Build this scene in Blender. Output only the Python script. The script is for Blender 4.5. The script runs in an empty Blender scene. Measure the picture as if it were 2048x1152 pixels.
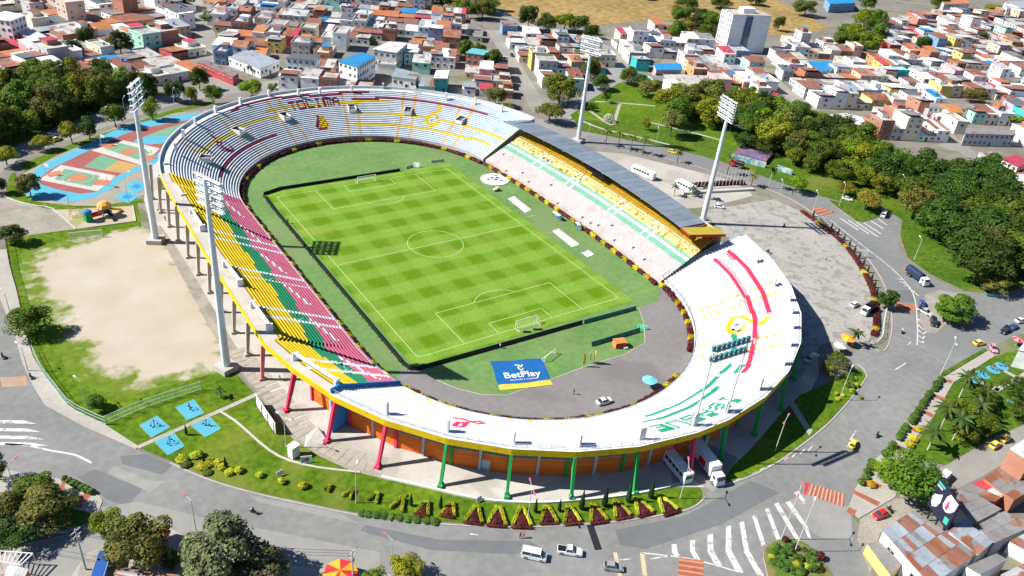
import bpy, bmesh, math, random
from mathutils import Vector, Matrix
RND = random.Random(11)
C = bpy.context.scene.collection
SC = bpy.context.scene

# ------------------------------------------------------------------ camera
CAMP = Vector((-117.0, -201.6, 125.5))
AZ, PT, RO, FPX = math.radians(36.66), math.radians(31.0), math.radians(6.09), 1603.5
FW = Vector((math.sin(AZ)*math.cos(PT), math.cos(AZ)*math.cos(PT), -math.sin(PT)))
_r0 = Vector((math.cos(AZ), -math.sin(AZ), 0)); _u0 = _r0.cross(FW)
RT = math.cos(RO)*_r0 + math.sin(RO)*_u0
UP = -math.sin(RO)*_r0 + math.cos(RO)*_u0
cam = bpy.data.objects.new('camera', bpy.data.cameras.new('camera')); C.objects.link(cam)
cam.data.sensor_width = 36.0; cam.data.lens = FPX/2048*36.0
cam.data.clip_start = 1.0; cam.data.clip_end = 9000.0
cam.matrix_world = Matrix(((RT.x, UP.x, -FW.x, CAMP.x), (RT.y, UP.y, -FW.y, CAMP.y), (RT.z, UP.z, -FW.z, CAMP.z), (0, 0, 0, 1)))
SC.camera = cam
# ------------------------------------------------------------------ light
SUN_EL, SUN_TO = math.radians(42.5), Vector((0.879, -0.477, 0)).normalized()   # direction the shadows fall
w = bpy.data.worlds.new('World'); SC.world = w; w.use_nodes = True
nt = w.node_tree; nt.nodes.clear()
sky = nt.nodes.new('ShaderNodeTexSky'); sky.sky_type = 'NISHITA'; sky.sun_disc = False
sky.sun_elevation = SUN_EL
sky.sun_rotation = math.atan2(-SUN_TO.x, -SUN_TO.y)
sky.altitude = 1200; sky.air_density = 1.0; sky.dust_density = 0.6; sky.ozone_density = 8.0
bg = nt.nodes.new('ShaderNodeBackground'); bg.inputs['Strength'].default_value = 0.064
wo = nt.nodes.new('ShaderNodeOutputWorld')
nt.links.new(sky.outputs[0], bg.inputs[0]); nt.links.new(bg.outputs[0], wo.inputs[0])
sl = bpy.data.lights.new('sun', 'SUN'); sl.energy = 5.0; sl.angle = math.radians(0.53); sl.color = (1.0, 0.955, 0.87)
sun = bpy.data.objects.new('sun', sl); C.objects.link(sun)
_d = Vector((SUN_TO.x*math.cos(SUN_EL), SUN_TO.y*math.cos(SUN_EL), -math.sin(SUN_EL)))
sun.rotation_euler = _d.to_track_quat('-Z', 'Y').to_euler(); sun.location = (-200, 100, 200)
SC.view_settings.view_transform = 'Standard'; SC.view_settings.look = 'None'
SC.view_settings.exposure = 0.90; SC.view_settings.gamma = 1.0

# ------------------------------------------------------------------ helpers
def at(px, py, z=0.0):
    d = FW + RT*((px-1024)/FPX) - UP*((py-576)/FPX)
    return CAMP + d*((z-CAMP.z)/d.z)
def pix(p):
    d = Vector(p)-CAMP; k = FPX/d.dot(FW)
    return (1024+d.dot(RT)*k, 576-d.dot(UP)*k)
def P(lst, z=0.0):
    return [at(a, b, z).to_2d() for a, b in lst]
def inside(x, y, poly):
    r = False; n = len(poly); j = n-1
    for i in range(n):
        xi, yi = poly[i]; xj, yj = poly[j]
        if (yi > y) != (yj > y) and x < (xj-xi)*(y-yi)/(yj-yi)+xi: r = not r
        j = i
    return r
def segdist(x, y, a, b):
    dx, dy = b[0]-a[0], b[1]-a[1]; L = dx*dx+dy*dy
    t = 0 if L == 0 else max(0, min(1, ((x-a[0])*dx+(y-a[1])*dy)/L))
    return math.hypot(x-a[0]-t*dx, y-a[1]-t*dy)
def polydist(x, y, pl): return min(segdist(x, y, pl[i], pl[i+1]) for i in range(len(pl)-1))

class MB:
    def __init__(s): s.v = []; s.f = []; s.m = []
    def face(s, pts, mi=0):
        k = len(s.v); s.v += [tuple(p) for p in pts]; s.f.append(tuple(range(k, k+len(pts)))); s.m.append(mi)
    def obox(s, c, X, Y, Z, mi=0):
        c, X, Y, Z = Vector(c), Vector(X), Vector(Y), Vector(Z); k = len(s.v)
        for sz in (-1, 1):
            for sx, sy in ((-1, -1), (1, -1), (1, 1), (-1, 1)): s.v.append(tuple(c+X*sx+Y*sy+Z*sz))
        for q in ((3, 2, 1, 0), (4, 5, 6, 7), (0, 1, 5, 4), (1, 2, 6, 5), (2, 3, 7, 6), (3, 0, 4, 7)):
            s.f.append(tuple(k+i for i in q)); s.m.append(mi)
    def box(s, c, size, rz=0.0, mi=0):
        a, b = math.cos(rz), math.sin(rz)
        s.obox(c, (a*size[0]/2, b*size[0]/2, 0), (-b*size[1]/2, a*size[1]/2, 0), (0, 0, size[2]/2), mi)
    def bar(s, a, b, w, h, mi=0):
        a, b = Vector(a), Vector(b); d = b-a
        if d.length < 1e-6: return
        X = d/2; n = Vector((-d.y, d.x, 0))
        n = n.normalized() if n.length > 1e-6 else Vector((1, 0, 0))
        u = n.cross(d.normalized()) if True else None
        s.obox((a+b)/2, X, n*(w/2), u*(h/2), mi)
    def prism(s, pts, z0, z1, mi=0, mt=None, bottom=True):
        n = len(pts); ar = sum(pts[i][0]*pts[(i+1) % n][1]-pts[(i+1) % n][0]*pts[i][1] for i in range(n))
        if ar < 0: pts = pts[::-1]
        k = len(s.v)
        s.v += [(p[0], p[1], z0) for p in pts]+[(p[0], p[1], z1) for p in pts]
        s.f.append(tuple(k+n+i for i in range(n))); s.m.append(mi if mt is None else mt)
        if bottom: s.f.append(tuple(k+n-1-i for i in range(n))); s.m.append(mi)
        for i in range(n):
            j = (i+1) % n; s.f.append((k+i, k+j, k+n+j, k+n+i)); s.m.append(mi)
    def tube(s, a, b, r0, r1=None, n=8, mi=0, caps=True):
        a, b = Vector(a), Vector(b); r1 = r0 if r1 is None else r1
        d = (b-a).normalized(); X = d.orthogonal().normalized(); Y = d.cross(X); k = len(s.v)
        for c, r in ((a, r0), (b, r1)):
            for i in range(n):
                t = 2*math.pi*i/n; s.v.append(tuple(c+X*(r*math.cos(t))+Y*(r*math.sin(t))))
        for i in range(n):
            j = (i+1) % n; s.f.append((k+i, k+j, k+n+j, k+n+i)); s.m.append(mi)
        if caps:
            s.f.append(tuple(k+n-1-i for i in range(n))); s.m.append(mi)
            s.f.append(tuple(k+n+i for i in range(n))); s.m.append(mi)
    def lathe(s, prof, c=(0, 0, 0), n=10, mi=0, sx=1.0, sy=1.0):
        k = len(s.v); c = Vector(c)
        for r, z in prof:
            for i in range(n):
                t = 2*math.pi*i/n; s.v.append((c.x+r*sx*math.cos(t), c.y+r*sy*math.sin(t), c.z+z))
        for q in range(len(prof)-1):
            for i in range(n):
                j = (i+1) % n; s.f.append((k+q*n+i, k+q*n+j, k+(q+1)*n+j, k+(q+1)*n+i)); s.m.append(mi)
        s.f.append(tuple(k+n-1-i for i in range(n))); s.m.append(mi)
        q = len(prof)-1; s.f.append(tuple(k+q*n+i for i in range(n))); s.m.append(mi)
    def mesh(s, name, mats, off=None, smooth=False):
        me = bpy.data.meshes.new(name)
        v = s.v if off is None else [(p[0]-off[0], p[1]-off[1], p[2]-off[2]) for p in s.v]
        me.from_pydata(v, [], s.f)
        if not isinstance(mats, (list, tuple)): mats = [mats]
        for m in mats: me.materials.append(m)
        if len(mats) > 1: me.polygons.foreach_set('material_index', s.m)
        if smooth: me.polygons.foreach_set('use_smooth', [True]*len(s.f))
        me.update(); return me
    def build(s, name, mats, parent=None, off=None, smooth=False):
        if off is None and parent is not None and parent.get('_w'): off = Vector(parent['_w'])
        return link(name, s.mesh(name, mats, off, smooth), parent)
def link(name, data, parent=None, loc=None, rz=None, scale=None):
    o = bpy.data.objects.new(name, data); C.objects.link(o)
    if parent is not None: o.parent = parent
    if loc is not None: o.location = loc
    if rz is not None: o.rotation_euler = (0, 0, rz)
    if scale is not None: o.scale = scale
    return o
LABELS = {}
def tag(o, label, cat, group=None):
    if label: o['label'] = label
    o['category'] = cat
    if group: o['group'] = group
    return o
ROOTS_W = []
def thing(name, label, cat, loc=(0, 0, 0), rz=0.0, group=None, world=False, scale=None):
    """Empty at the base. world=True: part meshes are given in world coordinates."""
    o = link(name, None, None, loc, rz, scale); o.empty_display_size = 0.5
    if world: o['_w'] = tuple(loc); ROOTS_W.append(o)
    return tag(o, label, cat, group)
def struct(o): o['kind'] = 'structure'; return o
def stuff(o): o['kind'] = 'stuff'; return o
def dup(root, loc, rz=0.0, label=None, group=None, scale=None):
    r = root.copy(); C.objects.link(r); r.location = loc; r.rotation_euler = (0, 0, rz)
    if scale is not None: r.scale = scale
    if label: r['label'] = label
    if group: r['group'] = group
    for ch in list(root.children):
        c = ch.copy(); C.objects.link(c); c.parent = r
        for g in list(ch.children):
            d = g.copy(); C.objects.link(d); d.parent = c
    return r
ORD = ['first', 'second', 'third', 'fourth', 'fifth', 'sixth', 'seventh', 'eighth', 'ninth', 'tenth', 'eleventh', 'twelfth', 'thirteenth', 'fourteenth', 'fifteenth', 'sixteenth', 'seventeenth', 'eighteenth', 'nineteenth', 'twentieth']
def ordn(i):
    if i < 20: return ORD[i]
    t = {2: 'twenty', 3: 'thirty', 4: 'forty', 5: 'fifty', 6: 'sixty', 7: 'seventy', 8: 'eighty', 9: 'ninety'}[(i+1)//10]
    u = (i+1) % 10
    return t[:-1]+'ieth' if u == 0 else t+'-'+ORD[u-1]

# ------------------------------------------------------------------ materials
MATS = {}
def mat(name, col, rough=0.85, var=0.14, scale=0.35, fine=0.0, bump=0.0, metal=0.0, spec=0.25, col2=None, rand=0.0, stain=None, coat=0.0):
    """Principled surface with two octaves of world-space wear; rand adds variation between objects."""
    if name in MATS: return MATS[name]
    m = bpy.data.materials.new(name); m.use_nodes = True; t = m.node_tree; n = t.nodes; L = t.links
    b = n['Principled BSDF']; b.inputs['Roughness'].default_value = rough; b.inputs['Metallic'].default_value = metal
    b.inputs['Specular IOR Level'].default_value = spec
    if coat: b.inputs['Coat Weight'].default_value = coat; b.inputs['Coat Roughness'].default_value = 0.08
    g = n.new('ShaderNodeNewGeometry')
    nz = n.new('ShaderNodeTexNoise'); nz.inputs['Scale'].default_value = scale; nz.inputs['Detail'].default_value = 6; nz.inputs['Roughness'].default_value = 0.62
    L.new(g.outputs['Position'], nz.inputs['Vector'])
    rp = n.new('ShaderNodeValToRGB'); cr = rp.color_ramp
    c2 = col2 if col2 else tuple(min(1, c*(1+var)) for c in col)
    cr.elements[0].position = 0.3; cr.elements[1].position = 0.7
    cr.elements[0].color = tuple(c*(1-var) for c in col)+(1,); cr.elements[1].color = tuple(c2)+(1,)
    L.new(nz.outputs['Fac'], rp.inputs['Fac']); out = rp.outputs['Color']
    if fine > 0:
        n2 = n.new('ShaderNodeTexNoise'); n2.inputs['Scale'].default_value = scale*11; n2.inputs['Detail'].default_value = 3
        L.new(g.outputs['Position'], n2.inputs['Vector'])
        mx = n.new('ShaderNodeMix'); mx.data_type = 'RGBA'; mx.blend_type = 'MULTIPLY'; mx.inputs['Factor'].default_value = 1.0
        mr = n.new('ShaderNodeMapRange'); mr.inputs['From Min'].default_value = 0.3; mr.inputs['From Max'].default_value = 0.7
        mr.inputs['To Min'].default_value = 1-fine; mr.inputs['To Max'].default_value = 1+fine
        L.new(n2.outputs['Fac'], mr.inputs['Value']); L.new(out, mx.inputs[6]); L.new(mr.outputs['Result'], mx.inputs[7]); out = mx.outputs[2]
    if stain:
        n3 = n.new('ShaderNodeTexNoise'); n3.inputs['Scale'].default_value = stain[1]; n3.inputs['Detail'].default_value = 5; n3.inputs['Distortion'].default_value = 0.6
        L.new(g.outputs['Position'], n3.inputs['Vector'])
        sp = n.new('ShaderNodeMapRange'); sp.inputs['From Min'].default_value = stain[2]; sp.inputs['From Max'].default_value = stain[2]+0.08; sp.inputs['To Max'].default_value = stain[3]
        L.new(n3.outputs['Fac'], sp.inputs['Value'])
        mx = n.new('ShaderNodeMix'); mx.data_type = 'RGBA'; mx.inputs[7].default_value = tuple(stain[0])+(1,)
        L.new(sp.outputs['Result'], mx.inputs['Factor']); L.new(out, mx.inputs[6]); out = mx.outputs[2]
    if rand > 0:
        oi = n.new('ShaderNodeObjectInfo'); hs = n.new('ShaderNodeHueSaturation')
        mr = n.new('ShaderNodeMapRange'); mr.inputs['To Min'].default_value = 1-rand; mr.inputs['To Max'].default_value = 1+rand
        mh = n.new('ShaderNodeMapRange'); mh.inputs['To Min'].default_value = 0.5-rand*0.06; mh.inputs['To Max'].default_value = 0.5+rand*0.06
        L.new(oi.outputs['Random'], mr.inputs['Value']); L.new(oi.outputs['Random'], mh.inputs['Value'])
        L.new(mr.outputs['Result'], hs.inputs['Value']); L.new(mh.outputs['Result'], hs.inputs['Hue']); L.new(out, hs.inputs['Color']); out = hs.outputs['Color']
    L.new(out, b.inputs['Base Color'])
    if bump > 0:
        bp = n.new('ShaderNodeBump'); bp.inputs['Strength'].default_value = bump; bp.inputs['Distance'].default_value = 0.1
        n4 = n.new('ShaderNodeTexNoise'); n4.inputs['Scale'].default_value = scale*14; n4.inputs['Detail'].default_value = 4
        L.new(g.outputs['Position'], n4.inputs['Vector']); L.new(n4.outputs['Fac'], bp.inputs['Height']); L.new(bp.outputs['Normal'], b.inputs['Normal'])
    MATS[name] = m; return m
def corrugated(name, col, rust=0.0, rough=0.5, rcol=(0.22, 0.075, 0.03)):
    """Sheet-metal roofing: ribs along the object's local Y, rust blotches."""
    if name in MATS: return MATS[name]
    m = mat(name, col, rough=rough, var=0.16, scale=0.25, fine=0.12, spec=0.35, rand=0.12, stain=(rcol, 0.22, 0.62-rust*0.3, 0.85) if rust else None)
    t = m.node_tree; n = t.nodes; L = t.links; b = n['Principled BSDF']
    tc = n.new('ShaderNodeTexCoord'); wv = n.new('ShaderNodeTexWave'); wv.bands_direction = 'X'; wv.inputs['Scale'].default_value = 1.6
    L.new(tc.outputs['Object'], wv.inputs['Vector'])
    bp = n.new('ShaderNodeBump'); bp.inputs['Strength'].default_value = 0.6; bp.inputs['Distance'].default_value = 0.06
    L.new(wv.outputs['Fac'], bp.inputs['Height']); L.new(bp.outputs['Normal'], b.inputs['Normal'])
    return m
def leafmat(name, col, trans=0.25):
    if name in MATS: return MATS[name]
    m = bpy.data.materials.new(name); m.use_nodes = True; t = m.node_tree; n = t.nodes; L = t.links
    b = n['Principled BSDF']; b.inputs['Roughness'].default_value = 0.6; b.inputs['Specular IOR Level'].default_value = 0.2
    g = n.new('ShaderNodeNewGeometry'); oi = n.new('ShaderNodeObjectInfo')
    nz = n.new('ShaderNodeTexNoise'); nz.inputs['Scale'].default_value = 0.55; nz.inputs['Detail'].default_value = 4
    L.new(g.outputs['Position'], nz.inputs['Vector'])
    rp = n.new('ShaderNodeValToRGB'); cr = rp.color_ramp
    cr.elements[0].position = 0.32; cr.elements[1].position = 0.68
    cr.elements[0].color = (col[0]*0.62, col[1]*0.7, col[2]*0.7, 1); cr.elements[1].color = (min(1, col[0]*1.45), min(1, col[1]*1.32), col[2]*1.1, 1)
    L.new(nz.outputs['Fac'], rp.inputs['Fac'])
    hs = n.new('ShaderNodeHueSaturation')
    for i, (lo, hi) in (('Hue', (0.478, 0.516)), ('Value', (0.78, 1.28))):
        mr = n.new('ShaderNodeMapRange'); mr.inputs['To Min'].default_value = lo; mr.inputs['To Max'].default_value = hi
        L.new(oi.outputs['Random'], mr.inputs['Value']); L.new(mr.outputs['Result'], hs.inputs[i])
    L.new(rp.outputs['Color'], hs.inputs['Color']); L.new(hs.outputs['Color'], b.inputs['Base Color'])
    tr = n.new('ShaderNodeBsdfTranslucent'); mx = n.new('ShaderNodeMixShader'); mx.inputs[0].default_value = trans
    L.new(hs.outputs['Color'], tr.inputs['Color']); L.new(b.outputs[0], mx.inputs[1]); L.new(tr.outputs[0], mx.inputs[2])
    L.new(mx.outputs[0], n['Material Output'].inputs['Surface'])
    MATS[name] = m; return m

m_white = mat('white_paint', (0.68, 0.68, 0.67), var=0.07, scale=0.2, fine=0.05)
m_conc = mat('concrete', (0.33, 0.315, 0.29), var=0.16, scale=0.12, fine=0.06, bump=0.1)
m_lconc = mat('light_concrete', (0.42, 0.40, 0.37), var=0.14, scale=0.15, fine=0.06, bump=0.1)
m_metal = mat('galvanised_metal', (0.45, 0.48, 0.50), rough=0.45, var=0.1, metal=0.5, spec=0.5)
m_mast = mat('mast_paint', (0.62, 0.66, 0.68), rough=0.5, var=0.08, scale=0.3, spec=0.4)
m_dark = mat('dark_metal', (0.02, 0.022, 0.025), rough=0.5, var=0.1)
m_black = mat('black_paint', (0.009, 0.010, 0.012), rough=0.55, var=0.2, spec=0.3)
m_glass = mat('window_glass', (0.025, 0.035, 0.045), rough=0.12, var=0.2, spec=0.6)
m_tyre = mat('tyre_rubber', (0.012, 0.012, 0.012), rough=0.85, var=0.1)
m_yellow = mat('yellow_paint', (0.74, 0.50, 0.015), var=0.1, scale=0.4, fine=0.05)
m_red = mat('red_paint', (0.55, 0.03, 0.035), var=0.1, scale=0.4, fine=0.05)
m_green = mat('green_paint', (0.02, 0.26, 0.07), var=0.1, scale=0.4, fine=0.05)
m_blue = mat('blue_paint', (0.03, 0.20, 0.42), var=0.12, scale=0.4)
m_pole = mat('pole_grey', (0.50, 0.50, 0.48), rough=0.6, var=0.1)
m_lamp = mat('lamp_glass', (0.70, 0.74, 0.76), rough=0.25, var=0.08, spec=0.6)
m_bark = mat('bark', (0.10, 0.075, 0.05), rough=0.95, var=0.3, scale=2.0)
m_wood = mat('wood', (0.25, 0.14, 0.07), rough=0.85, var=0.25, scale=1.5)
# ================================================================== THE GROUND
def grassmat(name, a, b, c, sc=0.06):
    if name in MATS: return MATS[name]
    m = mat(name, a, rough=0.95, var=0.1, scale=sc, fine=0.34, bump=0.5, spec=0.1, col2=b, stain=(c, sc*0.6, 0.60, 0.65))
    return m
m_grass = grassmat('verge_grass', (0.056, 0.122, 0.006), (0.108, 0.168, 0.010), (0.17, 0.18, 0.035))
m_lawn = grassmat('park_grass', (0.045, 0.100, 0.007), (0.082, 0.138, 0.012), (0.15, 0.16, 0.035))
m_dry = grassmat('dry_grass', (0.24, 0.165, 0.062), (0.31, 0.215, 0.085), (0.17, 0.14, 0.045), 0.02)
m_turf = mat('synthetic_turf', (0.098, 0.195, 0.058), rough=0.9, var=0.13, scale=0.05, fine=0.13, col2=(0.135, 0.235, 0.07), stain=((0.15, 0.20, 0.085), 0.035, 0.54, 0.7))
m_asph = mat('asphalt', (0.178, 0.182, 0.178), rough=0.9, var=0.13, scale=0.05, fine=0.11, bump=0.08, col2=(0.215, 0.217, 0.210), stain=((0.150, 0.156, 0.158), 0.012, 0.5, 0.7))
m_asph2 = mat('old_asphalt', (0.235, 0.232, 0.220), rough=0.9, var=0.1, scale=0.05, fine=0.07, bump=0.08)
m_asph3 = mat('dark_asphalt', (0.130, 0.138, 0.142), rough=0.85, var=0.1, scale=0.05, fine=0.06)
m_street = mat('street_concrete', (0.235, 0.225, 0.205), rough=0.9, var=0.13, scale=0.04, fine=0.07)
m_earth = mat('town_ground', (0.185, 0.170, 0.145), rough=0.95, var=0.25, scale=0.03, fine=0.12, stain=((0.10, 0.13, 0.04), 0.03, 0.56, 0.8))
m_paving = mat('plaza_paving', (0.305, 0.292, 0.265), rough=0.9, var=0.13, scale=0.09, fine=0.1, stain=((0.185, 0.18, 0.17), 0.3, 0.52, 0.75))
m_apron = mat('apron_paving', (0.42, 0.395, 0.36), rough=0.9, var=0.1, scale=0.12, fine=0.05, stain=((0.29, 0.27, 0.235), 0.08, 0.53, 0.6))
m_flag = mat('flagstone', (0.32, 0.295, 0.25), rough=0.9, var=0.14, scale=0.5, fine=0.1)
m_walk = mat('sidewalk', (0.335, 0.312, 0.28), rough=0.9, var=0.12, scale=0.1, fine=0.08)
m_kerb = mat('kerb', (0.34, 0.32, 0.29), rough=0.9, var=0.15, scale=0.5)
m_brick = mat('brick_red_paving', (0.29, 0.095, 0.06), rough=0.9, var=0.18, scale=0.4, fine=0.12)
m_mark = mat('road_marking', (0.52, 0.51, 0.49), rough=0.8, var=0.12, scale=0.6, fine=0.1, stain=((0.24, 0.24, 0.235), 0.7, 0.55, 0.8))
m_gravel = mat('gravel', (0.27, 0.247, 0.21), rough=0.95, var=0.16, scale=0.15, fine=0.15, stain=((0.19, 0.175, 0.14), 0.12, 0.55, 0.6))
m_tar = mat('track_tarmac', (0.185, 0.175, 0.17), rough=0.95, var=0.1, scale=0.06, fine=0.08, stain=((0.145, 0.135, 0.13), 0.05, 0.52, 0.7))
m_soil = mat('soil', (0.20, 0.13, 0.07), rough=0.95, var=0.25, scale=0.4, fine=0.15)
m_cblue = mat('court_blue', (0.075, 0.315, 0.44), var=0.08, scale=0.2, fine=0.06)
m_cred = mat('court_red', (0.27, 0.085, 0.075), var=0.12, scale=0.2, fine=0.07)
m_cmint = mat('court_mint', (0.135, 0.275, 0.175), var=0.1, scale=0.2, fine=0.06)
m_corange = mat('court_orange', (0.41, 0.165, 0.09), var=0.1, scale=0.2, fine=0.06)
m_cyellow = mat('court_yellow', (0.40, 0.245, 0.09), var=0.1, scale=0.2, fine=0.06)
m_cwhite = mat('court_white', (0.44, 0.42, 0.385), var=0.1, scale=0.2, fine=0.06)

SHN = [0]
def sheet(name, pts, z, m, parent=None):
    b = MB(); n = len(pts)
    ar = sum(pts[i][0]*pts[(i+1) % n][1]-pts[(i+1) % n][0]*pts[i][1] for i in range(n))
    if ar < 0: pts = pts[::-1]
    SHN[0] += 1; z += 0.0006*(SHN[0] % 12)
    b.face([(p[0], p[1], z) for p in pts]); o = b.build(name, m, parent)
    return o if parent is not None else struct(o)
def slab(name, pts, h, m, mk=None, z0=-0.05):
    b = MB(); b.prism(pts, z0, h, 0, 1); return struct(b.build(name, [mk or m_kerb, m]))
def ribbon(pts, wd, closed=False):
    """left/right outlines of a polyline of width wd"""
    out = []; n = len(pts)
    for i, p in enumerate(pts):
        a = pts[i-1] if (i > 0 or closed) else p; c = pts[(i+1) % n] if (i < n-1 or closed) else p
        d = Vector((c[0]-a[0], c[1]-a[1])); d.normalize(); nn = Vector((-d.y, d.x))*(wd/2)
        out.append((Vector(p[:2])+nn, Vector(p[:2])-nn))
    return out
def strip(b, pts, wd, z, mi=0, closed=False):
    r = ribbon(pts, wd, closed); n = len(r)
    for i in range(n if closed else n-1):
        j = (i+1) % n
        b.face([(r[i][0].x, r[i][0].y, z), (r[i][1].x, r[i][1].y, z), (r[j][1].x, r[j][1].y, z), (r[j][0].x, r[j][0].y, z)], mi)
def kerb(name, px, wd=0.35, h=0.16, m=None):
    pts = P(px) if not isinstance(px[0], Vector) else px
    r = ribbon(pts, wd); b = MB()
    for i in range(len(r)-1):
        b.prism([r[i][0], r[i][1], r[i+1][1], r[i+1][0]], -0.05, h)
    return struct(b.build(name, m or m_kerb))
def smooth(px, k=4):
    """Catmull-Rom through pixel points"""
    o = []; n = len(px)
    for i in range(n-1):
        p0 = px[max(0, i-1)]; p1 = px[i]; p2 = px[i+1]; p3 = px[min(n-1, i+2)]
        for q in range(k):
            t = q/k
            o.append(tuple(0.5*(2*p1[c]+(p2[c]-p0[c])*t+(2*p0[c]-5*p1[c]+4*p2[c]-p3[c])*t*t+(3*p1[c]-p0[c]-3*p2[c]+p3[c])*t**3) for c in (0, 1)))
    o.append(tuple(px[-1])); return o

b = MB(); b.face([(-2500, -1500, 0), (4000, -1500, 0), (4000, 5000, 0), (-2500, 5000, 0)]); struct(b.build('ground', m_earth))

# ---- roads
ROAD_IN = smooth([(-120, 520), (-10, 606), (31, 675), (45, 727), (66, 772), (90, 811), (167, 853), (274, 900), (340, 926), (410, 957), (514, 988), (680, 1024), (784, 1040), (888, 1049), (992, 1054), (1097, 1053), (1201, 1047), (1270, 1039), (1360, 1024), (1393, 1011), (1410, 995)], 3)
ROAD_IN2 = smooth([(1440, 972), (1492, 957), (1554, 926), (1603, 891), (1655, 849), (1700, 800), (1728, 762), (1733, 750), (1722, 734), (1700, 727)], 3)
ROAD_IN3 = smooth([(1690, 712), (1738, 697), (1766, 703), (1780, 679), (1784, 637), (1770, 574), (1742, 526), (1707, 488), (1666, 455), (1624, 425), (1560, 388), (1440, 348), (1360, 324), (1250, 302), (1165, 290)], 3)
ROAD_OUT = smooth([(1120, 256), (1165, 262), (1260, 281), (1380, 306), (1470, 332), (1568, 368), (1665, 399), (1760, 418), (1800, 440), (1795, 480), (1812, 520), (1860, 552), (1930, 585), (2000, 590), (2100, 560)], 3)
RIGHT_E = [(2200, 600), (2200, 665), (2040, 668), (1971, 699), (1881, 750), (1858, 784), (1835, 818), (1790, 884), (1765, 905), (1746, 920), (1711, 974), (1700, 1000), (1707, 1037), (1714, 1078), (1745, 1152), (1800, 1260)]
road_poly = P(ROAD_IN+[(1420, 975)]+ROAD_IN2+ROAD_IN3+ROAD_OUT+RIGHT_E+[(1000, 1330), (-200, 1330), (-330, 900)])
sheet('ring_road', road_poly, 0.02, m_asph)
# the road past the north side
NR_A = smooth([(-60, 395), (40, 318), (120, 285), (240, 245), (340, 212), (430, 192), (560, 178)], 3)
NR_B = smooth([(560, 160), (430, 172), (330, 190), (210, 222), (100, 265), (20, 300), (-60, 345)], 3)
sheet('north_road', P(NR_A)+P(NR_B), 0.02, m_asph2)
b = MB(); strip(b, [at(560, 169).to_2d()]+[Vector(v) for v in ((-14, 147), (15, 147), (45, 139), (70, 124), (90, 103), (102, 80))]+[at(1165, 276).to_2d()], 13, 0.027); struct(b.build('north_road', m_asph2))
def street(name, px, wd, m=None, z=0.02):
    b = MB(); SHN[0] += 1; strip(b, P(smooth(px, 4)), wd, z-0.008+0.0006*(SHN[0] % 12)); return struct(b.build(name, m or m_street))
Z_ST = 0.012
street('street', [(440, 175), (425, 150), (415, 110), (410, 70), (408, 40), (400, -10)], 11)
street('street', [(1085, 225), (1062, 190), (1030, 135), (1008, 95), (985, 60)], 9)
street('street', [(1120, 245), (1160, 215), (1205, 180), (1232, 150), (1238, 128), (1215, 100), (1175, 82)], 11, m_asph2)
street('street', [(1640, 235), (1600, 205), (1570, 182), (1545, 160), (1520, 140), (1505, 118)], 9)
street('street', [(2060, 400), (2010, 372), (1960, 325), (1915, 290), (1870, 255), (1800, 210), (1740, 175)], 9)
street('street', [(2060, 262), (1940, 285), (1890, 296)], 8, z=0.026)
street('street', [(930, -5), (985, 20), (1030, 42), (1100, 60)], 7)

# ---- grass, dirt and paving round the stadium
LAWN = smooth([(14, 470), (14, 498), (35, 588), (52, 668), (66, 713), (87, 748), (111, 779), (139, 814), (212, 851), (274, 893), (340, 921), (410, 952), (514, 983), (680, 1019), (784, 1035), (888, 1044), (992, 1049), (1097, 1048), (1201, 1042), (1270, 1034), (1358, 1020), (1390, 1008), (1404, 994), (1400, 976), (1383, 962)], 3)
lawn_poly = P(LAWN+[(1340, 973), (1270, 988), (1166, 1000), (1062, 1006), (958, 998), (854, 976), (763, 956), (700, 940), (640, 912), (585, 876), (520, 800), (470, 745), (395, 640), (330, 520), (285, 470), (270, 380), (150, 430), (60, 460)])
sheet('stadium_lawn', lawn_poly, 0.04, m_grass)
apron = P([(1418, 975), (1340, 974), (1270, 989), (1166, 1001), (1062, 1007), (958, 999), (854, 977), (763, 957), (700, 941), (640, 913), (585, 877), (520, 792), (480, 745), (440, 690), (395, 611), (335, 500), (300, 450), (288, 400), (292, 360), (318, 300)])
apron += [Vector(p) for p in ((-52, 116), (-20, 128), (20, 130), (50, 122), (75, 98), (90, 60), (92, 20), (94, -30), (92, -62), (80, -90), (60, -108), (30, -122))]
sheet('stadium_apron', apron, 0.055, m_apron)
# paved outer band of the apron, single flagstones in rows
fl = struct(sheet('flagstone_band', P([(480, 745), (440, 690), (395, 611), (335, 500), (300, 450), (322, 452), (360, 505), (420, 605), (470, 690), (530, 772), (600, 850), (660, 892), (720, 920), (763, 945), (763, 957), (700, 941), (640, 913), (585, 877), (520, 792)]), 0.066, m_gravel))
stone = MB(); stone.box((0, 0, 0), (1.62, 1.62, 0.05)); stone_me = stone.mesh('flagstone', m_flag)
edge = P(smooth([(452, 700), (490, 752), (528, 796), (590, 872), (645, 909), (705, 936), (768, 950)], 14))
for row in range(3):
    acc = 0.0
    for i in range(len(edge)-1):
        a, c = edge[i], edge[i+1]; acc += (c-a).length
        if acc < 1.75: continue
        acc = 0.0; d = (c-a).normalized(); nn = Vector((-d.y, d.x))
        q = c+nn*(0.95+1.72*row)
        link('flagstone', stone_me, fl, (q.x, q.y, 0.085+RND.uniform(-0.004, 0.006)), math.atan2(d.y, d.x)+RND.uniform(-0.05, 0.05))
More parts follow.
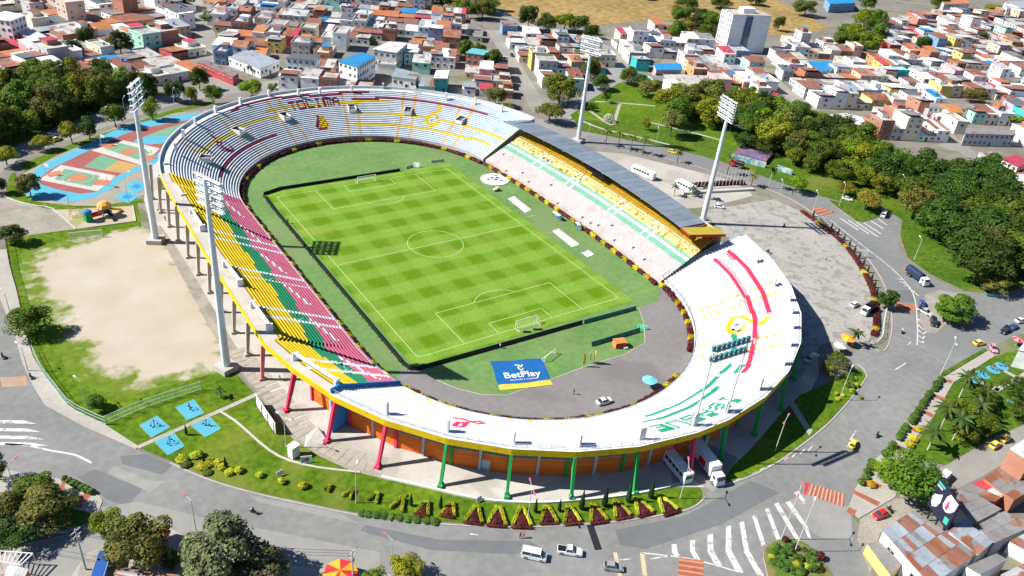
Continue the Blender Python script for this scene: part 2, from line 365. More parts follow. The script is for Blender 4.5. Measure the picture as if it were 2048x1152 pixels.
# west plaza and the shaded south-east apron
m_wplaza = mat('pale_paving', (0.37, 0.345, 0.31), var=0.12, scale=0.08, fine=0.07, stain=((0.27, 0.25, 0.22), 0.06, 0.52, 0.6))
sheet('west_plaza', P([(1160, 300), (1250, 308), (1365, 336), (1450, 358), (1500, 382), (1505, 392), (1420, 414), (1340, 420), (1120, 330)]), 0.045, m_wplaza)
PLAZA = [(1405, 425), (1420, 419), (1547, 399), (1600, 422), (1655, 460), (1690, 491), (1718, 529), (1742, 574), (1749, 609), (1746, 658), (1738, 682), (1700, 690), (1664, 684), (1640, 690), (1600, 760), (1540, 700), (1480, 500)]
plaza_z = 0.07
sheet('stadium_plaza', P(PLAZA), plaza_z, m_paving)
b = MB()
for k in range(26):      # expansion joints of the plaza
    a = Vector((86, 38-k*5.0)); d = Vector((0.93, -0.36))
    pts = [a+d*t for t in range(0, 66, 3)]
    run = [p for p in pts if inside(*pix((p.x, p.y, 0)), PLAZA)]
    if len(run) > 1: strip(b, [run[0], run[-1]], 0.10, plaza_z+0.012)
for k in range(14):
    a = Vector((84+k*5.0, 20)); d = Vector((-0.36, -0.93))
    run = [a+d*t for t in range(-20, 130, 2)]; run = [p for p in run if inside(*pix((p.x, p.y, 0)), PLAZA)]
    if len(run) > 1: strip(b, [run[0], run[-1]], 0.10, plaza_z+0.012)
struct(b.build('paving_joint', m_kerb))
sheet('forecourt_grass', P([(1425, 985), (1440, 968), (1492, 953), (1554, 922), (1603, 887), (1655, 845), (1700, 797), (1728, 760), (1730, 748), (1718, 737), (1690, 745), (1660, 765), (1600, 790), (1560, 830), (1500, 900), (1440, 955)]), 0.06, m_grass)
sheet('driveway', P([(1345, 968), (1383, 957), (1425, 985), (1440, 975), (1475, 915), (1420, 890), (1340, 930)]), 0.075, m_asph2)
sheet('driveway_path', P([(1572, 800), (1585, 800), (1625, 862), (1618, 872)]), 0.085, m_walk)

# ---- practice pitch of bare sand wearing through the grass
m_field = bpy.data.materials.new('worn_pitch'); m_field.use_nodes = True
t = m_field.node_tree; n = t.nodes; L = t.links; pb = n['Principled BSDF']; pb.inputs['Roughness'].default_value = 0.95; pb.inputs['Specular IOR Level'].default_value = 0.1
g = n.new('ShaderNodeNewGeometry'); va = n.new('ShaderNodeAttribute'); va.attribute_name = 'wear'
def _nz(s, d=6):
    q = n.new('ShaderNodeTexNoise'); q.inputs['Scale'].default_value = s; q.inputs['Detail'].default_value = d; L.new(g.outputs['Position'], q.inputs['Vector']); return q.outputs['Fac']
def _ramp(f, p0, c0, p1, c1):
    q = n.new('ShaderNodeValToRGB'); q.color_ramp.elements[0].position = p0; q.color_ramp.elements[1].position = p1
    q.color_ramp.elements[0].color = c0+(1,); q.color_ramp.elements[1].color = c1+(1,); L.new(f, q.inputs['Fac']); return q.outputs['Color']
dirt = _ramp(_nz(0.07), 0.3, (0.37, 0.315, 0.235), 0.7, (0.43, 0.395, 0.325)); gras = _ramp(_nz(0.5), 0.3, (0.075, 0.145, 0.01), 0.7, (0.15, 0.19, 0.025))
ad = n.new('ShaderNodeMath'); ad.operation = 'MULTIPLY_ADD'; ad.inputs[1].default_value = 0.9; L.new(_nz(0.22, 9), ad.inputs[0]); L.new(va.outputs['Fac'], ad.inputs[2])
mr = n.new('ShaderNodeMapRange'); mr.inputs['From Min'].default_value = 0.86; mr.inputs['From Max'].default_value = 1.06; L.new(ad.outputs[0], mr.inputs['Value'])
mx = n.new('ShaderNodeMix'); mx.data_type = 'RGBA'; L.new(mr.outputs[0], mx.inputs['Factor']); L.new(gras, mx.inputs[6]); L.new(dirt, mx.inputs[7]); L.new(mx.outputs[2], pb.inputs['Base Color'])
MATS['worn_pitch'] = m_field
FIELD = [(30, 545), (40, 500), (100, 485), (190, 468), (280, 450), (318, 462), (345, 500), (385, 570), (415, 630), (450, 700), (462, 735), (420, 755), (330, 780), (250, 800), (190, 790), (140, 760), (100, 700), (70, 650), (50, 600)]
BARE = [(75, 535), (98, 505), (180, 481), (275, 454), (314, 468), (342, 502), (378, 562), (410, 625), (446, 695), (452, 722), (430, 735), (352, 742), (300, 762), (255, 742), (205, 728), (185, 690), (140, 655), (128, 610), (92, 590)]
fw_, bw_ = P(FIELD), P(BARE)
x0 = min(p.x for p in fw_); x1 = max(p.x for p in fw_); y0 = min(p.y for p in fw_); y1 = max(p.y for p in fw_)
fv = []; ff = []; fi = {}; fa = []; st = 1.2
for i in range(int((x1-x0)/st)+1):
    for j in range(int((y1-y0)/st)+1):
        x, y = x0+i*st, y0+j*st
        if inside(x, y, fw_):
            fi[(i, j)] = len(fv); fv.append((x, y, 0.055)); d = polydist(x, y, [(q.x, q.y) for q in bw_]+[(bw_[0].x, bw_[0].y)])
            fa.append(max(0.0, min(1.0, 0.56+(d if inside(x, y, bw_) else -d)/22.0)))
for (i, j), k in fi.items():
    if all(q in fi for q in ((i+1, j), (i+1, j+1), (i, j+1))): ff.append((k, fi[(i+1, j)], fi[(i+1, j+1)], fi[(i, j+1)]))
me = bpy.data.meshes.new('practice_pitch'); me.from_pydata(fv, [], ff); me.materials.append(m_field)
at_ = me.attributes.new('wear', 'FLOAT', 'POINT'); at_.data.foreach_set('value', fa); struct(link('practice_pitch', me))

# ---- coloured sports courts
COURT = smooth([(40, 372), (78, 334), (117, 315), (167, 292), (208, 271), (247, 253), (286, 244), (330, 235), (400, 226), (415, 232)], 3)
sheet('court_ground', P([(25, 380), (60, 330), (117, 305), (200, 268), (247, 247), (330, 228), (420, 218), (425, 250), (330, 320), (318, 345), (290, 390), (230, 412), (150, 420), (60, 408)]), 0.045, m_gravel)
sheet('court_track', P(COURT+[(410, 240), (345, 290), (312, 327), (260, 349), (221, 378), (190, 394), (156, 402), (110, 402), (62, 396), (45, 385)]), 0.06, m_cblue)
sheet('court_red', P(smooth([(80, 356), (100, 340), (135, 322), (180, 300), (245, 270), (300, 254), (395, 237)], 2)+[(350, 275), (310, 312), (255, 340), (215, 365), (195, 384), (160, 388), (110, 378), (80, 368)]), 0.072, m_cred)
for nm, px, z, m in (('court_white', [(122, 330), (232, 352), (195, 383), (78, 360)], 0.084, m_cwhite), ('court_mint', [(130, 338), (200, 352), (184, 374), (109, 359)], 0.096, m_cmint),
                     ('court_orange', [(92, 348), (120, 341), (126, 350), (100, 355)], 0.108, m_corange), ('court_orange', [(190, 358), (225, 362), (214, 372), (186, 370)], 0.108, m_corange),
                     ('court_white', [(182, 301), (247, 281), (320, 297), (284, 331)], 0.084, m_cwhite), ('court_mint', [(208, 297), (242, 287), (306, 302), (276, 320)], 0.096, m_cmint),
                     ('court_orange', [(205, 292), (225, 287), (233, 294), (212, 298)], 0.108, m_corange), ('court_orange', [(290, 310), (315, 312), (300, 325), (286, 322)], 0.108, m_corange),
                     ('court_mint', [(167, 334), (203, 310), (237, 321), (208, 341)], 0.084, m_cmint), ('court_yellow', [(208, 341), (237, 321), (279, 331), (247, 347)], 0.084, m_cyellow),
                     ('court_mint', [(286, 274), (335, 256), (372, 246), (345, 275), (320, 290)], 0.084, m_cmint)):
    sheet(nm, P(px), z, m)
def disc(name, c, r, z, m, r2=None, n=28, sx=1.0):
    b = MB(); pts = [(c[0]+r*sx*math.cos(2*math.pi*i/n), c[1]+r*math.sin(2*math.pi*i/n), z) for i in range(n)]
    if r2 is None: b.face(pts)
    else:
        q = [(c[0]+r2*sx*math.cos(2*math.pi*i/n), c[1]+r2*math.sin(2*math.pi*i/n), z) for i in range(n)]
        for i in range(n): b.face([q[i], pts[i], pts[(i+1) % n], q[(i+1) % n]])
    return struct(b.build(name, m))
for c in ((156, 356), (258, 304)):
    q = at(*c); disc('court_circle', q, 3.0, 0.108, m_corange); disc('court_line', q, 5.0, 0.108, m_cwhite, 4.8)
q = at(307, 280); disc('court_blue', q, 4.4, 0.1, m_cblue, sx=1.6)
for c in ((273, 373), (255, 394)):
    q = at(*c); 
    a, d = at(c[0]-26, c[1]+2), at(c[0]+2, c[1]+13); e, f = at(c[0]+26, c[1]-3), at(c[0]-4, c[1]-13)
    sheet('exercise_pad', [a.to_2d(), d.to_2d(), e.to_2d(), f.to_2d()], 0.075, m_cblue)
    sheet('pad_inset', [q.to_2d()+(v.to_2d()-q.to_2d())*0.42 for v in (a, d, e, f)], 0.087, m_blue)
sheet('gravel_lot', P([(-40, 400), (30, 395), (75, 412), (105, 418), (152, 458), (60, 470), (14, 478), (-40, 480)]), 0.05, m_gravel)
sheet('playground_sand', P([(108, 420), (190, 416), (266, 412), (272, 442), (155, 460)]), 0.055, mat('sand', (0.38, 0.32, 0.24), var=0.14, scale=0.12, fine=0.1, stain=((0.20, 0.22, 0.05), 0.09, 0.55, 0.7)))
kerb('kerb', smooth([(8, 385), (12, 395), (40, 405), (75, 413), (105, 418), (152, 459)], 2), 0.5, 0.3, m_lconc)
kerb('kerb', [(152, 459), (272, 443), (266, 412)], 0.25, 0.3, m_lconc)
sheet('court_verge', P(smooth([(12, 372), (20, 352), (30, 345), (40, 372), (60, 398), (110, 408), (200, 412), (290, 396), (285, 405), (190, 416), (108, 420), (75, 412), (40, 404), (14, 392)], 2)), 0.052, m_grass)
sheet('north_verge', P([(40, 330), (120, 297), (240, 255), (340, 221), (430, 200), (430, 206), (340, 229), (240, 262), (120, 308), (50, 345)]), 0.053, m_grass)
sheet('left_wood_floor', P([(-60, 130), (240, 165), (330, 185), (210, 218), (100, 260), (20, 296), (-60, 340)]), 0.03, m_lawn)

# ---- sidewalks, kerbs, markings
slab('sidewalk', P([(-40, 500), (8, 500), (14, 498), (35, 588), (52, 668), (66, 713), (87, 748), (111, 779), (139, 814), (212, 851), (277, 893), (272, 899), (167, 853), (90, 811), (66, 772), (45, 727), (31, 675), (4, 606), (-40, 540)]), 0.14, m_walk)
kerb('kerb', ROAD_IN[24:]); kerb('kerb', ROAD_IN2); kerb('kerb', ROAD_IN3[2:])
slab('lawn_path', P([(272, 893), (278, 898), (525, 788), (517, 784)]), 0.12, m_walk)
for k, px in enumerate(([(279, 851), (314, 832), (340, 855), (303, 876)], [(308, 883), (345, 862), (369, 893), (336, 911)], [(351, 815), (387, 799), (409, 827), (374, 841)], [(380, 850), (417, 831), (442, 858), (411, 875)])):
    sheet('fitness_pad', P(px), 0.10, m_cblue); kerb('pad_edge', P(px+[px[0]]), 0.22, 0.13, m_cmint)
kerb('lawn_kerb', smooth([(438, 822), (470, 842), (500, 868), (540, 902), (580, 922), (640, 936), (720, 945)], 2), 0.5, 0.2, m_lconc)
kerb('lawn_kerb', smooth([(763, 955), (854, 976), (958, 999), (1062, 1007), (1166, 1001), (1270, 989), (1340, 974)], 3), 0.45, 0.5, m_white)
b = MB()
def band(px4, z=0.034, mi=0): b.face([(q.x, q.y, z) for q in P(px4)], mi)
HATCH = [((1343, 1089), (1353, 1088), (1344, 1105), (1355, 1104), (1349, 1112), (1360, 1113)),
         ((1380, 1081), (1390, 1080), (1380, 1103), (1390, 1102), (1391, 1121), (1402, 1122)),
         ((1415, 1070), (1426, 1068), (1415, 1103), (1427, 1101), (1430, 1130), (1445, 1132)),
         ((1452, 1053), (1462, 1051), (1451, 1104), (1463, 1101), (1472, 1144), (1488, 1146)),
         ((1479, 1045), (1488, 1043), (1488, 1104), (1498, 1101), (1515, 1152), (1528, 1152)),
         ((1504, 1031), (1511, 1029), (1522, 1089), (1530, 1085), (1524, 1093), (1531, 1088)),
         ((1530, 1018), (1537, 1016), (1552, 1078), (1560, 1075), (1553, 1080), (1561, 1077)),
         ((1548, 1008), (1557, 1005), (1590, 1078), (1600, 1080), (1591, 1080), (1601, 1082)),
         ((1571, 1005), (1580, 1002), (1608, 1055), (1616, 1055), (1616, 1075), (1622, 1078)),
         ((1588, 985), (1597, 982), (1604, 1003), (1610, 1001), (1606, 1008), (1612, 1006))]
for h in HATCH:
    band([h[0], h[1], h[3], h[2]]); band([h[2], h[3], h[5], h[4]])
for y0_, sl_ in ((840, 6), (856, 8), (871, 10), (884, 12)):      # hatching at the left edge
    band([(-20, y0_), (36+sl_*2, y0_+1), (50+sl_*4, y0_+8), (-20, y0_+6)])
strip(b, P(smooth([(10, 888), (60, 892), (100, 901), (150, 910), (183, 926)], 3)), 0.5, 0.034)
strip(b, P(smooth([(1283, 1106), (1340, 1112), (1400, 1122), (1470, 1142)], 3)), 0.3, 0.034)
for pa, pb_ in (((1680, 436), (1716, 460)), ((1696, 440), (1738, 468)), ((1712, 444), (1756, 474)), ((1728, 446), (1762, 468)), ((1742, 442), (1768, 458)), ((1756, 438), (1774, 450))): strip(b, P([pa, pb_]), 0.6, 0.034)
strip(b, P(smooth([(1660, 440), (1720, 487), (1775, 530), (1812, 566), (1830, 600), (1835, 660), (1834, 690)], 3)), 0.35, 0.034)
for k in range(5): strip(b, P([(1836, 638+k*11), (1846, 650+k*9), (1858-k*3, 646+k*9)]), 0.5, 0.036)
for k in range(5): strip(b, P([(1790+k*9, 556+k*7), (1806+k*8, 560+k*8)]), 0.45, 0.036)
for k in range(12): strip(b, P([(1440+k*16, 1005-k*7.2+k*k*0.05-30), (1449+k*16, 1001-k*7.2-30)]), 0.25, 0.034)
for pa, pb_ in (((1300, 1118), (1340, 1112)), ((1240, 1120), (1262, 1118)), ((1700, 880), (1712, 862)), ((1790, 740), (1812, 726)), ((1815, 690), (1822, 684)), ((940, 1068), (956, 1070))):
    strip(b, P([pa, pb_]), 0.3, 0.034)
struct(b.build('road_marking', m_mark))
b = MB(); strip(b, P([(1230, 1105), (1240, 1152)]), 0.8, 0.034); strip(b, P([(1284, 1106), (1290, 1152)]), 0.9, 0.034); struct(b.build('yellow_road_line', mat('faded_yellow_marking', (0.46, 0.40, 0.25), var=0.15, scale=0.5, fine=0.12)))
def crossing(px4, nst, z=0.034):
    q = P(px4); sheet('crossing_base', q, z, m_brick)
    b = MB()
    for k in range(nst):
        f0, f1 = (k+0.25)/nst, (k+0.62)/nst
        a0, a1 = q[0].lerp(q[3], f0), q[0].lerp(q[3], f1); c0, c1 = q[1].lerp(q[2], f0), q[1].lerp(q[2], f1)
        b.face([(a0.x, a0.y, z+0.012), (c0.x, c0.y, z+0.012), (c1.x, c1.y, z+0.012), (a1.x, a1.y, z+0.012)])
    struct(b.build('crossing_stripe', mat('crossing_orange', (0.45, 0.20, 0.11), var=0.15, scale=0.5, fine=0.1)))
crossing([(1358, 1115), (1407, 1122), (1408, 1200), (1354, 1190)], 7)
q = P([(1622, 968), (1690, 988), (1688, 1014), (1614, 990)]); sheet('crossing_base', q, 0.034, m_brick); sheet('crossing_base', P([(1610, 966), (1619, 965), (1612, 990), (1608, 991)]), 0.034, m_red)
b = MB()
for k in range(9):
    f0, f1 = (k+0.2)/9, (k+0.55)/9
    b.face([(v.x, v.y, 0.058) for v in (q[0].lerp(q[1], f0), q[0].lerp(q[1], f1), q[3].lerp(q[2], f1), q[3].lerp(q[2], f0))])
struct(b.build('crossing_stripe', mat('crossing_pale', (0.50, 0.30, 0.22), var=0.15, scale=0.5)))
crossing([(1790, 604), (1828, 608), (1832, 622), (1793, 622)], 4)
crossing([(1622, 417), (1640, 414), (1668, 425), (1645, 432)], 3); crossing([(1802, 535), (1822, 533), (1840, 548), (1815, 552)], 3)
sheet('crossing_base', P([(1602, 378), (1612, 367), (1637, 370), (1630, 384)]), 0.034, mat('faded_brick', (0.36, 0.24, 0.17), var=0.15, scale=0.3))
for px in ([(0, 755), (52, 752), (56, 772), (5, 775)], ):
    sheet('crossing_base', P(px), 0.034, mat('faded_brick', (0.36, 0.24, 0.17)))
# resurfaced patches of asphalt
for px, m in (([(155, 955), (190, 938), (285, 978), (255, 1012), (215, 1000)], m_asph3), ([(240, 912), (290, 908), (345, 930), (325, 950), (245, 928)], m_asph3), ([(228, 932), (300, 962), (330, 962), (300, 985), (215, 945)], m_asph2),
              ([(200, 1015), (275, 1004), (420, 1038), (760, 1105), (760, 1160), (400, 1120), (250, 1050)], m_asph2), ([(500, 992), (680, 1026), (720, 1048), (520, 1005)], m_asph2),
              ([(730, 1050), (880, 1080), (1060, 1082), (1080, 1095), (1050, 1110), (860, 1100), (720, 1062)], m_asph3), ([(1230, 1060), (1370, 1032), (1500, 962), (1560, 985), (1440, 1050), (1290, 1098), (1240, 1090)], m_asph3),
              ([(1560, 1010), (1610, 985), (1700, 1015), (1706, 1080), (1640, 1075)], m_asph2), ([(1785, 582), (1820, 580), (1832, 605), (1795, 604)], m_asph3)):
    sheet('road_patch', P(px), 0.027, m)
b = MB(); strip(b, P([(1180, 1050), (1197, 1100)]), 1.5, 0.04); struct(b.build('drain_cover', m_dark))

# ---- bottom-left plaza, right-hand pavement and park
slab('corner_plaza', P(smooth([(-60, 930), (28, 943), (60, 949), (131, 961), (184, 985), (204, 998), (202, 1011), (186, 1042), (150, 1060), (100, 1070), (-60, 1080)], 2)), 0.14, m_walk)
for px in ([(34, 978), (58, 948), (70, 950), (46, 984)], [(118, 985), (124, 963), (131, 964), (127, 986)], [(145, 1012), (172, 984), (184, 990), (160, 1018)]): sheet('brick_band', P(px), 0.155, m_brick)
sheet('corner_grass', P(smooth([(-60, 1000), (40, 985), (110, 1000), (150, 1020), (190, 1030), (170, 1050), (100, 1064), (-60, 1076)], 2)), 0.155, m_lawn)
slab('lower_pavement', P([(-60, 1120), (60, 1085), (170, 1062), (235, 1040), (330, 1052), (400, 1090), (560, 1128), (680, 1142), (1000, 1165), (1000, 1300), (-60, 1300)]), 0.12, m_walk)
sheet('side_street', P([(60, 1100), (170, 1058), (222, 1042), (240, 1075), (170, 1110), (130, 1170), (0, 1170)]), 0.135, m_asph2)
sheet('dirt_yard', P([(165, 1115), (215, 1090), (270, 1110), (300, 1140), (320, 1170), (150, 1170)]), 0.135, m_gravel)
slab('right_pavement', P([(1883, 751), (1908, 763), (1867, 834), (1813, 897), (1800, 960), (1790, 995), (1718, 1037), (1694, 1020), (1711, 976), (1746, 922), (1768, 903), (1790, 886), (1836, 818), (1859, 784)]), 0.14, m_walk)
slab('right_pavement', P([(1891, 753), (1976, 702), (1990, 712), (1910, 763)]), 0.14, m_walk)
sheet('verge_strip', P([(1881, 753), (1884, 745), (1968, 697), (1974, 701), (1886, 754)]), 0.155, m_lawn)
for px in ([(1880, 755), (1905, 762), (1902, 768), (1878, 760)], [(1862, 787), (1892, 797), (1889, 804), (1859, 792)], [(1840, 817), (1868, 830), (1864, 836), (1836, 822)], [(1814, 850), (1838, 861), (1834, 867), (1811, 856)], [(1786, 886), (1812, 898), (1807, 905), (1783, 892)],
           [(1731, 958), (1764, 971), (1760, 978), (1727, 966)], [(1706, 980), (1760, 1005), (1755, 1014), (1709, 990)], [(1697, 1015), (1713, 1022), (1708, 1034), (1693, 1024)]): sheet('brick_band', P(px), 0.155, m_brick)
sheet('park_lawn', P([(1909, 763), (1990, 713), (2030, 700), (2200, 760), (2200, 830), (2048, 848), (1985, 875), (1890, 930), (1815, 915), (1830, 890), (1868, 834)]), 0.05, m_lawn)
for px in ([(1988, 778), (2060, 738), (2060, 748), (1993, 786)], [(1955, 760), (2000, 778), (1996, 784), (1950, 764)], [(2010, 740), (2048, 760), (2044, 764), (2006, 743)]): slab('park_path', P(px), 0.1, m_walk)
for c in ((1946, 759), (1965, 750), (1986, 740), (2003, 733), (2020, 803), (2037, 793)):
    q = at(*c); disc('fitness_disc', q, 1.9 if c[1] < 790 else 0.9, 0.09, m_cblue)
sheet('parking_street', P([(1985, 878), (2048, 852), (2200, 830), (2200, 900), (2048, 905), (1960, 955), (1900, 985), (1850, 985), (1830, 1000), (1800, 1000), (1800, 965), (1890, 932)]), 0.03, m_street)
sheet('yard', P([(1720, 1038), (1790, 997), (1840, 1000), (1830, 1040), (1760, 1065), (1740, 1150), (1714, 1080)]), 0.04, m_gravel)
m_bed = mat('planting_bed', (0.16, 0.15, 0.05), rough=0.95, var=0.25, scale=0.4, fine=0.3, stain=((0.07, 0.13, 0.012), 0.35, 0.46, 0.9))
# roundabout tip with planting
slab('traffic_island', P(smooth([(1527, 1110), (1530, 1098), (1545, 1085), (1570, 1080), (1600, 1083), (1625, 1098), (1650, 1130), (1668, 1175), (1560, 1200), (1530, 1130), (1527, 1110)], 3)), 0.18, m_bed, mat('kerb_cream', (0.60, 0.52, 0.36), var=0.1))
slab('fork_island', P(smooth([(1655, 401), (1690, 405), (1768, 420), (1766, 430), (1722, 445), (1700, 434), (1655, 401)], 2)), 0.16, m_lawn)
sheet('west_verge', P(ROAD_OUT[3:22]+[(1640, 340), (1500, 285), (1300, 230), (1180, 205), (1140, 230)]), 0.04, m_lawn)
sheet('west_park', P([(1140, 240), (1180, 200), (1240, 165), (1300, 170), (1330, 200), (1480, 260), (1560, 310), (1640, 345), (1500, 300), (1300, 245)]), 0.046, m_grass)
sheet('ravine_floor', P([(1480, 250), (1640, 250), (1780, 300), (1900, 330), (2100, 430), (2100, 560), (2000, 588), (1930, 582), (1860, 548), (1815, 515), (1800, 470), (1805, 440), (1760, 412), (1665, 392), (1568, 360)]), 0.035, m_lawn)
for pl in ([(1160, 240), (1205, 258), (1260, 270), (1340, 290)], [(1180, 222), (1222, 250), (1232, 232), (1240, 206)], [(1190, 203), (1240, 206), (1310, 212)], [(1300, 245), (1380, 264), (1440, 280)]):
    bb = MB(); strip(bb, P(smooth(pl, 3)), 1.6, 0.06); struct(bb.build('park_path', m_walk))
sheet('dry_field', P([(965, -8), (1010, 25), (1050, 44), (1180, 52), (1300, 40), (1420, 42), (1580, 60), (1640, 45), (1600, 20), (1480, -30), (1200, -60)]), 0.03, m_dry)
sheet('dry_field', P([(1500, 60), (1560, 40), (1660, 50), (1640, 62), (1560, 72)]), 0.036, m_dry)
sheet('fork_plot', P([(1838, 640), (1850, 590), (1880, 580), (1935, 590), (1925, 620), (1870, 668), (1852, 665)]), 0.05, m_gravel)
# ================================================================== THE STADIUM
def lin(a, b, t): return a+(b-a)*max(0.0, min(1.0, t))
CIN_N, CIN_S, CO_N = Vector((1.8, 44.6)), Vector((2.8, -45.7)), Vector((3.0, 44.4))
RAYS = Vector((3.0, -45.0)); CO_S = Vector((7.15, -40.3)); RO_S = 78.0
FEET = [(-71.3, -57.8), (-67.1, -71.8), (-60.7, -84.4), (-51.5, -95.7), (-40.7, -105.1), (-28.8, -112.2), (-15.3, -117.3), (-0.5, -119.3), (9.4, -119.2), (23.5, -117.0), (37.5, -113.6), (51, -106.5), (63.5, -97.5), (74, -86), (81.5, -72)]
def angS(p): 
    a = math.degrees(math.atan2(p[1]-RAYS.y, p[0]-RAYS.x)); return a % 360
NODES = [180.0]+[angS(p) for p in FEET]+[353.0]
def _circ(th):
    d = Vector((math.cos(math.radians(th)), math.sin(math.radians(th)))); q = RAYS-CO_S
    bq = q.dot(d); return RAYS+d*(-bq+math.sqrt(bq*bq-q.dot(q)+RO_S*RO_S))
NPT = [_circ(t) for t in NODES]; NPT[0] = Vector((-71.4, -45.0))
def outS(th):
    for i in range(len(NODES)-1):
        if th <= NODES[i+1]+1e-6: break
    a, c = NPT[i], NPT[i+1]; d = Vector((math.cos(math.radians(th)), math.sin(math.radians(th)))); e = c-a
    den = d.x*e.y-d.y*e.x; r = a-RAYS
    return RAYS+d*((r.x*e.y-r.y*e.x)/den)
# stations run from the north-west end over the north, the east side and the south curve
ST = []   # (inner, outer, ztop, tag-angle)
def stN(th):
    d = Vector((math.cos(math.radians(th)), math.sin(math.radians(th))))
    return CIN_N+d*49.4, CO_N+d*(75.0-lin(0, 0.6, (th-150)/30))
n_ = 340
for i in range(n_+1):
    th = 9+(180-9)*i/n_; a, c = stN(th); ST.append((a, c, lin(15.0, 14.2, (th-130)/50), 'N', th))
n_ = 150
for i in range(1, n_):
    f = i/n_; y = 44.5+(-45.0-44.5)*f; ST.append((Vector((-47.65, y)), Vector((-71.6+0.2*f, y)), lin(14.2, 11.5, f/0.45), 'E', y))
n_ = 340
for i in range(n_+1):
    th = 180+(353-180)*i/n_; d = Vector((math.cos(math.radians(th)), math.sin(math.radians(th))))
    ST.append((CIN_S+d*50.3, outS(th), lin(11.5, 12.6, (th-250)/100), 'S', th))
i_NE = max(i for i, s in enumerate(ST) if s[3] == 'N' and s[4] <= 172.5)
i_ES = max(i for i, s in enumerate(ST) if s[3] == 'S' and s[4] <= 200.0)
ZI = 1.7; NRS = {'N': 26, 'E': 22, 'S': 26}; WALK = 2.3; NR = 26
def row_geo(s, par, NR=26):
    """row edges (point2d, z) of a station, inner to outer"""
    a, c, zt = s[0], s[1], s[2]; d = (c-a); L_ = d.length; d = d/L_; zw = zt-par
    run = L_-(3.6 if s[3] == 'E' else WALK); out = []
    for k in range(NR+1): out.append((a+d*(run*k/NR), ZI+(zw-ZI)*k/NR))
    return out, c, zw, d
# --- paint on the rows, laid out as it shows in the photograph
FONT = {'T': '11111 00100 00100 00100 00100', 'O': '11111 10001 10001 10001 11111', 'L': '10000 10000 10000 10000 11111', 'I': '01110 00100 00100 00100 01110', 'M': '11111 10101 10101 10101 10101', 'A': '01110 10001 11111 10001 10001', 'B': '11110 10001 11110 10001 11110', 'G': '11111 10000 10111 10001 11111', 'U': '10001 10001 10001 10001 11111', 'E': '11111 10000 11110 10000 11111'}
PAINT = ['stand_white', 'stand_maroon', 'stand_yellow', 'stand_aisle', 'stand_green', 'stand_red', 'stand_dark', 'row_red_shade', 'row_pink', 'row_green', 'row_mint', 'row_yellow', 'row_ochre_shade', 'row_pale', 'row_gold', 'row_rose', 'stand_concrete', 'row_green_shade', 'riser_blue_shade']
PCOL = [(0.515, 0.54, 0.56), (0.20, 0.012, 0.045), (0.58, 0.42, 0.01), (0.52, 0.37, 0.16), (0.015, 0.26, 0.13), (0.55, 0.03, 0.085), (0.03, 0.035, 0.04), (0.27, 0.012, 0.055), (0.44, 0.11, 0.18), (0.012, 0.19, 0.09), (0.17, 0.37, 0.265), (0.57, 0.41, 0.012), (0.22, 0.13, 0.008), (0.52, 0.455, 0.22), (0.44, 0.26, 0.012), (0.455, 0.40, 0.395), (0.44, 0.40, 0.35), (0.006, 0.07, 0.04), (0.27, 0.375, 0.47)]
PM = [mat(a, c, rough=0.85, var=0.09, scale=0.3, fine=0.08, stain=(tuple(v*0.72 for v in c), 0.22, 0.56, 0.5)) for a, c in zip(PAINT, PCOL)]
LN_N = [(1, 2.2, [(462, 220), (538, 198), (640, 190), (738, 184)]), (1, 2.2, [(706, 197), (800, 198), (880, 208), (975, 229)]),
        (2, 2.2, [(535, 224), (576, 215), (660, 206), (720, 203), (782, 203)]), (2, 2.4, [(716, 226), (760, 227), (830, 232), (900, 244), (1010, 278)]), (2, 2.4, [(710, 249), (760, 248), (822, 252), (885, 263), (979, 290)]),
        (2, 2.4, [(398, 306), (433, 281), (467, 262), (508, 243), (556, 232)]), (1, 2.8, [(437, 354), (454, 325), (494, 293), (554, 270)]), (1, 2.2, [(416, 265), (433, 277), (435, 287), (446, 300), (462, 302)]),
        (2, 3.4, [(879, 211), (884, 219), (869, 226), (857, 234), (854, 243), (862, 250), (878, 248)])]
AI_N = [[(533, 198), (596, 291)], [(556, 199), (619, 288)], [(685, 183), (701, 273)], [(711, 183), (723, 272)], [(810, 186), (796, 276)], [(833, 191), (819, 277)], [(926, 210), (885, 288)], [(949, 213), (907, 293)], [(431, 231), (527, 318)], [(450, 229), (546, 308)], [(358, 281), (487, 358)], [(371, 273), (494, 347)]]
LN_S = [(5, 3.6, [(1432, 519), (1458, 542), (1486, 582), (1503, 617), (1511, 653), (1510, 680), (1506, 690), (1500, 719), (1486, 746)]), (5, 3.4, [(1460, 504), (1486, 528), (1519, 571), (1540, 625)]),
        (2, 3.0, [(1535, 636), (1526, 648), (1505, 646), (1486, 634), (1467, 636), (1456, 653), (1461, 667), (1482, 664), (1488, 652)]), (4, 3.0, [(1468, 668), (1466, 706)]),
        (4, 2.4, [(1290, 833), (1359, 807), (1397, 784), (1433, 757)]), (4, 2.4, [(1290, 845), (1374, 816), (1433, 777)]), (4, 2.8, [(1441, 747), (1459, 731)]), (4, 2.8, [(1470, 746), (1484, 733)]),
        (5, 2.6, [(905, 836), (925, 838), (955, 848), (966, 847), (955, 843), (930, 846), (912, 846), (907, 852), (920, 855), (930, 847)])]
AI_S = [[(1381, 627), (1542, 568)], [(1383, 643), (1552, 585)], [(1392, 697), (1561, 669)], [(1394, 717), (1567, 690)]]
SPOT_S = [(2, 6, (857, 800)), (2, 7, (893, 812)), (2, 5, (1017, 838)), (2, 5, (1057, 842)), (2, 5, (1172, 834)), (2, 5, (1120, 846)), (2, 4, (830, 782)), (6, 3, (1467, 660)), (6, 3, (1478, 661)), (6, 3, (1474, 650))]
FLAME = [(634, 231), (643, 228), (652, 238), (660, 250), (657, 259), (643, 261), (633, 255)]
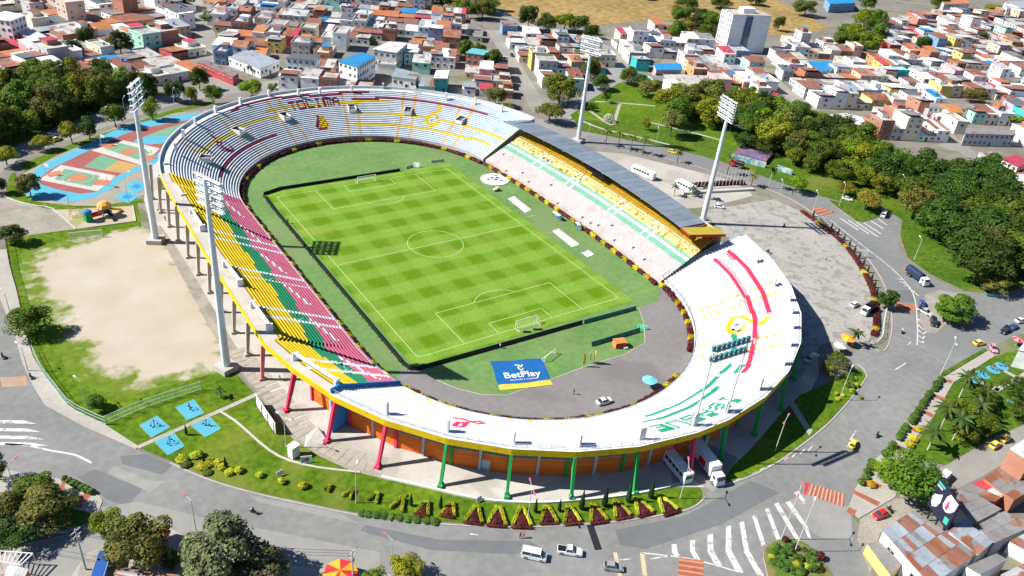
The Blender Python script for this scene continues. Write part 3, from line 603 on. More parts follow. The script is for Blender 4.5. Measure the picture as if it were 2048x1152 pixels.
IB_LINE = [(1468, 788), (1440, 797), (1415, 812), (1385, 828), (1350, 842), (1312, 852)]
def make_grid(i0, i1, par):
    """pixel position of every row cell, to lay the painted lines out along the rows"""
    g_ = []
    for i in range(i0, i1):
        ra, oa, za, da = row_geo(ST[i], par); g_.append([pix((*((ra[k][0]+ra[k+1][0])/2), ra[k+1][1])) for k in range(NR)])
    return g_
def to_cell(g_, px):
    best = (1e9, 0, 0)
    for i, rw in enumerate(g_):
        if abs(rw[0][0]-px[0]) > 260 and abs(rw[-1][0]-px[0]) > 260: continue
        for k, (x, y) in enumerate(rw):
            d = (x-px[0])**2+(y-px[1])**2
            if d < best[0]: best = (d, i, k)
    i, k = best[1], best[2]; fi, fk = float(i), float(k)
    def frac(p, q):
        dx, dy = q[0]-p[0], q[1]-p[1]; return ((px[0]-p[0])*dx+(px[1]-p[1])*dy)/(dx*dx+dy*dy)
    if 0 < i < len(g_)-1: fi = i-1+2*max(0.0, min(1.0, frac(g_[i-1][k], g_[i+1][k])))
    if 0 < k < len(g_[0])-1: fk = k-1+2*max(0.0, min(1.0, frac(g_[i][k-1], g_[i][k+1])))
    return fi, fk
class Painter:
    DS, DR = 0.62, 0.88
    def __init__(s, i0, i1, par): s.g = make_grid(i0, i1, par); s.i0 = i0; s.lines = []; s.cells = {}
    def m(s, px): i, k = to_cell(s.g, px); return (i*s.DS, k*s.DR)
    def line(s, mi, wd, pl): s.lines.append((mi, wd, [s.m(p) for p in pl]))
    def disc(s, mi, r, px): s.lines.append((mi, r, [s.m(px)]*2))
    def word(s, mi, txt, p0, p1, top, nrow, outward):
        a, b_ = s.m(p0)[0]/s.DS, s.m(p1)[0]/s.DS; n = len(txt)*6-1
        for i in range(len(s.g)):
            u = (i-a)/(b_-a)
            if 0 <= u < 1:
                col = int(u*n)
                if col % 6 == 5: continue
                bits = FONT[txt[col//6]].split()
                for r in range(nrow):
                    if bits[int(r*5/nrow)][col % 6] == '1': s.cells[(i, top-r)] = mi
    def get(s, i, k, df=0.0):
        q = s.cells.get((i, k))
        if q is not None: return q
        x, y = i*s.DS, (k+df)*s.DR
        for mi, wd, pl in s.lines:
            if polydist(x, y, pl) <= wd: return mi
        return 0
pN = Painter(0, i_NE+1, 1.05); pS = Painter(i_ES, len(ST)-1, 0.1)
kT = round(to_cell(pN.g, (620, 203))[1])
pN.word(1, 'TOLIMA', (580, 213), (681, 207), kT+1, 5, True)
for i, rw in enumerate(pN.g):
    for k, (x, y) in enumerate(rw):
        if inside(x, y, FLAME): pN.cells[(i, k)] = 1 if x < 639 or y > 256 or (i+k*2) % 5 == 0 else 2
pN.disc(0, 1.7, (452, 291)); pN.disc(1, 2.6, (454, 293)); pN.disc(6, 0.6, (865, 240)); pN.disc(6, 0.6, (875, 236)); pN.disc(0, 2.0, (868, 239)); pN.disc(2, 3.0, (866, 240))
for mi, wd, pl in LN_N: pN.line(mi, 0.46 if len(pl) < 6 else 0.75, pl)
for pl in AI_N: pN.line(3, 0.62, pl)
for mi, wd, c in SPOT_S: pS.disc(mi, 0.6 if mi == 6 else 0.9, c)
pS.disc(0, 1.5, (1472, 655))
kI = round(to_cell(pS.g, (1390, 838))[1])
pS.word(4, 'IBAGUE', (1466, 796), (1308, 862), kI+2, 6, True)
for mi, wd, pl in LN_S: pS.line(mi, 0.62 if len(pl) not in (9,) or mi != 5 else 0.6, pl)
for pl in AI_S: pS.line(3, 0.5, pl)
VOM_E = [at(392, 358, 6.6), at(478, 490, 6.4), at(529, 560, 6.4), at(588, 640, 6.4), at(676, 741, 6.4)]
VOM_Ey = [v.y for v in VOM_E]
def paintE(p, fr, riser):  # red and yellow risers get darker tones, shade painted into the colour
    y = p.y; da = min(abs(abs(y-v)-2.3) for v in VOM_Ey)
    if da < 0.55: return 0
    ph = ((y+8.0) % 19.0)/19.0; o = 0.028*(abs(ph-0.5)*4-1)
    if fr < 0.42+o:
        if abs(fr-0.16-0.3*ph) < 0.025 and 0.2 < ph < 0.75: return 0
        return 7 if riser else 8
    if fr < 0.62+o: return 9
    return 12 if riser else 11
def terrace(name, i0, i1, par, paint, parent):
    b = MB(); prev = None; NR = NRS[paint]; pt = {'N': pN, 'S': pS}.get(paint)
    for i in range(i0, i1+1):
        rows, out, zw, d = row_geo(ST[i], par, NR)
        if prev:
            pr, po, pzw = prev
            for k in range(NR):
                (a, za), (c, zc) = rows[k], rows[k+1]; (pa, pza), (pc, pzc) = pr[k], pr[k+1]
                mid = (a+c+pa+pc)/4; fr = (k+0.5)/NR
                if paint == 'E':
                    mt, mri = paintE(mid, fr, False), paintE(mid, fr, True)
                else:
                    mt = mri = pt.get(i-1-i0, k)
                    if paint == 'N' and mri == 0: mri = 18  # white risers painted blue, the skylit shade put into their colour
                    if mt == 3 and paint == 'S': mt = mri = 2 if k % 2 else 0
                # riser then tread
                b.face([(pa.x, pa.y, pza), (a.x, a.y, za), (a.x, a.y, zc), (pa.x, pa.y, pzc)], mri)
                if paint == 'E' and mt:
                    h, ph = a.lerp(c, 0.52), pa.lerp(pc, 0.52); md = {8: 7, 9: 17, 11: 12}[mt]  # rear half of the tread painted dark, the step's shadow as colour
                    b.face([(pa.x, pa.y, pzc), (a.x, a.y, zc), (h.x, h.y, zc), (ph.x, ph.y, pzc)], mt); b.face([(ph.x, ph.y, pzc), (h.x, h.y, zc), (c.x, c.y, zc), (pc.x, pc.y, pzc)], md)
                elif paint == 'S':
                    for j in range(3):
                        mj = pt.get(i-1-i0, k, (j-1)/3)
                        if mj == 3: mj = 2 if k % 2 else 0
                        e0, e1, f0, f1 = a.lerp(c, j/3), a.lerp(c, (j+1)/3), pa.lerp(pc, j/3), pa.lerp(pc, (j+1)/3)
                        b.face([(f0.x, f0.y, pzc), (e0.x, e0.y, zc), (e1.x, e1.y, zc), (f1.x, f1.y, pzc)], mj)
                else: b.face([(pa.x, pa.y, pzc), (a.x, a.y, zc), (c.x, c.y, zc), (pc.x, pc.y, pzc)], mt)
            (a, za), (pa, pza) = rows[-1], pr[-1]
            b.face([(pa.x, pa.y, pza), (a.x, a.y, za), (out.x, out.y, za), (po.x, po.y, pza)], 0 if paint != 'E' else 16)
            (a, za), (pa, pza) = rows[0], pr[0]
            b.face([(pa.x, pa.y, 0), (a.x, a.y, 0), (a.x, a.y, za), (pa.x, pa.y, pza)], 16 if paint != 'S' else 0)
        prev = (rows, out, zw)
    return b.build(name, PM, parent)
INSET = 4.6
def fascia(i0, i1, mats, parent, hgt=1.6, par=1.0, name='fascia'):
    """outer rim band, then soffit back to the wall line"""
    b = MB(); s_ = MB(); prev = None
    for i in range(i0, i1+1):
        a, c, zt = ST[i][0], ST[i][1], ST[i][2]; d = (c-a).normalized(); o1 = c+d*0.22
        zs = ZI+(zt-par-ZI)*(1-(INSET-WALK)/((c-a).length-WALK))-0.7; wl = c-d*INSET
        cur = (c, o1, zt, wl, zs)
        if prev:
            pc, po, pz, pw, pzs = prev
            b.face([(pc.x, pc.y, pz), (c.x, c.y, zt), (o1.x, o1.y, zt), (po.x, po.y, pz)], 1 if par == 0.1 else 0)
            b.face([(po.x, po.y, pz), (o1.x, o1.y, zt), (o1.x, o1.y, zt-hgt), (po.x, po.y, pz-hgt)])
            b.face([(po.x, po.y, pz-hgt), (o1.x, o1.y, zt-hgt), (c.x, c.y, zt-hgt), (pc.x, pc.y, pz-hgt)])
            b.face([(c.x, c.y, zt), (pc.x, pc.y, pz), (pc.x, pc.y, pz-hgt), (c.x, c.y, zt-hgt)], 1)
            s_.face([(pc.x, pc.y, pz-hgt), (c.x, c.y, zt-hgt), (wl.x, wl.y, zs), (pw.x, pw.y, pzs)])
        prev = cur
    b.build(name, mats, parent); s_.build('soffit', m_lconc, parent)
def endwall(i, par, parent, m, extra=0.35, th=0.35):
    """wall closing a stand where its section is cut"""
    rows, out, zw, d = row_geo(ST[i], par); b = MB(); nn = Vector((-d.y, d.x))*(th/2)
    pts = [(p, z+extra) for p, z in rows]+[(out, zw+extra)]
    for k in range(len(pts)-1):
        (p, z), (q, zq) = pts[k], pts[k+1]; e = [p+nn, q+nn, q-nn, p-nn]; zz = [z, zq, zq, z]
        kk = len(b.v); b.v += [(v.x, v.y, -0.05) for v in e]+[(v.x, v.y, h) for v, h in zip(e, zz)]
        for f in ((4, 5, 6, 7), (0, 1, 5, 4), (2, 3, 7, 6)): b.f.append(tuple(kk+u for u in f)); b.m.append(0)
        if k == 0: b.f.append((kk+3, kk, kk+4, kk+7)); b.m.append(0)
        if k == len(pts)-2: b.f.append((kk+1, kk+2, kk+6, kk+5)); b.m.append(0)
    return b.build('end_wall', m, parent)

north = thing('north_stand', 'curved far terrace of pale stepped rows with maroon TOLIMA lettering', 'grandstand', (3, 100, 0), world=True)
east = thing('east_stand', 'straight terrace with yellow, green and red stepped rows and white portal beams', 'grandstand', (-60, 0, 0), world=True)
south = thing('south_stand', 'curved white terrace with yellow rim, orange walls beneath and green lettering', 'grandstand', (3, -106, 0), world=True)
west = thing('west_stand', 'roofed grandstand with rose, mint and gold seat rows', 'grandstand', (66, 0, 0), world=True)
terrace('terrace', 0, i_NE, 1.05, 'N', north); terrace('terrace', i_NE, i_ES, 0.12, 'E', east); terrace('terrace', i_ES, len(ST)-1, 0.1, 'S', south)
m_yrim = mat('rim_yellow', (0.64, 0.44, 0.004), var=0.12, scale=0.5, fine=0.08, stain=((0.42, 0.27, 0.01), 0.5, 0.56, 0.6))
fascia(0, i_NE, [mat('rim_grey', (0.50, 0.53, 0.55), var=0.1, scale=0.4, fine=0.06), m_white], north, 2.2); fascia(i_NE, i_ES, [m_yrim, m_lconc], east, 1.5, 0.12); fascia(i_ES, len(ST)-1, [m_yrim, m_white], south, 1.7, 0.1)
# parapet of the north rim
b = MB(); prev = None
for i in range(0, i_NE+46):
    a, c, zt = ST[i][0], ST[i][1], ST[i][2]; d = (c-a).normalized(); q = c-d*0.25
    zt2 = zt+0.02; cur = (q, c, zt2)
    if prev: 
        pq, pc, pz = prev
        b.face([(pq.x, pq.y, pz-1.05), (q.x, q.y, zt2-1.05), (q.x, q.y, zt2), (pq.x, pq.y, pz)]); b.face([(pq.x, pq.y, pz), (q.x, q.y, zt2), (c.x, c.y, zt2), (pc.x, pc.y, pz)])
        b.face([(pc.x, pc.y, pz), (c.x, c.y, zt2), (c.x, c.y, zt2-1.05), (pc.x, pc.y, pz-1.05)])
    prev = cur
b.build('parapet', mat('parapet_grey', (0.47, 0.51, 0.54), var=0.1, scale=0.4, fine=0.05), north)
m_beige = mat('beige_wall', (0.40, 0.34, 0.26), var=0.15, scale=0.4, fine=0.08, stain=((0.30, 0.24, 0.17), 0.4, 0.58, 0.7))
endwall(0, 1.05, north, m_beige, 0.5); endwall(len(ST)-1, 0.1, south, mat('bluegrey_wall', (0.42, 0.52, 0.60), var=0.1, scale=0.4), 0.2)
endwall(i_ES, 0.12, east, mat('blue_wall', (0.03, 0.22, 0.50), var=0.12, scale=0.3), 1.3, 0.3)
# railing on the south stand's west end
rows, out, zw, d = row_geo(ST[-1], 0.1); b = MB()
pts = [(p, z) for p, z in rows]+[(out, zw)]
for k in range(0, len(pts)-1):
    (p, z), (q, zq) = pts[k], pts[k+1]
    b.tube((p.x, p.y, z+0.1), (p.x, p.y, z+1.5), 0.05, n=5)
    for hh in (0.75, 1.45): b.tube((p.x, p.y, z+hh), (q.x, q.y, zq+hh), 0.045, n=5)
    for t in (0.33, 0.66):
        v = p.lerp(q, t); b.tube((v.x, v.y, z+0.1), (v.x, v.y, z+1.45), 0.03, n=4)
b.build('railing', mat('rail_bluegrey', (0.30, 0.42, 0.50), rough=0.5), south)

# --- frames: raking outer columns, inner columns, stubs over the rim
def column(foot, top, w0, w1, m, parent, ped=True):
    f, t = Vector(foot), Vector(top); d = Vector((t.x-f.x, t.y-f.y, 0)); d = d.normalized() if d.length > 0.1 else Vector((1, 0, 0)); nn = Vector((-d.y, d.x, 0))
    b = MB(); k = 0
    for c, wd in ((f, w0), (t, w1)):
        b.v += [tuple(c+d*(wd*sx)+nn*(0.32*sy)) for sx, sy in ((-1, -1), (1, -1), (1, 1), (-1, 1))]
    for q in ((3, 2, 1, 0), (4, 5, 6, 7), (0, 1, 5, 4), (1, 2, 6, 5), (2, 3, 7, 6), (3, 0, 4, 7)): b.f.append(q); b.m.append(0)
    o = b.build('column', m, parent)
    if ped:
        b = MB(); b.obox((f.x, f.y, 0.35), d*0.75, nn*0.55, (0, 0, 0.38)); 
        p = b.build('column_base', m, o, off=Vector(parent['_w']))
    return o
m_tan = mat('column_tan', (0.44, 0.38, 0.31), var=0.12, scale=0.5, fine=0.06); m_pinkc = mat('column_pink', (0.62, 0.22, 0.20), var=0.15, scale=0.5)
m_crim = mat('column_crimson', (0.60, 0.04, 0.10), var=0.12, scale=0.5); m_cgrn = mat('column_green', (0.02, 0.30, 0.07), var=0.12, scale=0.5); m_cgrey = mat('column_grey', (0.42, 0.44, 0.45), var=0.12, scale=0.5)
CCOL = [m_pinkc, m_crim, m_crim, m_cgrn, m_cgrn, m_cgrn, m_cgrn, m_crim, m_cgrn, m_cgrn, m_cgrn, m_cgrn, m_cgrn, m_crim, m_crim]
CCOL[0] = m_crim
def at_top(th, inset, dz): 
    c = outS(th); d = (c-RAYS).normalized(); return c-d*inset, d
def zS(th): return lin(11.5, 12.6, (th-250)/100)
for i, f in enumerate(FEET):
    th = NODES[i+1]; c, d = at_top(th, 0.25, 0); par_ = east if th < 200 else south
    column((f[0], f[1], 0), (c.x, c.y, zS(th)-1.6), 0.36, 0.62, CCOL[i], par_)
EY = [-44.0+11.05*k for k in range(11)]
for k, y in enumerate(EY):
    zt = lin(14.2, 11.5, ((44.5-y)/89.5)/0.45)
    column((-72.4, y, 0), (-71.5, y, zt-1.45), 0.34, 0.55, m_pinkc if k == 0 else m_tan, east)
for k in range(13):                                     # behind the north curve
    th = 170-k*12.5; d = Vector((math.cos(math.radians(th)), math.sin(math.radians(th)))); f = CO_N+d*76.5; t_ = CO_N+d*74.6
    column((f.x, f.y, 0), (t_.x, t_.y, 12.9), 0.36, 0.6, m_tan, north)
def stub(p, z, d, h, parent, w=0.6, t=0.2):
    b = MB(); dd = Vector((d.x, d.y, 0)); nn = Vector((-d.y, d.x, 0)); c = Vector((p.x, p.y, z))
    b.obox(c+Vector((0, 0, h/2-0.1)), dd*w, nn*t, (0, 0, h/2)); 
    return b.build('stub_column', m_white, parent)
SP = []
for px_ in ((774, 828), (896, 863), (1028, 886), (1158, 890), (1283, 878), (1389, 850), (1452, 822), (1519, 778), (1568, 728), (1580, 690), (1585, 655), (1583, 625), (1578, 600), (1548, 568), (1512, 520)):
    q = at(*px_, 10.6); th = angS(q); c = outS(th); d = (c-RAYS).normalized(); z = zS(th)-0.1
    q = at(*px_, z); SP.append((q, d, z)); stub(q, z, Vector((-d.y, d.x)) if px_[0] > 1200 and px_[0] < 1600 else d, 3.4 if px_[1] > 700 else 2.2, south, 0.75 if px_[0] > 1140 else 0.5)
for px_ in ((352, 300), (367, 273), (390, 248), (431, 225), (481, 208), (538, 193), (597, 190), (640, 187), (704, 182), (766, 178), (830, 185), (892, 197), (950, 207), (1003, 222)):
    q = at(*px_, 13.95); d = (q.to_2d()-CO_N).normalized(); stub(q, 13.95, d, 2.7, north, 0.45, 0.42)
EP = []
for px_ in ((334, 339), (346, 375), (368, 402), (386, 433), (406, 465), (452, 537), (481, 575), (507, 618), (540, 665), (592, 723), (674, 776)):
    q = at(*px_, 10.2); zt = 10.9 if q.y < 10 else 11.6
    q = at(*px_, zt); EP.append((q, zt)); stub(q, zt, Vector((1, 0)) if q.y > -60 else Vector((0.85, 0.5)), 2.6, east, 0.8, 0.28)
for a, c in ((1, 2), (3, 4), (5, 6), (7, 8), (9, 10)):
    (p, z), (q, z2) = EP[a], EP[c]; b = MB(); b.bar((p.x, p.y, z+2.2), (q.x, q.y, z2+2.2), 0.55, 0.6); b.build('portal_beam', m_white, east)

# --- facade under the south stand: orange panels, pilasters and grilles
m_orange = mat('orange_wall', (0.70, 0.145, 0.018), rough=0.8, var=0.14, scale=0.25, fine=0.08); m_oline = mat('orange_line', (0.72, 0.30, 0.03), var=0.1)
def wall_pt(th):
    c = outS(th); d = (c-RAYS).normalized(); return c-d*INSET
def sof(th):
    i = min(range(len(ST)), key=lambda k: abs(ST[k][4]-th) if ST[k][3] == 'S' else 999); a, c, zt = ST[i][:3]
    return ZI+(zt-0.1-ZI)*(1-(INSET-WALK)/((c-a).length-WALK))-0.7
for i in range(1, len(NODES)-1):
    t0, t1 = NODES[i], NODES[i+1]; par_ = east if t1 < 201 else south; tm = (t0+t1)/2
    for h, (ta, tb) in enumerate(((t0, tm), (tm, t1))):
        a, c = wall_pt(ta), wall_pt(tb); d = (c-a).normalized(); a2, c2 = a+d*0.35, c-d*0.35; zt = min(sof(ta), sof(tb))-0.15; ou = Vector((d.y, -d.x))
        if ou.dot(a-RAYS) < 0: ou = -ou
        mid = (a2+c2)/2; hx = (c2-a2)/2
        if i == 4 and h == 1 or i == 9 and h == 0: 
            b = MB(); b.obox((a2.x+d.x*1.0, a2.y+d.y*1.0, 1.35), (d.x*0.9, d.y*0.9, 0), (ou.x*0.14, ou.y*0.14, 0), (0, 0, 1.35)); b.build('door', mat('steel_door', (0.40, 0.50, 0.56), rough=0.5), par_)
        b = MB(); b.obox((mid.x, mid.y, 1.4), (hx.x, hx.y, 0), (ou.x*0.1, ou.y*0.1, 0), (0, 0, 1.42)); b.build('wall_panel', m_orange, par_)
        b = MB(); b.obox((mid.x, mid.y, 2.92), (hx.x, hx.y, 0), (ou.x*0.13, ou.y*0.13, 0), (0, 0, 0.085)); b.build('wall_line', m_oline, par_)
        b = MB(); b.obox((mid.x, mid.y, 3.75), (hx.x, hx.y, 0), (ou.x*0.1, ou.y*0.1, 0), (0, 0, 0.74)); b.build('wall_panel', m_orange, par_)
        b = MB(); n_b = max(8, int((c2-a2).length/0.34))
        for q in range(n_b+1):
            p = a2.lerp(c2, q/n_b); b.obox((p.x, p.y, (4.5+zt)/2), (d.x*0.06, d.y*0.06, 0), (ou.x*0.06, ou.y*0.06, 0), (0, 0, (zt-4.5)/2))
        for z in (4.55, zt-0.1): b.obox((mid.x, mid.y, z), (hx.x, hx.y, 0), (ou.x*0.08, ou.y*0.08, 0), (0, 0, 0.07))
        b.build('grille', m_lconc, par_)
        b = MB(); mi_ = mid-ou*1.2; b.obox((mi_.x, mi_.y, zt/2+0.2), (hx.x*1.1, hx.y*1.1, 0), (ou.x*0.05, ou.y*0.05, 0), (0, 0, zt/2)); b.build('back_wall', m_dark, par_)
    for tq, m, wq in ((t0, CCOL[i-1], 0.34), (tm, m_cgrey, 0.3)):
        p = wall_pt(tq)+(wall_pt(tq)-RAYS).normalized()*0.12; d = (p-RAYS).normalized(); b = MB(); z = sof(tq)
        b.obox((p.x, p.y, z/2), (d.x*wq, d.y*wq, 0), (-d.y*wq, d.x*wq, 0), (0, 0, z/2)); b.build('pilaster', m, par_)
b = MB()                                                 # plain wall under the east and north stands
for i in range(0, i_ES-14, 3):
    j = min(i+3, i_ES); a = ST[i]; c = ST[j]
    p = a[1]-(a[1]-a[0]).normalized()*9.5; q = c[1]-(c[1]-c[0]).normalized()*9.5
    b.face([(p.x, p.y, 0), (q.x, q.y, 0), (q.x, q.y, 7.0), (p.x, p.y, 7.0)])
b.build('back_wall', m_beige, east)

# --- vomitories: a boxed opening with parapet walls and a dark doorway
def vomitory(p, z, d, parent, wd=3.0, ln=3.6, m=None):
    d = Vector((d.x, d.y, 0)).normalized(); nn = Vector((-d.y, d.x, 0)); c = Vector((p.x, p.y, z)); b = MB()
    for s_ in (-1, 1): b.obox(c+nn*(s_*wd/2)+Vector((0, 0, 0.1)), d*(ln/2), nn*0.14, (0, 0, 0.9), 0)
    b.obox(c+d*(ln/2)+Vector((0, 0, 0.9)), d*0.14, nn*(wd/2+0.14), (0, 0, 0.6), 0)
    b.obox(c+d*(ln/2-0.2)+Vector((0, 0, 0.2)), d*0.06, nn*(wd/2-0.14), (0, 0, 1.2), 1)
    b.obox(c+Vector((0, 0, 0.06)), d*(ln/2-0.1), nn*(wd/2-0.14), (0, 0, 0.30), 1)
    b.obox(c-d*(ln/2)+Vector((0, 0, -0.35)), d*0.12, nn*(wd/2+0.14), (0, 0, 0.7), 0)
    return b.build('vomitory', [m or m_white, mat('opening_dark', (0.06, 0.075, 0.09), var=0.2)], parent)
for px_ in ((412, 317), (477, 262), (570, 233), (704, 217), (816, 222), (921, 240)):
    z = 9.2; q = at(*px_, z); d = q.to_2d()-CO_N; vomitory(q, z-0.1, d, north)
for q in VOM_E: vomitory(q, 6.2, Vector((-1, 0)), east, m=mat('vomitory_blue', (0.25, 0.42, 0.55), var=0.1))
q = at(1487, 600, 7.2); vomitory(q, 7.0, q.to_2d()-RAYS, south, 3.2, 3.2, m_lconc)
q = at(1500, 686, 7.6); vomitory(q, 7.0, q.to_2d()-RAYS, south, 2.6, 2.0, m_white)

# --- the west stand with its roof
def x0W(y): return 51.2+2.8*(1-(y/54.0)**2)
NRW = 26; DW = 23.4; YW0, YW1 = -53.2, 51.6; n_ = 130
RW = random.Random(3)
b = MB()
AISW = [at(1210, 318, 6), at(1130, 360, 5)]
VOM_W = [(1098, 317), (1163, 354), (1256, 406), (1318, 452)]
vw = [at(*v, 8.3) for v in VOM_W]
def paintW(d, y, k):
    if min(abs(abs(y-v.y)-1.9) for v in vw) < 0.45 and 8.2 < d < 15: return 0
    if d < 7.9: return 6 if RW.random() < 0.012 else 15
    if d < 11.6: return 10 if k in (9, 10, 12) else 0
    if d < 15.2: return 14 if RW.random() < 0.13 else 13
    return 14
for i in range(n_):
    ya, yb = YW0+(YW1-YW0)*i/n_, YW0+(YW1-YW0)*(i+1)/n_; xa, xb = x0W(ya), x0W(yb)
    b.face([(xa, ya, 0), (xb, yb, 0), (xb, yb, ZI), (xa, ya, ZI)], 16)
    for k in range(NRW):
        d0, d1 = DW*k/NRW, DW*(k+1)/NRW; z0, z1 = ZI+0.5*d0, ZI+0.5*d1; mt = paintW((d0+d1)/2, (ya+yb)/2, k)
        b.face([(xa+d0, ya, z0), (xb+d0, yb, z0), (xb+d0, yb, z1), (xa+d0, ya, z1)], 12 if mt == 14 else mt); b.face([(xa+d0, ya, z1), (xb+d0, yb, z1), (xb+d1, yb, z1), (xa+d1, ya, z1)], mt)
b.build('terrace', PM, west)
# seats on the gold and pale rows
b = MB()
for k in range(15, NRW):
    d = DW*(k+0.62)/NRW; z = ZI+0.5*DW*(k+1)/NRW; y = YW0+0.6
    while y < YW1-0.6:
        if min(abs(y-v.y) for v in vw) > 2.4 or d > 17: 
            if RW.random() < 0.93: b.box((x0W(y)+d, y, z+0.18), (0.4, 0.42, 0.36), 0, 0 if k > 16 else 1)
        y += 0.72
stuff(b.build('seat_row', [PM[14], PM[13]], west))
b = MB(); b.prism([(x0W(y)+DW, y) for y in (YW0, -25, 0, 25, YW1)]+[(x0W(y)+DW+0.5, y) for y in (YW1, 25, 0, -25, YW0)], 0, 14.0); b.build('back_wall', m_lconc, west)
m_roof = corrugated('roof_sheet', (0.17, 0.205, 0.25), rough=0.55)
m_roof2 = corrugated('roof_sheet_b', (0.15, 0.185, 0.225), rough=0.55)
ZR = 15.0
def roof_x(y, f):
    k = max(0.0, 1-((y-3)/50.0)**2); return (63.0+4.4*k)*(1-f)+(74.0+5.3*k)*f
ys = [-46.0+(53-(-46.0))*i/26 for i in range(27)]
for i in range(26):
    ya, yb = ys[i], ys[i+1]; b = MB(); e = 0.06
    q = [(roof_x(ya, 0), ya+e), (roof_x(yb, 0), yb-e), (roof_x(yb, 1), yb-e), (roof_x(ya, 1), ya+e)]; zz = [ZR, ZR, ZR-0.5, ZR-0.5]; up = RW.uniform(0, 0.03)
    kk = 0; b.v += [(x, y, z-0.25) for (x, y), z in zip(q, zz)]+[(x, y, z+up) for (x, y), z in zip(q, zz)]
    for f in ((3, 2, 1, 0), (4, 5, 6, 7), (0, 1, 5, 4), (1, 2, 6, 5), (2, 3, 7, 6), (3, 0, 4, 7)): b.f.append(f); b.m.append(0)
    b.build('roof_panel', m_roof if RW.random() < 0.7 else m_roof2, west)
q = [(roof_x(ys[0], 0), ys[0]), (roof_x(ys[0], 1)+0.2, ys[0]-4.4), (roof_x(ys[0], 1)-0.4, ys[0]-9.6), (roof_x(ys[0], 0)-1.0, ys[0]-5.0)]
b = MB(); b.prism(q, ZR-0.9, ZR-0.02, 1, 0); b.build('roof_end', [mat('roof_end_yellow', (0.34, 0.27, 0.03), var=0.1), mat('roof_end_red', (0.30, 0.02, 0.02), var=0.1)], west)
b = MB(); q = [(62.2, 57.0), (roof_x(53, 0), 53.0), (roof_x(53, 1), 53), (roof_x(53, 1)-0.2, 54.4)]; b.prism(q, ZR-0.4, ZR); b.build('roof_panel', m_roof, west)
for i in range(0, 27, 3):
    y = ys[i]; b = MB(); xa, xb = roof_x(y, 0)+0.3, roof_x(y, 1)+0.2
    b.bar((xa, y, ZR-0.5), (xb, y, ZR-1.4), 0.35, 0.5); b.tube((x0W(y)+DW+0.2, y, 0), (xb-0.6, y, ZR-0.9), 0.32, 0.28, 8); b.build('roof_truss', m_metal, west)
for q, v in zip(vw, VOM_W): vomitory(q, 7.6, Vector((1, 0)), west, 2.8, 4.6, m_lconc)
# players' tunnel mouth at the foot of the stand
q = at(1157, 413, 2.0); b = MB(); b.obox((q.x, q.y, 1.6), (2.6, 0, 0), (0, 1.5, 0), (0, 0, 1.6), 0); b.obox((q.x-2.7, q.y, 1.2), (0.1, 0, 0), (0, 1.2, 0), (0, 0, 1.2), 1); b.build('players_tunnel', [m_lconc, m_black], west)
# camera gantry hanging under the roof edge
q = at(1200, 350, 11.6); q.x -= 0.5; b = MB()
for dy in (-5, -1.7, 1.7, 5):
    b.tube((q.x+1, q.y+dy, 9.0), (q.x+1, q.y+dy, 14.6), 0.09, n=5); b.tube((q.x-2, q.y+dy, 10.2), (q.x-2, q.y+dy, 14.2), 0.09, n=5); b.bar((q.x-2.2, q.y+dy, 12.6), (q.x+1.5, q.y+dy, 12.6), 0.15, 0.2)
b.box((q.x-0.5, q.y, 12.55), (3.6, 10.8, 0.22)); b.box((q.x+1, q.y, 13.6), (0.3, 10.2, 1.2)); b.bar((q.x-2.1, q.y-5.2, 13.6), (q.x-2.1, q.y+5.2, 13.6), 0.1, 0.1); b.build('camera_gantry', m_black, west)

# --- inner planting along the terrace foot (bush parts)
m_bmar = leafmat('bush_maroon', (0.085, 0.016, 0.018), 0.15); m_bylw = leafmat('bush_yellow', (0.42, 0.33, 0.012), 0.2); m_bgrn = leafmat('bush_green', (0.06, 0.12, 0.02), 0.2); m_blime = leafmat('bush_lime', (0.33, 0.36, 0.02), 0.2)
def bush_mesh(name, m, seed, nl=150, sz=0.28, shape='box'):
    """clump of small leaf faces filling a unit block"""
    r = random.Random(seed); b = MB()
    for q in range(nl):
        if shape == 'box':
            f = r.randrange(5); u, v = r.uniform(-0.5, 0.5), r.uniform(-0.5, 0.5)
            c = [(u, v, 1.0), (0.5, u, v+0.5), (-0.5, u, v+0.5), (u, 0.5, v+0.5), (u, -0.5, v+0.5)][f]
            c = Vector((c[0]*r.uniform(0.8, 1.05), c[1]*r.uniform(0.8, 1.05), c[2]*r.uniform(0.82, 1.08)))
        else:
            a, e = r.uniform(0, 6.283), math.asin(r.uniform(-0.3, 1)); k = r.uniform(0.7, 1.05)
            c = Vector((0.5*k*math.cos(a)*math.cos(e), 0.5*k*math.sin(a)*math.cos(e), 0.45+0.5*k*math.sin(e)))
        nrm = Vector((c.x*1.3+r.uniform(-.5, .5), c.y*1.3+r.uniform(-.5, .5), c.z-0.3+r.uniform(-.3, .6))).normalized()
        X = nrm.orthogonal().normalized(); X.rotate(Matrix.Rotation(r.uniform(0, 6.28), 3, nrm)); Y = nrm.cross(X); s_ = sz*r.uniform(0.6, 1.15)*0.5
        b.face([c-X*s_-Y*s_*.6, c+X*s_-Y*s_*.6, c+X*s_*.8+Y*s_*.7, c-X*s_*.8+Y*s_*.7])
    kk = len(b.v)
    b.box((0, 0, 0.42), (0.8, 0.8, 0.84)) if shape == 'box' else b.lathe([(0.1, 0.0), (0.36, 0.2), (0.4, 0.5), (0.25, 0.8), (0.05, 0.9)], n=7)
    return b.mesh(name, m)
BM = {(c, k): bush_mesh('hedge_block', m, 40+k, 170, 0.3) for c, m in (('m', m_bmar), ('y', m_bylw)) for k in range(2)}
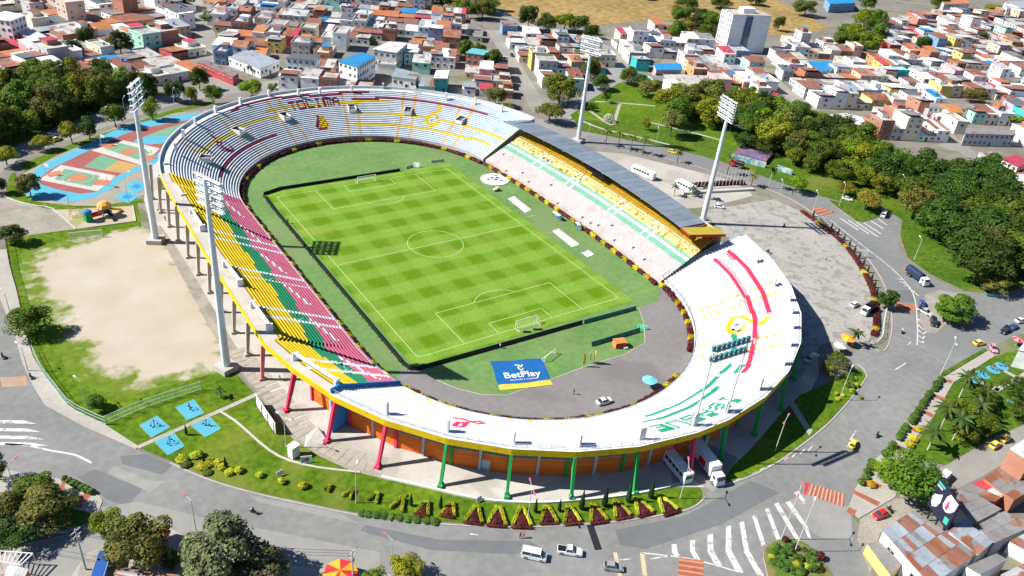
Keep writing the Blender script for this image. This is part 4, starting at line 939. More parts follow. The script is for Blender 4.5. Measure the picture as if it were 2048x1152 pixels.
BB = {(c, k): bush_mesh('bush', m, 60+k, 190, 0.26, 'ball') for c, m in (('m', m_bmar), ('y', m_bylw), ('g', m_bgrn), ('l', m_blime)) for k in range(3)}
def flower_hedge(name, label, path, pat, wd=1.5, h=1.3, step=2.6):
    t = thing(name, label, 'hedge', (path[0][0], path[0][1], 0)); acc = 0; last = Vector(path[0]); k = 0
    for p in path[1:]:
        p = Vector(p)
        if (p-last).length >= step:
            d = p-last; c = (p+last)/2; ch = pat[k % len(pat)]; k += 1
            if ch != '-':
                col = {'m': 'maroon', 'y': 'yellow'}[ch]
                link(col+'_bush', BM[(ch, RND.randrange(2))], t, (c.x-path[0][0], c.y-path[0][1], 0.02), math.atan2(d.y, d.x)+RND.uniform(-.08, .08), (d.length*(1.02 if ch == 'm' else 0.8), wd*RND.uniform(.85, 1.1), h*RND.uniform(.85, 1.1)))
            last = p
    return t
inN = [tuple(s[0]-(s[1]-s[0]).normalized()*1.0) for s in ST[:i_NE]]; inE = [tuple(s[0]-(s[1]-s[0]).normalized()*1.0) for s in ST[i_NE:i_ES]]; inS = [tuple(s[0]-(s[1]-s[0]).normalized()*1.0) for s in ST[i_ES:] if not (297 < s[4] < 311)]
inS1 = [tuple(s[0]-(s[1]-s[0]).normalized()*1.0) for s in ST[i_ES:] if s[4] <= 297]; inS2 = [tuple(s[0]-(s[1]-s[0]).normalized()*1.0) for s in ST[i_ES:] if s[4] >= 309]
flower_hedge('flower_hedge', 'maroon and yellow clipped hedge at the foot of the far terrace', inN, 'mmymmmymmmm')
flower_hedge('flower_hedge', 'maroon and yellow clipped hedge at the foot of the red rows', inE, 'mymymmy')
flower_hedge('flower_hedge', 'maroon and yellow hedge along the near white terrace', inS1, 'ymymyymmmymmmm')
flower_hedge('flower_hedge', 'maroon and yellow hedge at the right end of the white terrace', inS2, 'mmymmymymym', h=1.4)
flower_hedge('flower_hedge', 'maroon and yellow clipped hedge at the foot of the roofed stand', [(x0W(y)-1.0, y) for y in [51-i*0.5 for i in range(208)] if not -3.6 < y < 2.2], 'mymymy')

def guard_rail(path, z, parent, m):
    b = MB(); acc = 0.0
    for i in range(len(path)-1):
        p, q = path[i], path[i+1]; acc += (Vector(q)-Vector(p)).length
        for hh in (0.55, 1.05): b.bar((p[0], p[1], z+hh), (q[0], q[1], z+hh), 0.06, 0.06)
        if acc > 2.4: acc = 0; b.box((q[0], q[1], z+0.5), (0.07, 0.07, 1.1))
    b.build('guard_rail', m, parent)
guard_rail([tuple(s_[0]+(s_[1]-s_[0]).normalized()*0.12) for s_ in ST[0:i_NE:3]], ZI, north, m_pole); guard_rail([tuple(s_[0]+(s_[1]-s_[0]).normalized()*0.12) for s_ in ST[i_NE:i_ES:2]], ZI, east, m_white); guard_rail([tuple(s_[0]+(s_[1]-s_[0]).normalized()*0.12) for s_ in ST[i_ES::3]], ZI, south, m_dark)
guard_rail([tuple(s_[1]-(s_[1]-s_[0]).normalized()*0.5) for s_ in ST[i_ES::4]], 11.35, south, m_pole)
# --- infield: tarmac, turf, the mown pitch
inner_all = [s[0]-(s[1]-s[0]).normalized()*0.02 for s in ST]+[Vector((x0W(y)+0.02, y)) for y in (-50, -30, -10, 10, 30, 50)]
sheet('track', [tuple(p) for p in inner_all], 0.075, m_tar)
GREEN = P([(1316, 604), (1277, 615), (1287, 644), (1290, 686), (1250, 709), (1172, 733), (1110, 756), (1063, 774), (1013, 791), (964, 790), (912, 777), (860, 755), (836, 738), (800, 742), (795, 758)])
tur = [tuple(s[0]-(s[1]-s[0]).normalized()*0.03) for s in ST if not (s[3] == 'S' and s[4] > 200)]
sheet('turf_surround', tur+[tuple(v) for v in GREEN[::-1]]+[(x0W(y)-0.05, y) for y in (-53, -40, -20, 0, 20, 40, 51)], 0.09, m_turf)
kerb('turf_edge', [Vector(v) for v in GREEN[1:-2]], 0.18, 0.13, m_lconc)
mp = bpy.data.materials.new('mown_pitch'); mp.use_nodes = True; t = mp.node_tree; n = t.nodes; L = t.links; pb = n['Principled BSDF']; pb.inputs['Roughness'].default_value = 0.9; pb.inputs['Specular IOR Level'].default_value = 0.15
g = n.new('ShaderNodeNewGeometry'); sx = n.new('ShaderNodeSeparateXYZ'); L.new(g.outputs['Position'], sx.inputs[0])
def mnode(op, a, bv=None, cv=None):
    q = n.new('ShaderNodeMath'); q.operation = op
    for i_, v in enumerate((a, bv, cv)):
        if v is None: continue
        if isinstance(v, (int, float)): q.inputs[i_].default_value = v
        else: L.new(v, q.inputs[i_])
    return q.outputs[0]
wob = n.new('ShaderNodeTexNoise'); wob.inputs['Scale'].default_value = 0.12; L.new(g.outputs['Position'], wob.inputs['Vector'])
def wave(o, period, off): 
    q = mnode('ADD', mnode('MULTIPLY_ADD', o, 2*math.pi/period, off), mnode('MULTIPLY', wob.outputs['Fac'], 0.9))
    return mnode('MULTIPLY_ADD', mnode('TANH', mnode('MULTIPLY', mnode('SINE', q), 4.0)), 0.5, 0.5)
bx_, by_ = wave(sx.outputs['X'], 11.5, 0.4), wave(sx.outputs['Y'], 11.0, 0.0)
sm = mnode('ADD', mnode('MULTIPLY', by_, mnode('MULTIPLY_ADD', bx_, 0.25, 0.72)), mnode('MULTIPLY', mnode('SUBTRACT', 1.0, by_), mnode('MULTIPLY', bx_, 0.5)))
rp = n.new('ShaderNodeValToRGB'); rp.color_ramp.elements[0].color = (0.082, 0.178, 0.002, 1); rp.color_ramp.elements[1].color = (0.158, 0.275, 0.034, 1); L.new(sm, rp.inputs['Fac'])
nz1 = n.new('ShaderNodeTexNoise'); nz1.inputs['Scale'].default_value = 0.075; nz1.inputs['Detail'].default_value = 5; L.new(g.outputs['Position'], nz1.inputs['Vector'])
mr = n.new('ShaderNodeMapRange'); mr.inputs['From Min'].default_value = 0.55; mr.inputs['From Max'].default_value = 0.72; mr.inputs['To Max'].default_value = 0.45; L.new(nz1.outputs['Fac'], mr.inputs['Value'])
mx = n.new('ShaderNodeMix'); mx.data_type = 'RGBA'; mx.inputs[7].default_value = (0.20, 0.23, 0.035, 1); L.new(mr.outputs[0], mx.inputs['Factor']); L.new(rp.outputs[0], mx.inputs[6])
nz2 = n.new('ShaderNodeTexNoise'); nz2.inputs['Scale'].default_value = 1.6; nz2.inputs['Detail'].default_value = 5; L.new(g.outputs['Position'], nz2.inputs['Vector'])
mr2 = n.new('ShaderNodeMapRange'); mr2.inputs['From Min'].default_value = 0.3; mr2.inputs['From Max'].default_value = 0.7; mr2.inputs['To Min'].default_value = 0.84; mr2.inputs['To Max'].default_value = 1.16; L.new(nz2.outputs['Fac'], mr2.inputs['Value'])
mm = n.new('ShaderNodeMix'); mm.data_type = 'RGBA'; mm.blend_type = 'MULTIPLY'; mm.inputs['Factor'].default_value = 1; L.new(mx.outputs[2], mm.inputs[6]); L.new(mr2.outputs[0], mm.inputs[7]); L.new(mm.outputs[2], pb.inputs['Base Color'])
sheet('football_pitch', [(-37.2, -56.4), (37.6, -56.4), (37.6, 57.2), (-37.2, 57.2)], 0.105, mp)
PL, PW = 52.95, 34.4; b = MB(); zl = 0.118; m_line = mat('pitch_line', (0.38, 0.48, 0.20), var=0.12, scale=0.8, fine=0.12)
def ln(a, c): strip(b, [Vector(a), Vector(c)], 0.2, zl)
for a, c in (((-PW, -PL), (PW, -PL)), ((-PW, PL), (PW, PL)), ((-PW, -PL), (-PW, PL)), ((PW, -PL), (PW, PL)), ((-PW, 0), (PW, 0))): ln(a, c)
for s_ in (-1, 1):
    for hw, dp in ((20.16, 16.5), (9.16, 5.5)):
        ln((-hw, s_*PL), (-hw, s_*(PL-dp))); ln((hw, s_*PL), (hw, s_*(PL-dp))); ln((-hw, s_*(PL-dp)), (hw, s_*(PL-dp)))
    arc = [(9.15*math.sin(math.radians(t_)), s_*(PL-11-9.15*math.cos(math.radians(t_)))) for t_ in range(-53, 54, 4)]; strip(b, [Vector(v) for v in arc], 0.2, zl)
    for sx_ in (-1, 1): strip(b, [Vector((sx_*(PW-math.cos(t_*0.1745)), s_*(PL-math.sin(t_*0.1745)))) for t_ in range(10)], 0.18, zl)
strip(b, [Vector((9.15*math.cos(t_*0.1309), 9.15*math.sin(t_*0.1309))) for t_ in range(48)], 0.2, zl, closed=True)
strip(b, [Vector((38.6, 4.5)), Vector((44, 4.5))], 0.15, 0.1, 0); strip(b, [Vector((38.6, -9)), Vector((44, -9)), Vector((44, -11))], 0.15, 0.1)
struct(b.build('pitch_marking', m_line))
# ================================================================== THINGS ROUND THE STADIUM
# --- floodlight masts
def mast(base, h, face, label, rows=4, shade=True, block=True):
    t = thing('floodlight_mast', label, 'floodlight', (base.x, base.y, 0), group='stadium floodlight masts')
    if block:
        b = MB(); b.box((0, 0, 0.75), (4.4, 4.4, 1.5), face); b.build('base_block', m_lconc, t)
    b = MB(); z0 = 1.5 if block else 0.0; hh = h-6.5; n = 6
    for k in range(n): b.tube((0, 0, z0+(hh-z0)*k/n), (0, 0, z0+(hh-z0)*(k+1)/n), 1.05-0.5*k/n, 1.05-0.5*(k+1)/n-0.02, 12, caps=(k in (0, n-1)))
    b.tube((0, 0, hh), (0, 0, h), 0.5, 0.4, 10); b.build('pole', m_mast, t, smooth=False)
    f = Vector((math.cos(face), math.sin(face), 0)); s_ = Vector((-f.y, f.x, 0))
    fr = MB()
    for r in range(rows+1):
        z = h-7.0+r*1.75; fr.bar(-s_*4.6+Vector((0, 0, z))+f*0.6, s_*4.6+Vector((0, 0, z))+f*0.6, 0.9, 0.14)
    for q in (-4.4, -1.6, 1.6, 4.4): fr.bar(s_*q+Vector((0, 0, h-7.4))+f*0.6, s_*q+Vector((0, 0, h+0.6))+f*0.6, 0.16, 0.16); 
    for q in (-3.0, 3.0): fr.bar(Vector((0, 0, h-4.5)), s_*q+f*0.6+Vector((0, 0, h-2)), 0.2, 0.2)
    fr.build('lamp_frame', m_mast, t)
    for r in range(rows):
        for q in range(9):
            b = MB(); c = s_*(-4.1+q*1.03)+f*1.15+Vector((0, 0, h-6.2+r*1.75)); dn = (f*0.75+Vector((0, 0, -0.66))).normalized(); up = dn.cross(s_)
            b.obox(c, s_*0.42, up*0.46, dn*0.16, 0); b.obox(c+dn*0.2, s_*0.36, up*0.40, dn*0.05, 1); b.build('lamp', [m_mast, m_lamp], t)
    return t
mast(at(312.3, 484), 50.0, math.radians(-30), 'tall far-left floodlight mast beside the sandy pitch')
mast(at(453.5, 739), 51.0, math.radians(20), 'tall near-left floodlight mast standing on a concrete block by the sandy pitch')
q3 = at(1156, 284); q4 = at(1404, 447); q4.z = 0
mast(q3, 46.0, math.radians(200), 'far-right floodlight mast behind the roofed stand near the palms')
mast(q4, 47.0, math.radians(165), 'right-hand floodlight mast beside the large paved plaza')
# twin-pole floodlight bank on the white terrace rim
pa, pb2 = at(1390, 846, 12.2), at(1455, 822, 12.3)
t = thing('floodlight_bank', 'teal bank of floodlights on two thin poles over the white terrace', 'floodlight', (pa.x, pa.y, 0), world=True)
for p_ in (pa, pb2):
    b = MB(); b.tube((p_.x, p_.y, 10.9), (p_.x, p_.y, 32.0), 0.2, 0.14, 8); b.build('pole', m_pole, t)
m_teal = mat('teal_metal', (0.06, 0.22, 0.25), rough=0.5, var=0.2)
d = Vector((pb2.x-pa.x, pb2.y-pa.y, 0)).normalized(); a_, c_ = Vector((pa.x, pa.y, 0))-d*0.8, Vector((pb2.x, pb2.y, 0))+d*0.8
for z in (29.0, 31.6):
    b = MB(); b.bar(a_+Vector((0, 0, z)), c_+Vector((0, 0, z)), 0.9, 0.16); b.build('platform', m_pole, t)
    for k in range(8):
        p_ = a_.lerp(c_, (k+0.5)/8); b = MB(); nn = Vector((-d.y, d.x, 0)); b.obox(p_+Vector((0, 0, z+0.75))+nn*0.25, d*0.45, nn*0.22, (0, 0, 0.5), 0); b.obox(p_+Vector((0, 0, z+0.75))+nn*0.49, d*0.36, nn*0.03, (0, 0, 0.4), 1); b.build('lamp', [m_teal, m_lamp], t)

# --- goals, boards and gear on the infield
m_net = mat('goal_net', (0.62, 0.66, 0.62), rough=0.9, var=0.1)
def goal(loc, rz, label, wdt=7.32, ht=2.44, dp=2.0, z=0.105, group='goals'):
    t = thing('goal', label, 'goal', (loc[0], loc[1], z), rz, group); h = wdt/2
    for s_ in (-1, 1):
        b = MB(); b.tube((s_*h, 0, 0), (s_*h, 0, ht), 0.1, n=6); b.build('post', m_white, t)
    b = MB(); b.tube((-h, 0, ht), (h, 0, ht), 0.1, n=6); b.build('crossbar', m_white, t)
    b = MB()
    for s_ in (-1, 1): b.tube((s_*h, 0, ht), (s_*h, -dp, 0), 0.05, n=5); b.tube((s_*h, 0, 0.05), (s_*h, -dp, 0.05), 0.05, n=5)
    b.tube((-h, -dp, 0.05), (h, -dp, 0.05), 0.05, n=5); b.build('back_frame', m_white, t)
    b = MB(); k = max(6, int(wdt/0.45))
    for q in range(k+1): x = -h+wdt*q/k; b.bar((x, 0, ht), (x, -dp, 0.04), 0.02, 0.02)
    for q in range(1, 6): f = q/6; b.bar((-h, -dp*f, ht*(1-f)), (h, -dp*f, ht*(1-f)), 0.02, 0.02)
    b.build('net', m_net, t); return t
goal((0, -PL), 0, 'white football goal at the near end of the striped pitch'); goal((0, PL), math.pi, 'white football goal at the far end of the striped pitch')
q = at(173, 477); goal((q.x, q.y), math.radians(170), 'thin white goal frame at the far edge of the sandy pitch', 9, 2.4, 0.9, 0.06)
q = at(1100, 716); goal((q.x, q.y), math.radians(200), 'small white goal frame lying behind the blue sponsor banner', 5, 1.6, 1.2, 0.1)
def board(a, c, label, m, h=1.0, group='advertising boards', legs=True, nm='advertising_board', lean=0.25):
    a, c = Vector((a[0], a[1], 0.09)), Vector((c[0], c[1], 0.09)); mid = (a+c)/2; t = thing(nm, label, 'board', tuple(mid), math.atan2(c.y-a.y, c.x-a.x), group); L_ = (c-a).length
    b = MB(); b.obox((0, 0, h/2+0.04), (L_/2-0.02, 0, 0), (0, 0.06, 0), (0, lean*h/2, h/2)); b.build('panel', m, t)
    if legs:
        for x in (-L_*0.35, L_*0.35): b = MB(); b.bar((x, 0.1, h*0.9), (x, -0.55, 0.03), 0.06, 0.06); b.bar((x, 0.1, 0.04), (x, -0.55, 0.04), 0.06, 0.05); b.build('stay', m_dark, t)
    return t
BN = {}
def board_row(px, n, label, m, group, h=1.0, flip=False):
    pts = P(px, 0.5); L_ = [(pts[i+1]-pts[i]).length for i in range(len(pts)-1)]; per = sum(L_)/n
    for i in range(len(pts)-1):
        k = max(1, round(L_[i]/per))
        for q in range(k):
            a, c = pts[i].lerp(pts[i+1], q/k), pts[i].lerp(pts[i+1], (q+1)/k)
            if flip: a, c = c, a
            BN[label] = BN.get(label, 0)+1; board(a, c, f'{label}, {ordn(BN[label]-1)} from left', m, h, group)
board_row([(527, 390), (545, 415), (803, 724)], 18, 'black board beside the left touchline', m_black, 'touchline boards')
board_row([(805, 726), (820, 737), (836, 738), (1165, 645)], 12, 'black board behind the near goal', m_black, 'near goal-line boards', 1.15)
board_row([(527, 388), (560, 377), (800, 340)], 10, 'black board behind the far goal', m_black, 'far goal-line boards', 1.1, True)
m_bgreen = mat('board_green', (0.01, 0.13, 0.12), rough=0.5, var=0.15, scale=0.8)
board_row([(1168, 645), (1272, 617)], 5, 'dark green board right of the near goal', m_bgreen, 'green goal-line boards', 1.2)
board_row([(1183, 690), (1280, 661)], 4, 'dark green board beside the orange tent', m_bgreen, 'green boards near the tent', 1.3)
board(at(1274, 655).to_2d(), at(1294, 660).to_2d(), 'pale green board standing crosswise at the end of the green board row', mat('board_pale_green', (0.10, 0.50, 0.32)), 1.2, None)
for px_, lb in ((((862, 326), (888, 323)), 'low white and orange board lying past the far right corner'), (((812, 338), (826, 334)), 'short orange board at the right end of the far board line')):
    board(at(*px_[0]).to_2d(), at(*px_[1]).to_2d(), lb, mat('board_cream', (0.60, 0.48, 0.36), var=0.2, scale=1.0), 1.0, None)
board(at(827, 333).to_2d(), at(840, 335).to_2d(), 'white upright panel standing behind the far goal line', m_white, 1.6, None)
board(at(1046, 666).to_2d(), at(1062, 666).to_2d(), 'left one of two low black boards behind the near goal', m_black, 0.5, None, False); board(at(1066, 661).to_2d(), at(1085, 661).to_2d(), 'right one of two low black boards behind the near goal', m_black, 0.5, None, False)
def text_mesh(body, size, m, name='lettering', depth=0.0, bold=0.0):
    cu = bpy.data.curves.new(name, 'FONT'); cu.body = body; cu.size = size; cu.align_x = 'CENTER'; cu.align_y = 'CENTER'; cu.extrude = depth; cu.offset = bold; cu.resolution_u = 3
    tmp = bpy.data.objects.new('tmp', cu); me = bpy.data.meshes.new_from_object(tmp); bpy.data.objects.remove(tmp); me.name = name
    me.materials.clear(); me.materials.append(m); return me
def cloth(q4, nx, ny, z, amp, seed):
    """rumpled cloth between four corners (Vector 2d)"""
    r = random.Random(seed); b = MB(); ph = [r.uniform(0, 6.28) for _ in range(6)]
    def pt(i, j):
        u, v = i/nx, j/ny; p = q4[0].lerp(q4[1], u).lerp(q4[3].lerp(q4[2], u), v)
        h = 0.5+0.25*math.sin(u*9+v*4+ph[0])+0.25*math.sin(v*11-u*5+ph[1])
        return (p.x+0.12*math.sin(v*8+ph[2]), p.y+0.12*math.sin(u*8+ph[3]), z+amp*h)
    for i in range(nx):
        for j in range(ny): b.face([pt(i, j), pt(i+1, j), pt(i+1, j+1), pt(i, j+1)])
    return b
# sponsor banner spread on the grass
qb = [v.to_2d() for v in (at(981, 724), at(1083, 718), at(1106, 771), at(1000, 782))]
t = thing('sponsor_banner', 'large blue banner with white BetPlay lettering spread on the grass', 'banner', (qb[0].x, qb[0].y, 0.1), world=True)
m_bb = mat('banner_blue', (0.008, 0.10, 0.30), rough=0.7, var=0.12, scale=0.4)
e1, e2 = qb[0].lerp(qb[3], 0.82), qb[1].lerp(qb[2], 0.82)
cloth([qb[0], qb[1], e2, e1], 16, 10, 0.14, 0.13, 1).build('banner_cloth', m_bb, t, smooth=True); cloth([e1, e2, qb[2], qb[3]], 16, 3, 0.14, 0.1, 2).build('yellow_band', mat('banner_yellow', (0.56, 0.44, 0.06), rough=0.7), t, smooth=True)
ctr = (qb[0]+qb[1]+qb[2]+qb[3])/4; ux = ((qb[1]-qb[0])+(qb[2]-qb[3])).normalized(); rz_ = math.atan2(ux.y, ux.x)
lo = ctr-Vector((-ux.y, ux.x))*0.6
o = link('lettering', text_mesh('BetPlay', 3.3, m_white, bold=0.05), t, (lo.x-qb[0].x, lo.y-qb[0].y, 0.22), rz_)
lo2 = lo-Vector((-ux.y, ux.x))*1.9; stuff(link('small_lettering', text_mesh('Apuéstale a tu pasión', 0.85, m_white), t, (lo2.x-qb[0].x, lo2.y-qb[0].y, 0.22), rz_))
lo3 = lo+Vector((-ux.y, ux.x))*2.9; b = MB()
for pl in ([(-0.9, 1.3), (0.3, 1.0), (-0.4, 0.1), (0.6, 0.4)], [(0.6, 0.4), (1.1, 1.2)], [(-0.4, 0.1), (0.3, -1.2), (1.0, -0.3)]):
    strip(b, [Vector((lo3.x+ux.x*x-ux.y*y, lo3.y+ux.y*x+ux.x*y)) for x, y in pl], 0.4, 0.32)
b.build('emblem', mat('emblem_cream', (0.70, 0.72, 0.35)), t)
# round blue and white cover, white mats
q = at(990, 360); t = thing('round_cover', 'round blue and white patterned ground cover beside the far hedge', 'cover', (q.x, q.y, 0.1))
b = MB(); b.lathe([(5.6, 0), (5.6, 0.25), (4.9, 0.45), (0.5, 0.6)], n=24); b.build('cover_cloth', m_white, t)
for k in range(9):
    b = MB(); a = k*0.7+0.2; r_ = 1.1+(k % 3)*1.6; b.lathe([(1.0, 0), (0.9, 0.05)], (r_*math.cos(a), r_*math.sin(a), 0.62-0.05*r_), 5); b.build('blue_patch', m_bb, t)
for (px4, lb) in (([(1015, 398), (1028, 393), (1062, 420), (1050, 426)], 'long white mat on the grass between the hedge and the halfway line'), ([(1104, 463), (1117, 458), (1158, 489), (1144, 495)], 'long white mat on the grass nearer the halfway line'), ([(1163, 507), (1177, 501), (1188, 509), (1175, 515)], 'small square white mat on the grass beside the roofed stand')):
    q_ = P(px4); t = thing('ground_mat', lb, 'mat', (q_[0].x, q_[0].y, 0.1), world=True); cloth(q_, 12, 3, 0.12, 0.06, len(lb)).build('mat_cloth', m_white, t)
    b = MB()
    for k in range(5): p_ = q_[0].lerp(q_[1], 0.3).lerp(q_[3].lerp(q_[2], 0.3), 0.5).lerp(q_[0].lerp(q_[3], 0.5).lerp(q_[1].lerp(q_[2], 0.5), 0.12+0.18*k), 1); b.box((p_.x, p_.y, 0.21), (0.35, 0.2, 0.05), k)
    b.build('weight', m_dark, t)
q = at(993, 382); t = thing('field_trolley', 'small pale equipment trolley below the round blue cover', 'trolley', (q.x, q.y, 0.1)); b = MB(); b.box((0, 0, 0.7), (2.6, 1.2, 0.5)); b.box((0.3, 0, 1.2), (1.2, 1.0, 0.5)); b.build('tray', mat('cream', (0.6, 0.55, 0.42)), t)
for x in (-0.9, 0.9):
    b = MB(); b.tube((x, -0.65, 0.3), (x, 0.65, 0.3), 0.3, n=10); b.build('wheel', m_tyre, t)
def dugout(px_, rz, label, ln=4.0):
    q = at(*px_); t = thing('dugout', label, 'dugout', (q.x, q.y, 0.1), rz); b = MB()
    pr = [(0, 0), (0.05, 1.9), (0.5, 2.2), (1.5, 2.1), (1.6, 1.9)]
    for k in range(len(pr)-1):
        (x, z), (x2, z2) = pr[k], pr[k+1]; b.face([(x, -ln/2, z), (x, ln/2, z), (x2, ln/2, z2), (x2, -ln/2, z2)])
    b.build('shelter', mat('dugout_panel', (0.45, 0.52, 0.52), rough=0.3), t)
    b = MB()
    for s_ in (-1, 1): b.tube((0, s_*ln/2, 0), (0, s_*ln/2, 2.0), 0.06, n=5); b.tube((0, s_*ln/2, 2.0), (1.6, s_*ln/2, 1.95), 0.06, n=5); b.tube((1.5, s_*ln/2, 0), (1.5, s_*ln/2, 1.95), 0.06, n=5)
    b.build('frame', m_dark, t); b = MB(); b.box((0.5, 0, 0.45), (0.5, ln-0.3, 0.12)); b.build('bench', m_blue, t)
dugout((1117, 437), math.pi, 'pale team dugout standing on the grass beside the players tunnel'); dugout((1160, 458), math.pi*0.9, 'dark team dugout tucked against the hedge of the roofed stand', 3)
q = at(1237, 693); t = thing('field_tent', 'orange box tent on the grass beside the green boards', 'tent', (q.x, q.y, 0.1), math.radians(-15)); b = MB()
b.box((0, 0, 1.0), (3.0, 2.2, 1.9), 0, 0); b.face([(-1.5, -1.12, 0.3), (1.3, -1.12, 0.3), (1.3, -1.12, 1.7), (-1.5, -1.12, 1.7)], 1); b.build('tent_body', [mat('tent_orange', (0.72, 0.22, 0.07), var=0.08), mat('tent_inside', (0.30, 0.05, 0.02))], t)
b = MB(); 
for s_ in (-1, 1): b.face([(-1.7, s_*1.25, 1.9), (1.7, s_*1.25, 1.9), (1.5, 0, 2.5), (-1.5, 0, 2.5)])
b.build('tent_roof', mat('tent_orange', (0.72, 0.22, 0.07)), t); b = MB(); b.box((1.4, -1.5, 0.3), (1.2, 0.6, 0.5)); b.build('front_box', m_white, t)
for k, (px_, c) in enumerate((((1164, 735), 'yellow'), ((1178, 728), 'red and white'), ((1188, 730), 'yellow and red'))):
    q = at(*px_); t = thing('feather_flag', f'{["left", "middle", "right"][k]} {c} feather flag of the cluster beside the tarmac', 'flag', (q.x, q.y, 0.1), 0.5*k); b = MB(); b.tube((0, 0, 0), (0, 0, 4.6), 0.05, 0.03, 6); b.build('pole', m_pole, t)
    b = MB(); pr = [(0.05, 0.8, 0.9), (0.05, 1.6, 1.05), (0.05, 2.8, 0.95), (0.05, 3.8, 0.7), (0.05, 4.5, 0.2)]
    for i_ in range(4):
        a0, a1 = pr[i_], pr[i_+1]
        for s_ in (-0.02, 0.02): b.face([(a0[0], s_, a0[1]), (a0[2], s_+0.06, a0[1]), (a1[2], s_+0.06, a1[1]), (a1[0], s_, a1[1])], 0 if i_ > 1 or k == 0 else 1)
    b.build('flag_cloth', [m_yellow if k != 1 else m_white, m_red], t)
# fabric banner on the red and green rows
rs = [(at(x, y, z), ) for x, y, z in ((494, 494, 5.8), (527, 505, 4.6), (579, 553, 3.0), (538, 541, 4.6))]
q_ = [v[0] for v in rs]; t = thing('terrace_banner', 'crimson cloth banner with white script draped over the coloured rows', 'banner', tuple(q_[0]), world=True); b = MB()
def bl(u, v): return q_[0].lerp(q_[1], u).lerp(q_[3].lerp(q_[2], u), v)
for i in range(12):
    for j in range(10):
        f = []
        for du, dv in ((0, 0), (1, 0), (1, 1), (0, 1)):
            u, v = (i+du)/12, (j+dv)/10; p_ = bl(u, v); f.append((p_.x, p_.y, p_.z+0.45+0.07*math.sin(u*14+v*9)))
        b.face(f)
b.build('banner_cloth', mat('banner_crimson', (0.55, 0.015, 0.06), rough=0.75), t, smooth=True)
b = MB(); sc_ = [(0.42, 0.15), (0.30, 0.3), (0.42, 0.42), (0.34, 0.55), (0.52, 0.62), (0.45, 0.8), (0.62, 0.88), (0.55, 0.72), (0.7, 0.8)]
for k in range(len(sc_)-1):
    a, c = bl(*sc_[k]), bl(*sc_[k+1]); b.bar(a+Vector((0, 0, 0.62)), c+Vector((0, 0, 0.62)), 0.42, 0.04)
b.build('script', mat('script_white', (0.75, 0.62, 0.60)), t)

# --- lawn: topiary letters, cypresses, bushes
AT = [(655, 980, .5), (697, 992, .7), (748, 999, .8), (797, 1013, 1.0), (848, 1020, 1.0), (899, 1022, 1.0), (950, 1033, 1.25), (995, 1036, 1.35), (1044, 1038, 1.4), (1096, 1033, 1.25), (1142, 1033, 1.25), (1193, 1030, 1.3), (1240, 1022, 1.3), (1283, 1016, 1.3), (1332, 1012, 1.35)]
lime_me = [bush_mesh('hedge_block', m_blime, 80+k, 200, 0.24) for k in range(2)]
inward = lambda q: (RAYS-q.to_2d()).normalized()
for k, (x, y, s_) in enumerate(AT):
    q = at(x, y); u = inward(q); rz = math.atan2(u.y, u.x)-math.pi/2; full = k >= 4
    nb_ = 'lime A-shaped clipped hedge'+(' filled with maroon plants' if full else ' with an empty middle')
    t = thing('topiary_letter', f'{nb_}, {ordn(k)} from left in the lawn row', 'hedge', (q.x, q.y, 0.05), rz, 'topiary letters on the stadium lawn')
    s_ = s_*0.68; L_, hw = 5.2*s_, 2.1*s_
    for sd in (-1, 1):
        link('hedge_arm', lime_me[k % 2], t, (sd*hw*0.55, 0.1*L_, 0), sd*0.32+math.pi/2*0, (0.8*s_**.5, L_*0.92, 0.8))
    link('hedge_tip', lime_me[(k+1) % 2], t, (0, L_*0.52, 0), 0, (1.5*s_**.5, 0.8, 0.85))
    if full:
        link('maroon_fill', BM[('m', k % 2)], t, (0, -L_*0.12, 0), 0, (hw*0.95, L_*0.6, 0.7)); link('maroon_border', BM[('m', (k+1) % 2)], t, (0, -L_*0.5, 0), 0.05, (hw*2.0, 0.7, 0.5))
m_cyp = leafmat('cypress_leaf', (0.018, 0.045, 0.016), 0.1)
def cyp_mesh(seed):
    r = random.Random(seed); b = MB()
    for k in range(420):
        h = r.random(); R_ = 0.5*(1-h)**0.75*(0.35+0.65*min(1, h*6)); a = r.uniform(0, 6.28); c = Vector((R_*math.cos(a), R_*math.sin(a), 0.04+h*0.96)); nn = Vector((math.cos(a), math.sin(a), 0.4)); nn.normalize()
        X = nn.orthogonal().normalized(); X.rotate(Matrix.Rotation(r.uniform(0, 6.28), 3, nn)); Y = nn.cross(X); s_ = r.uniform(0.05, 0.1); b.face([c-X*s_-Y*s_*.4, c+X*s_-Y*s_*.4, c+X*s_*.6+Y*s_*.5, c-X*s_*.6+Y*s_*.5])
    b.lathe([(0.05, 0.0), (0.36, 0.1), (0.3, 0.5), (0.1, 0.85), (0.02, 0.97)], n=7); return b.mesh('cypress_crown', m_cyp)
cym = [cyp_mesh(k) for k in range(3)]; tr_ = MB(); tr_.tube((0, 0, 0), (0, 0, 0.5), 0.07, 0.05, 6); trm = tr_.mesh('trunk', m_bark)
CY = [(822, 1012, 3.4), (881, 1017, 3.6), (1070, 1025, 3.8), (1118, 1023, 3.4), (1162, 1019, 5.2), (1208, 1013, 5.4), (1255, 1004, 5.4), (1300, 996, 5.2), (452, 937, 3.2), (408, 925, 2.6), (373, 870, 2.8)]
for k, (x, y, h) in enumerate(CY):
    q = at(x, y); lb = f'small dark cypress, {ordn(k)} from left behind the topiary letters' if k < 8 else ['thin cypress right of the lime bush group', 'thin cypress left of the lime bush group', 'thin cypress beside the blue fitness pads'][k-8]
    t = thing('cypress_tree', lb, 'tree', (q.x, q.y, 0.04), k, 'cypresses on the stadium lawn'); link('trunk', trm, t); link('crown', cym[k % 3], t, (0, 0, 0.15), 0, (h*0.30, h*0.30, h))
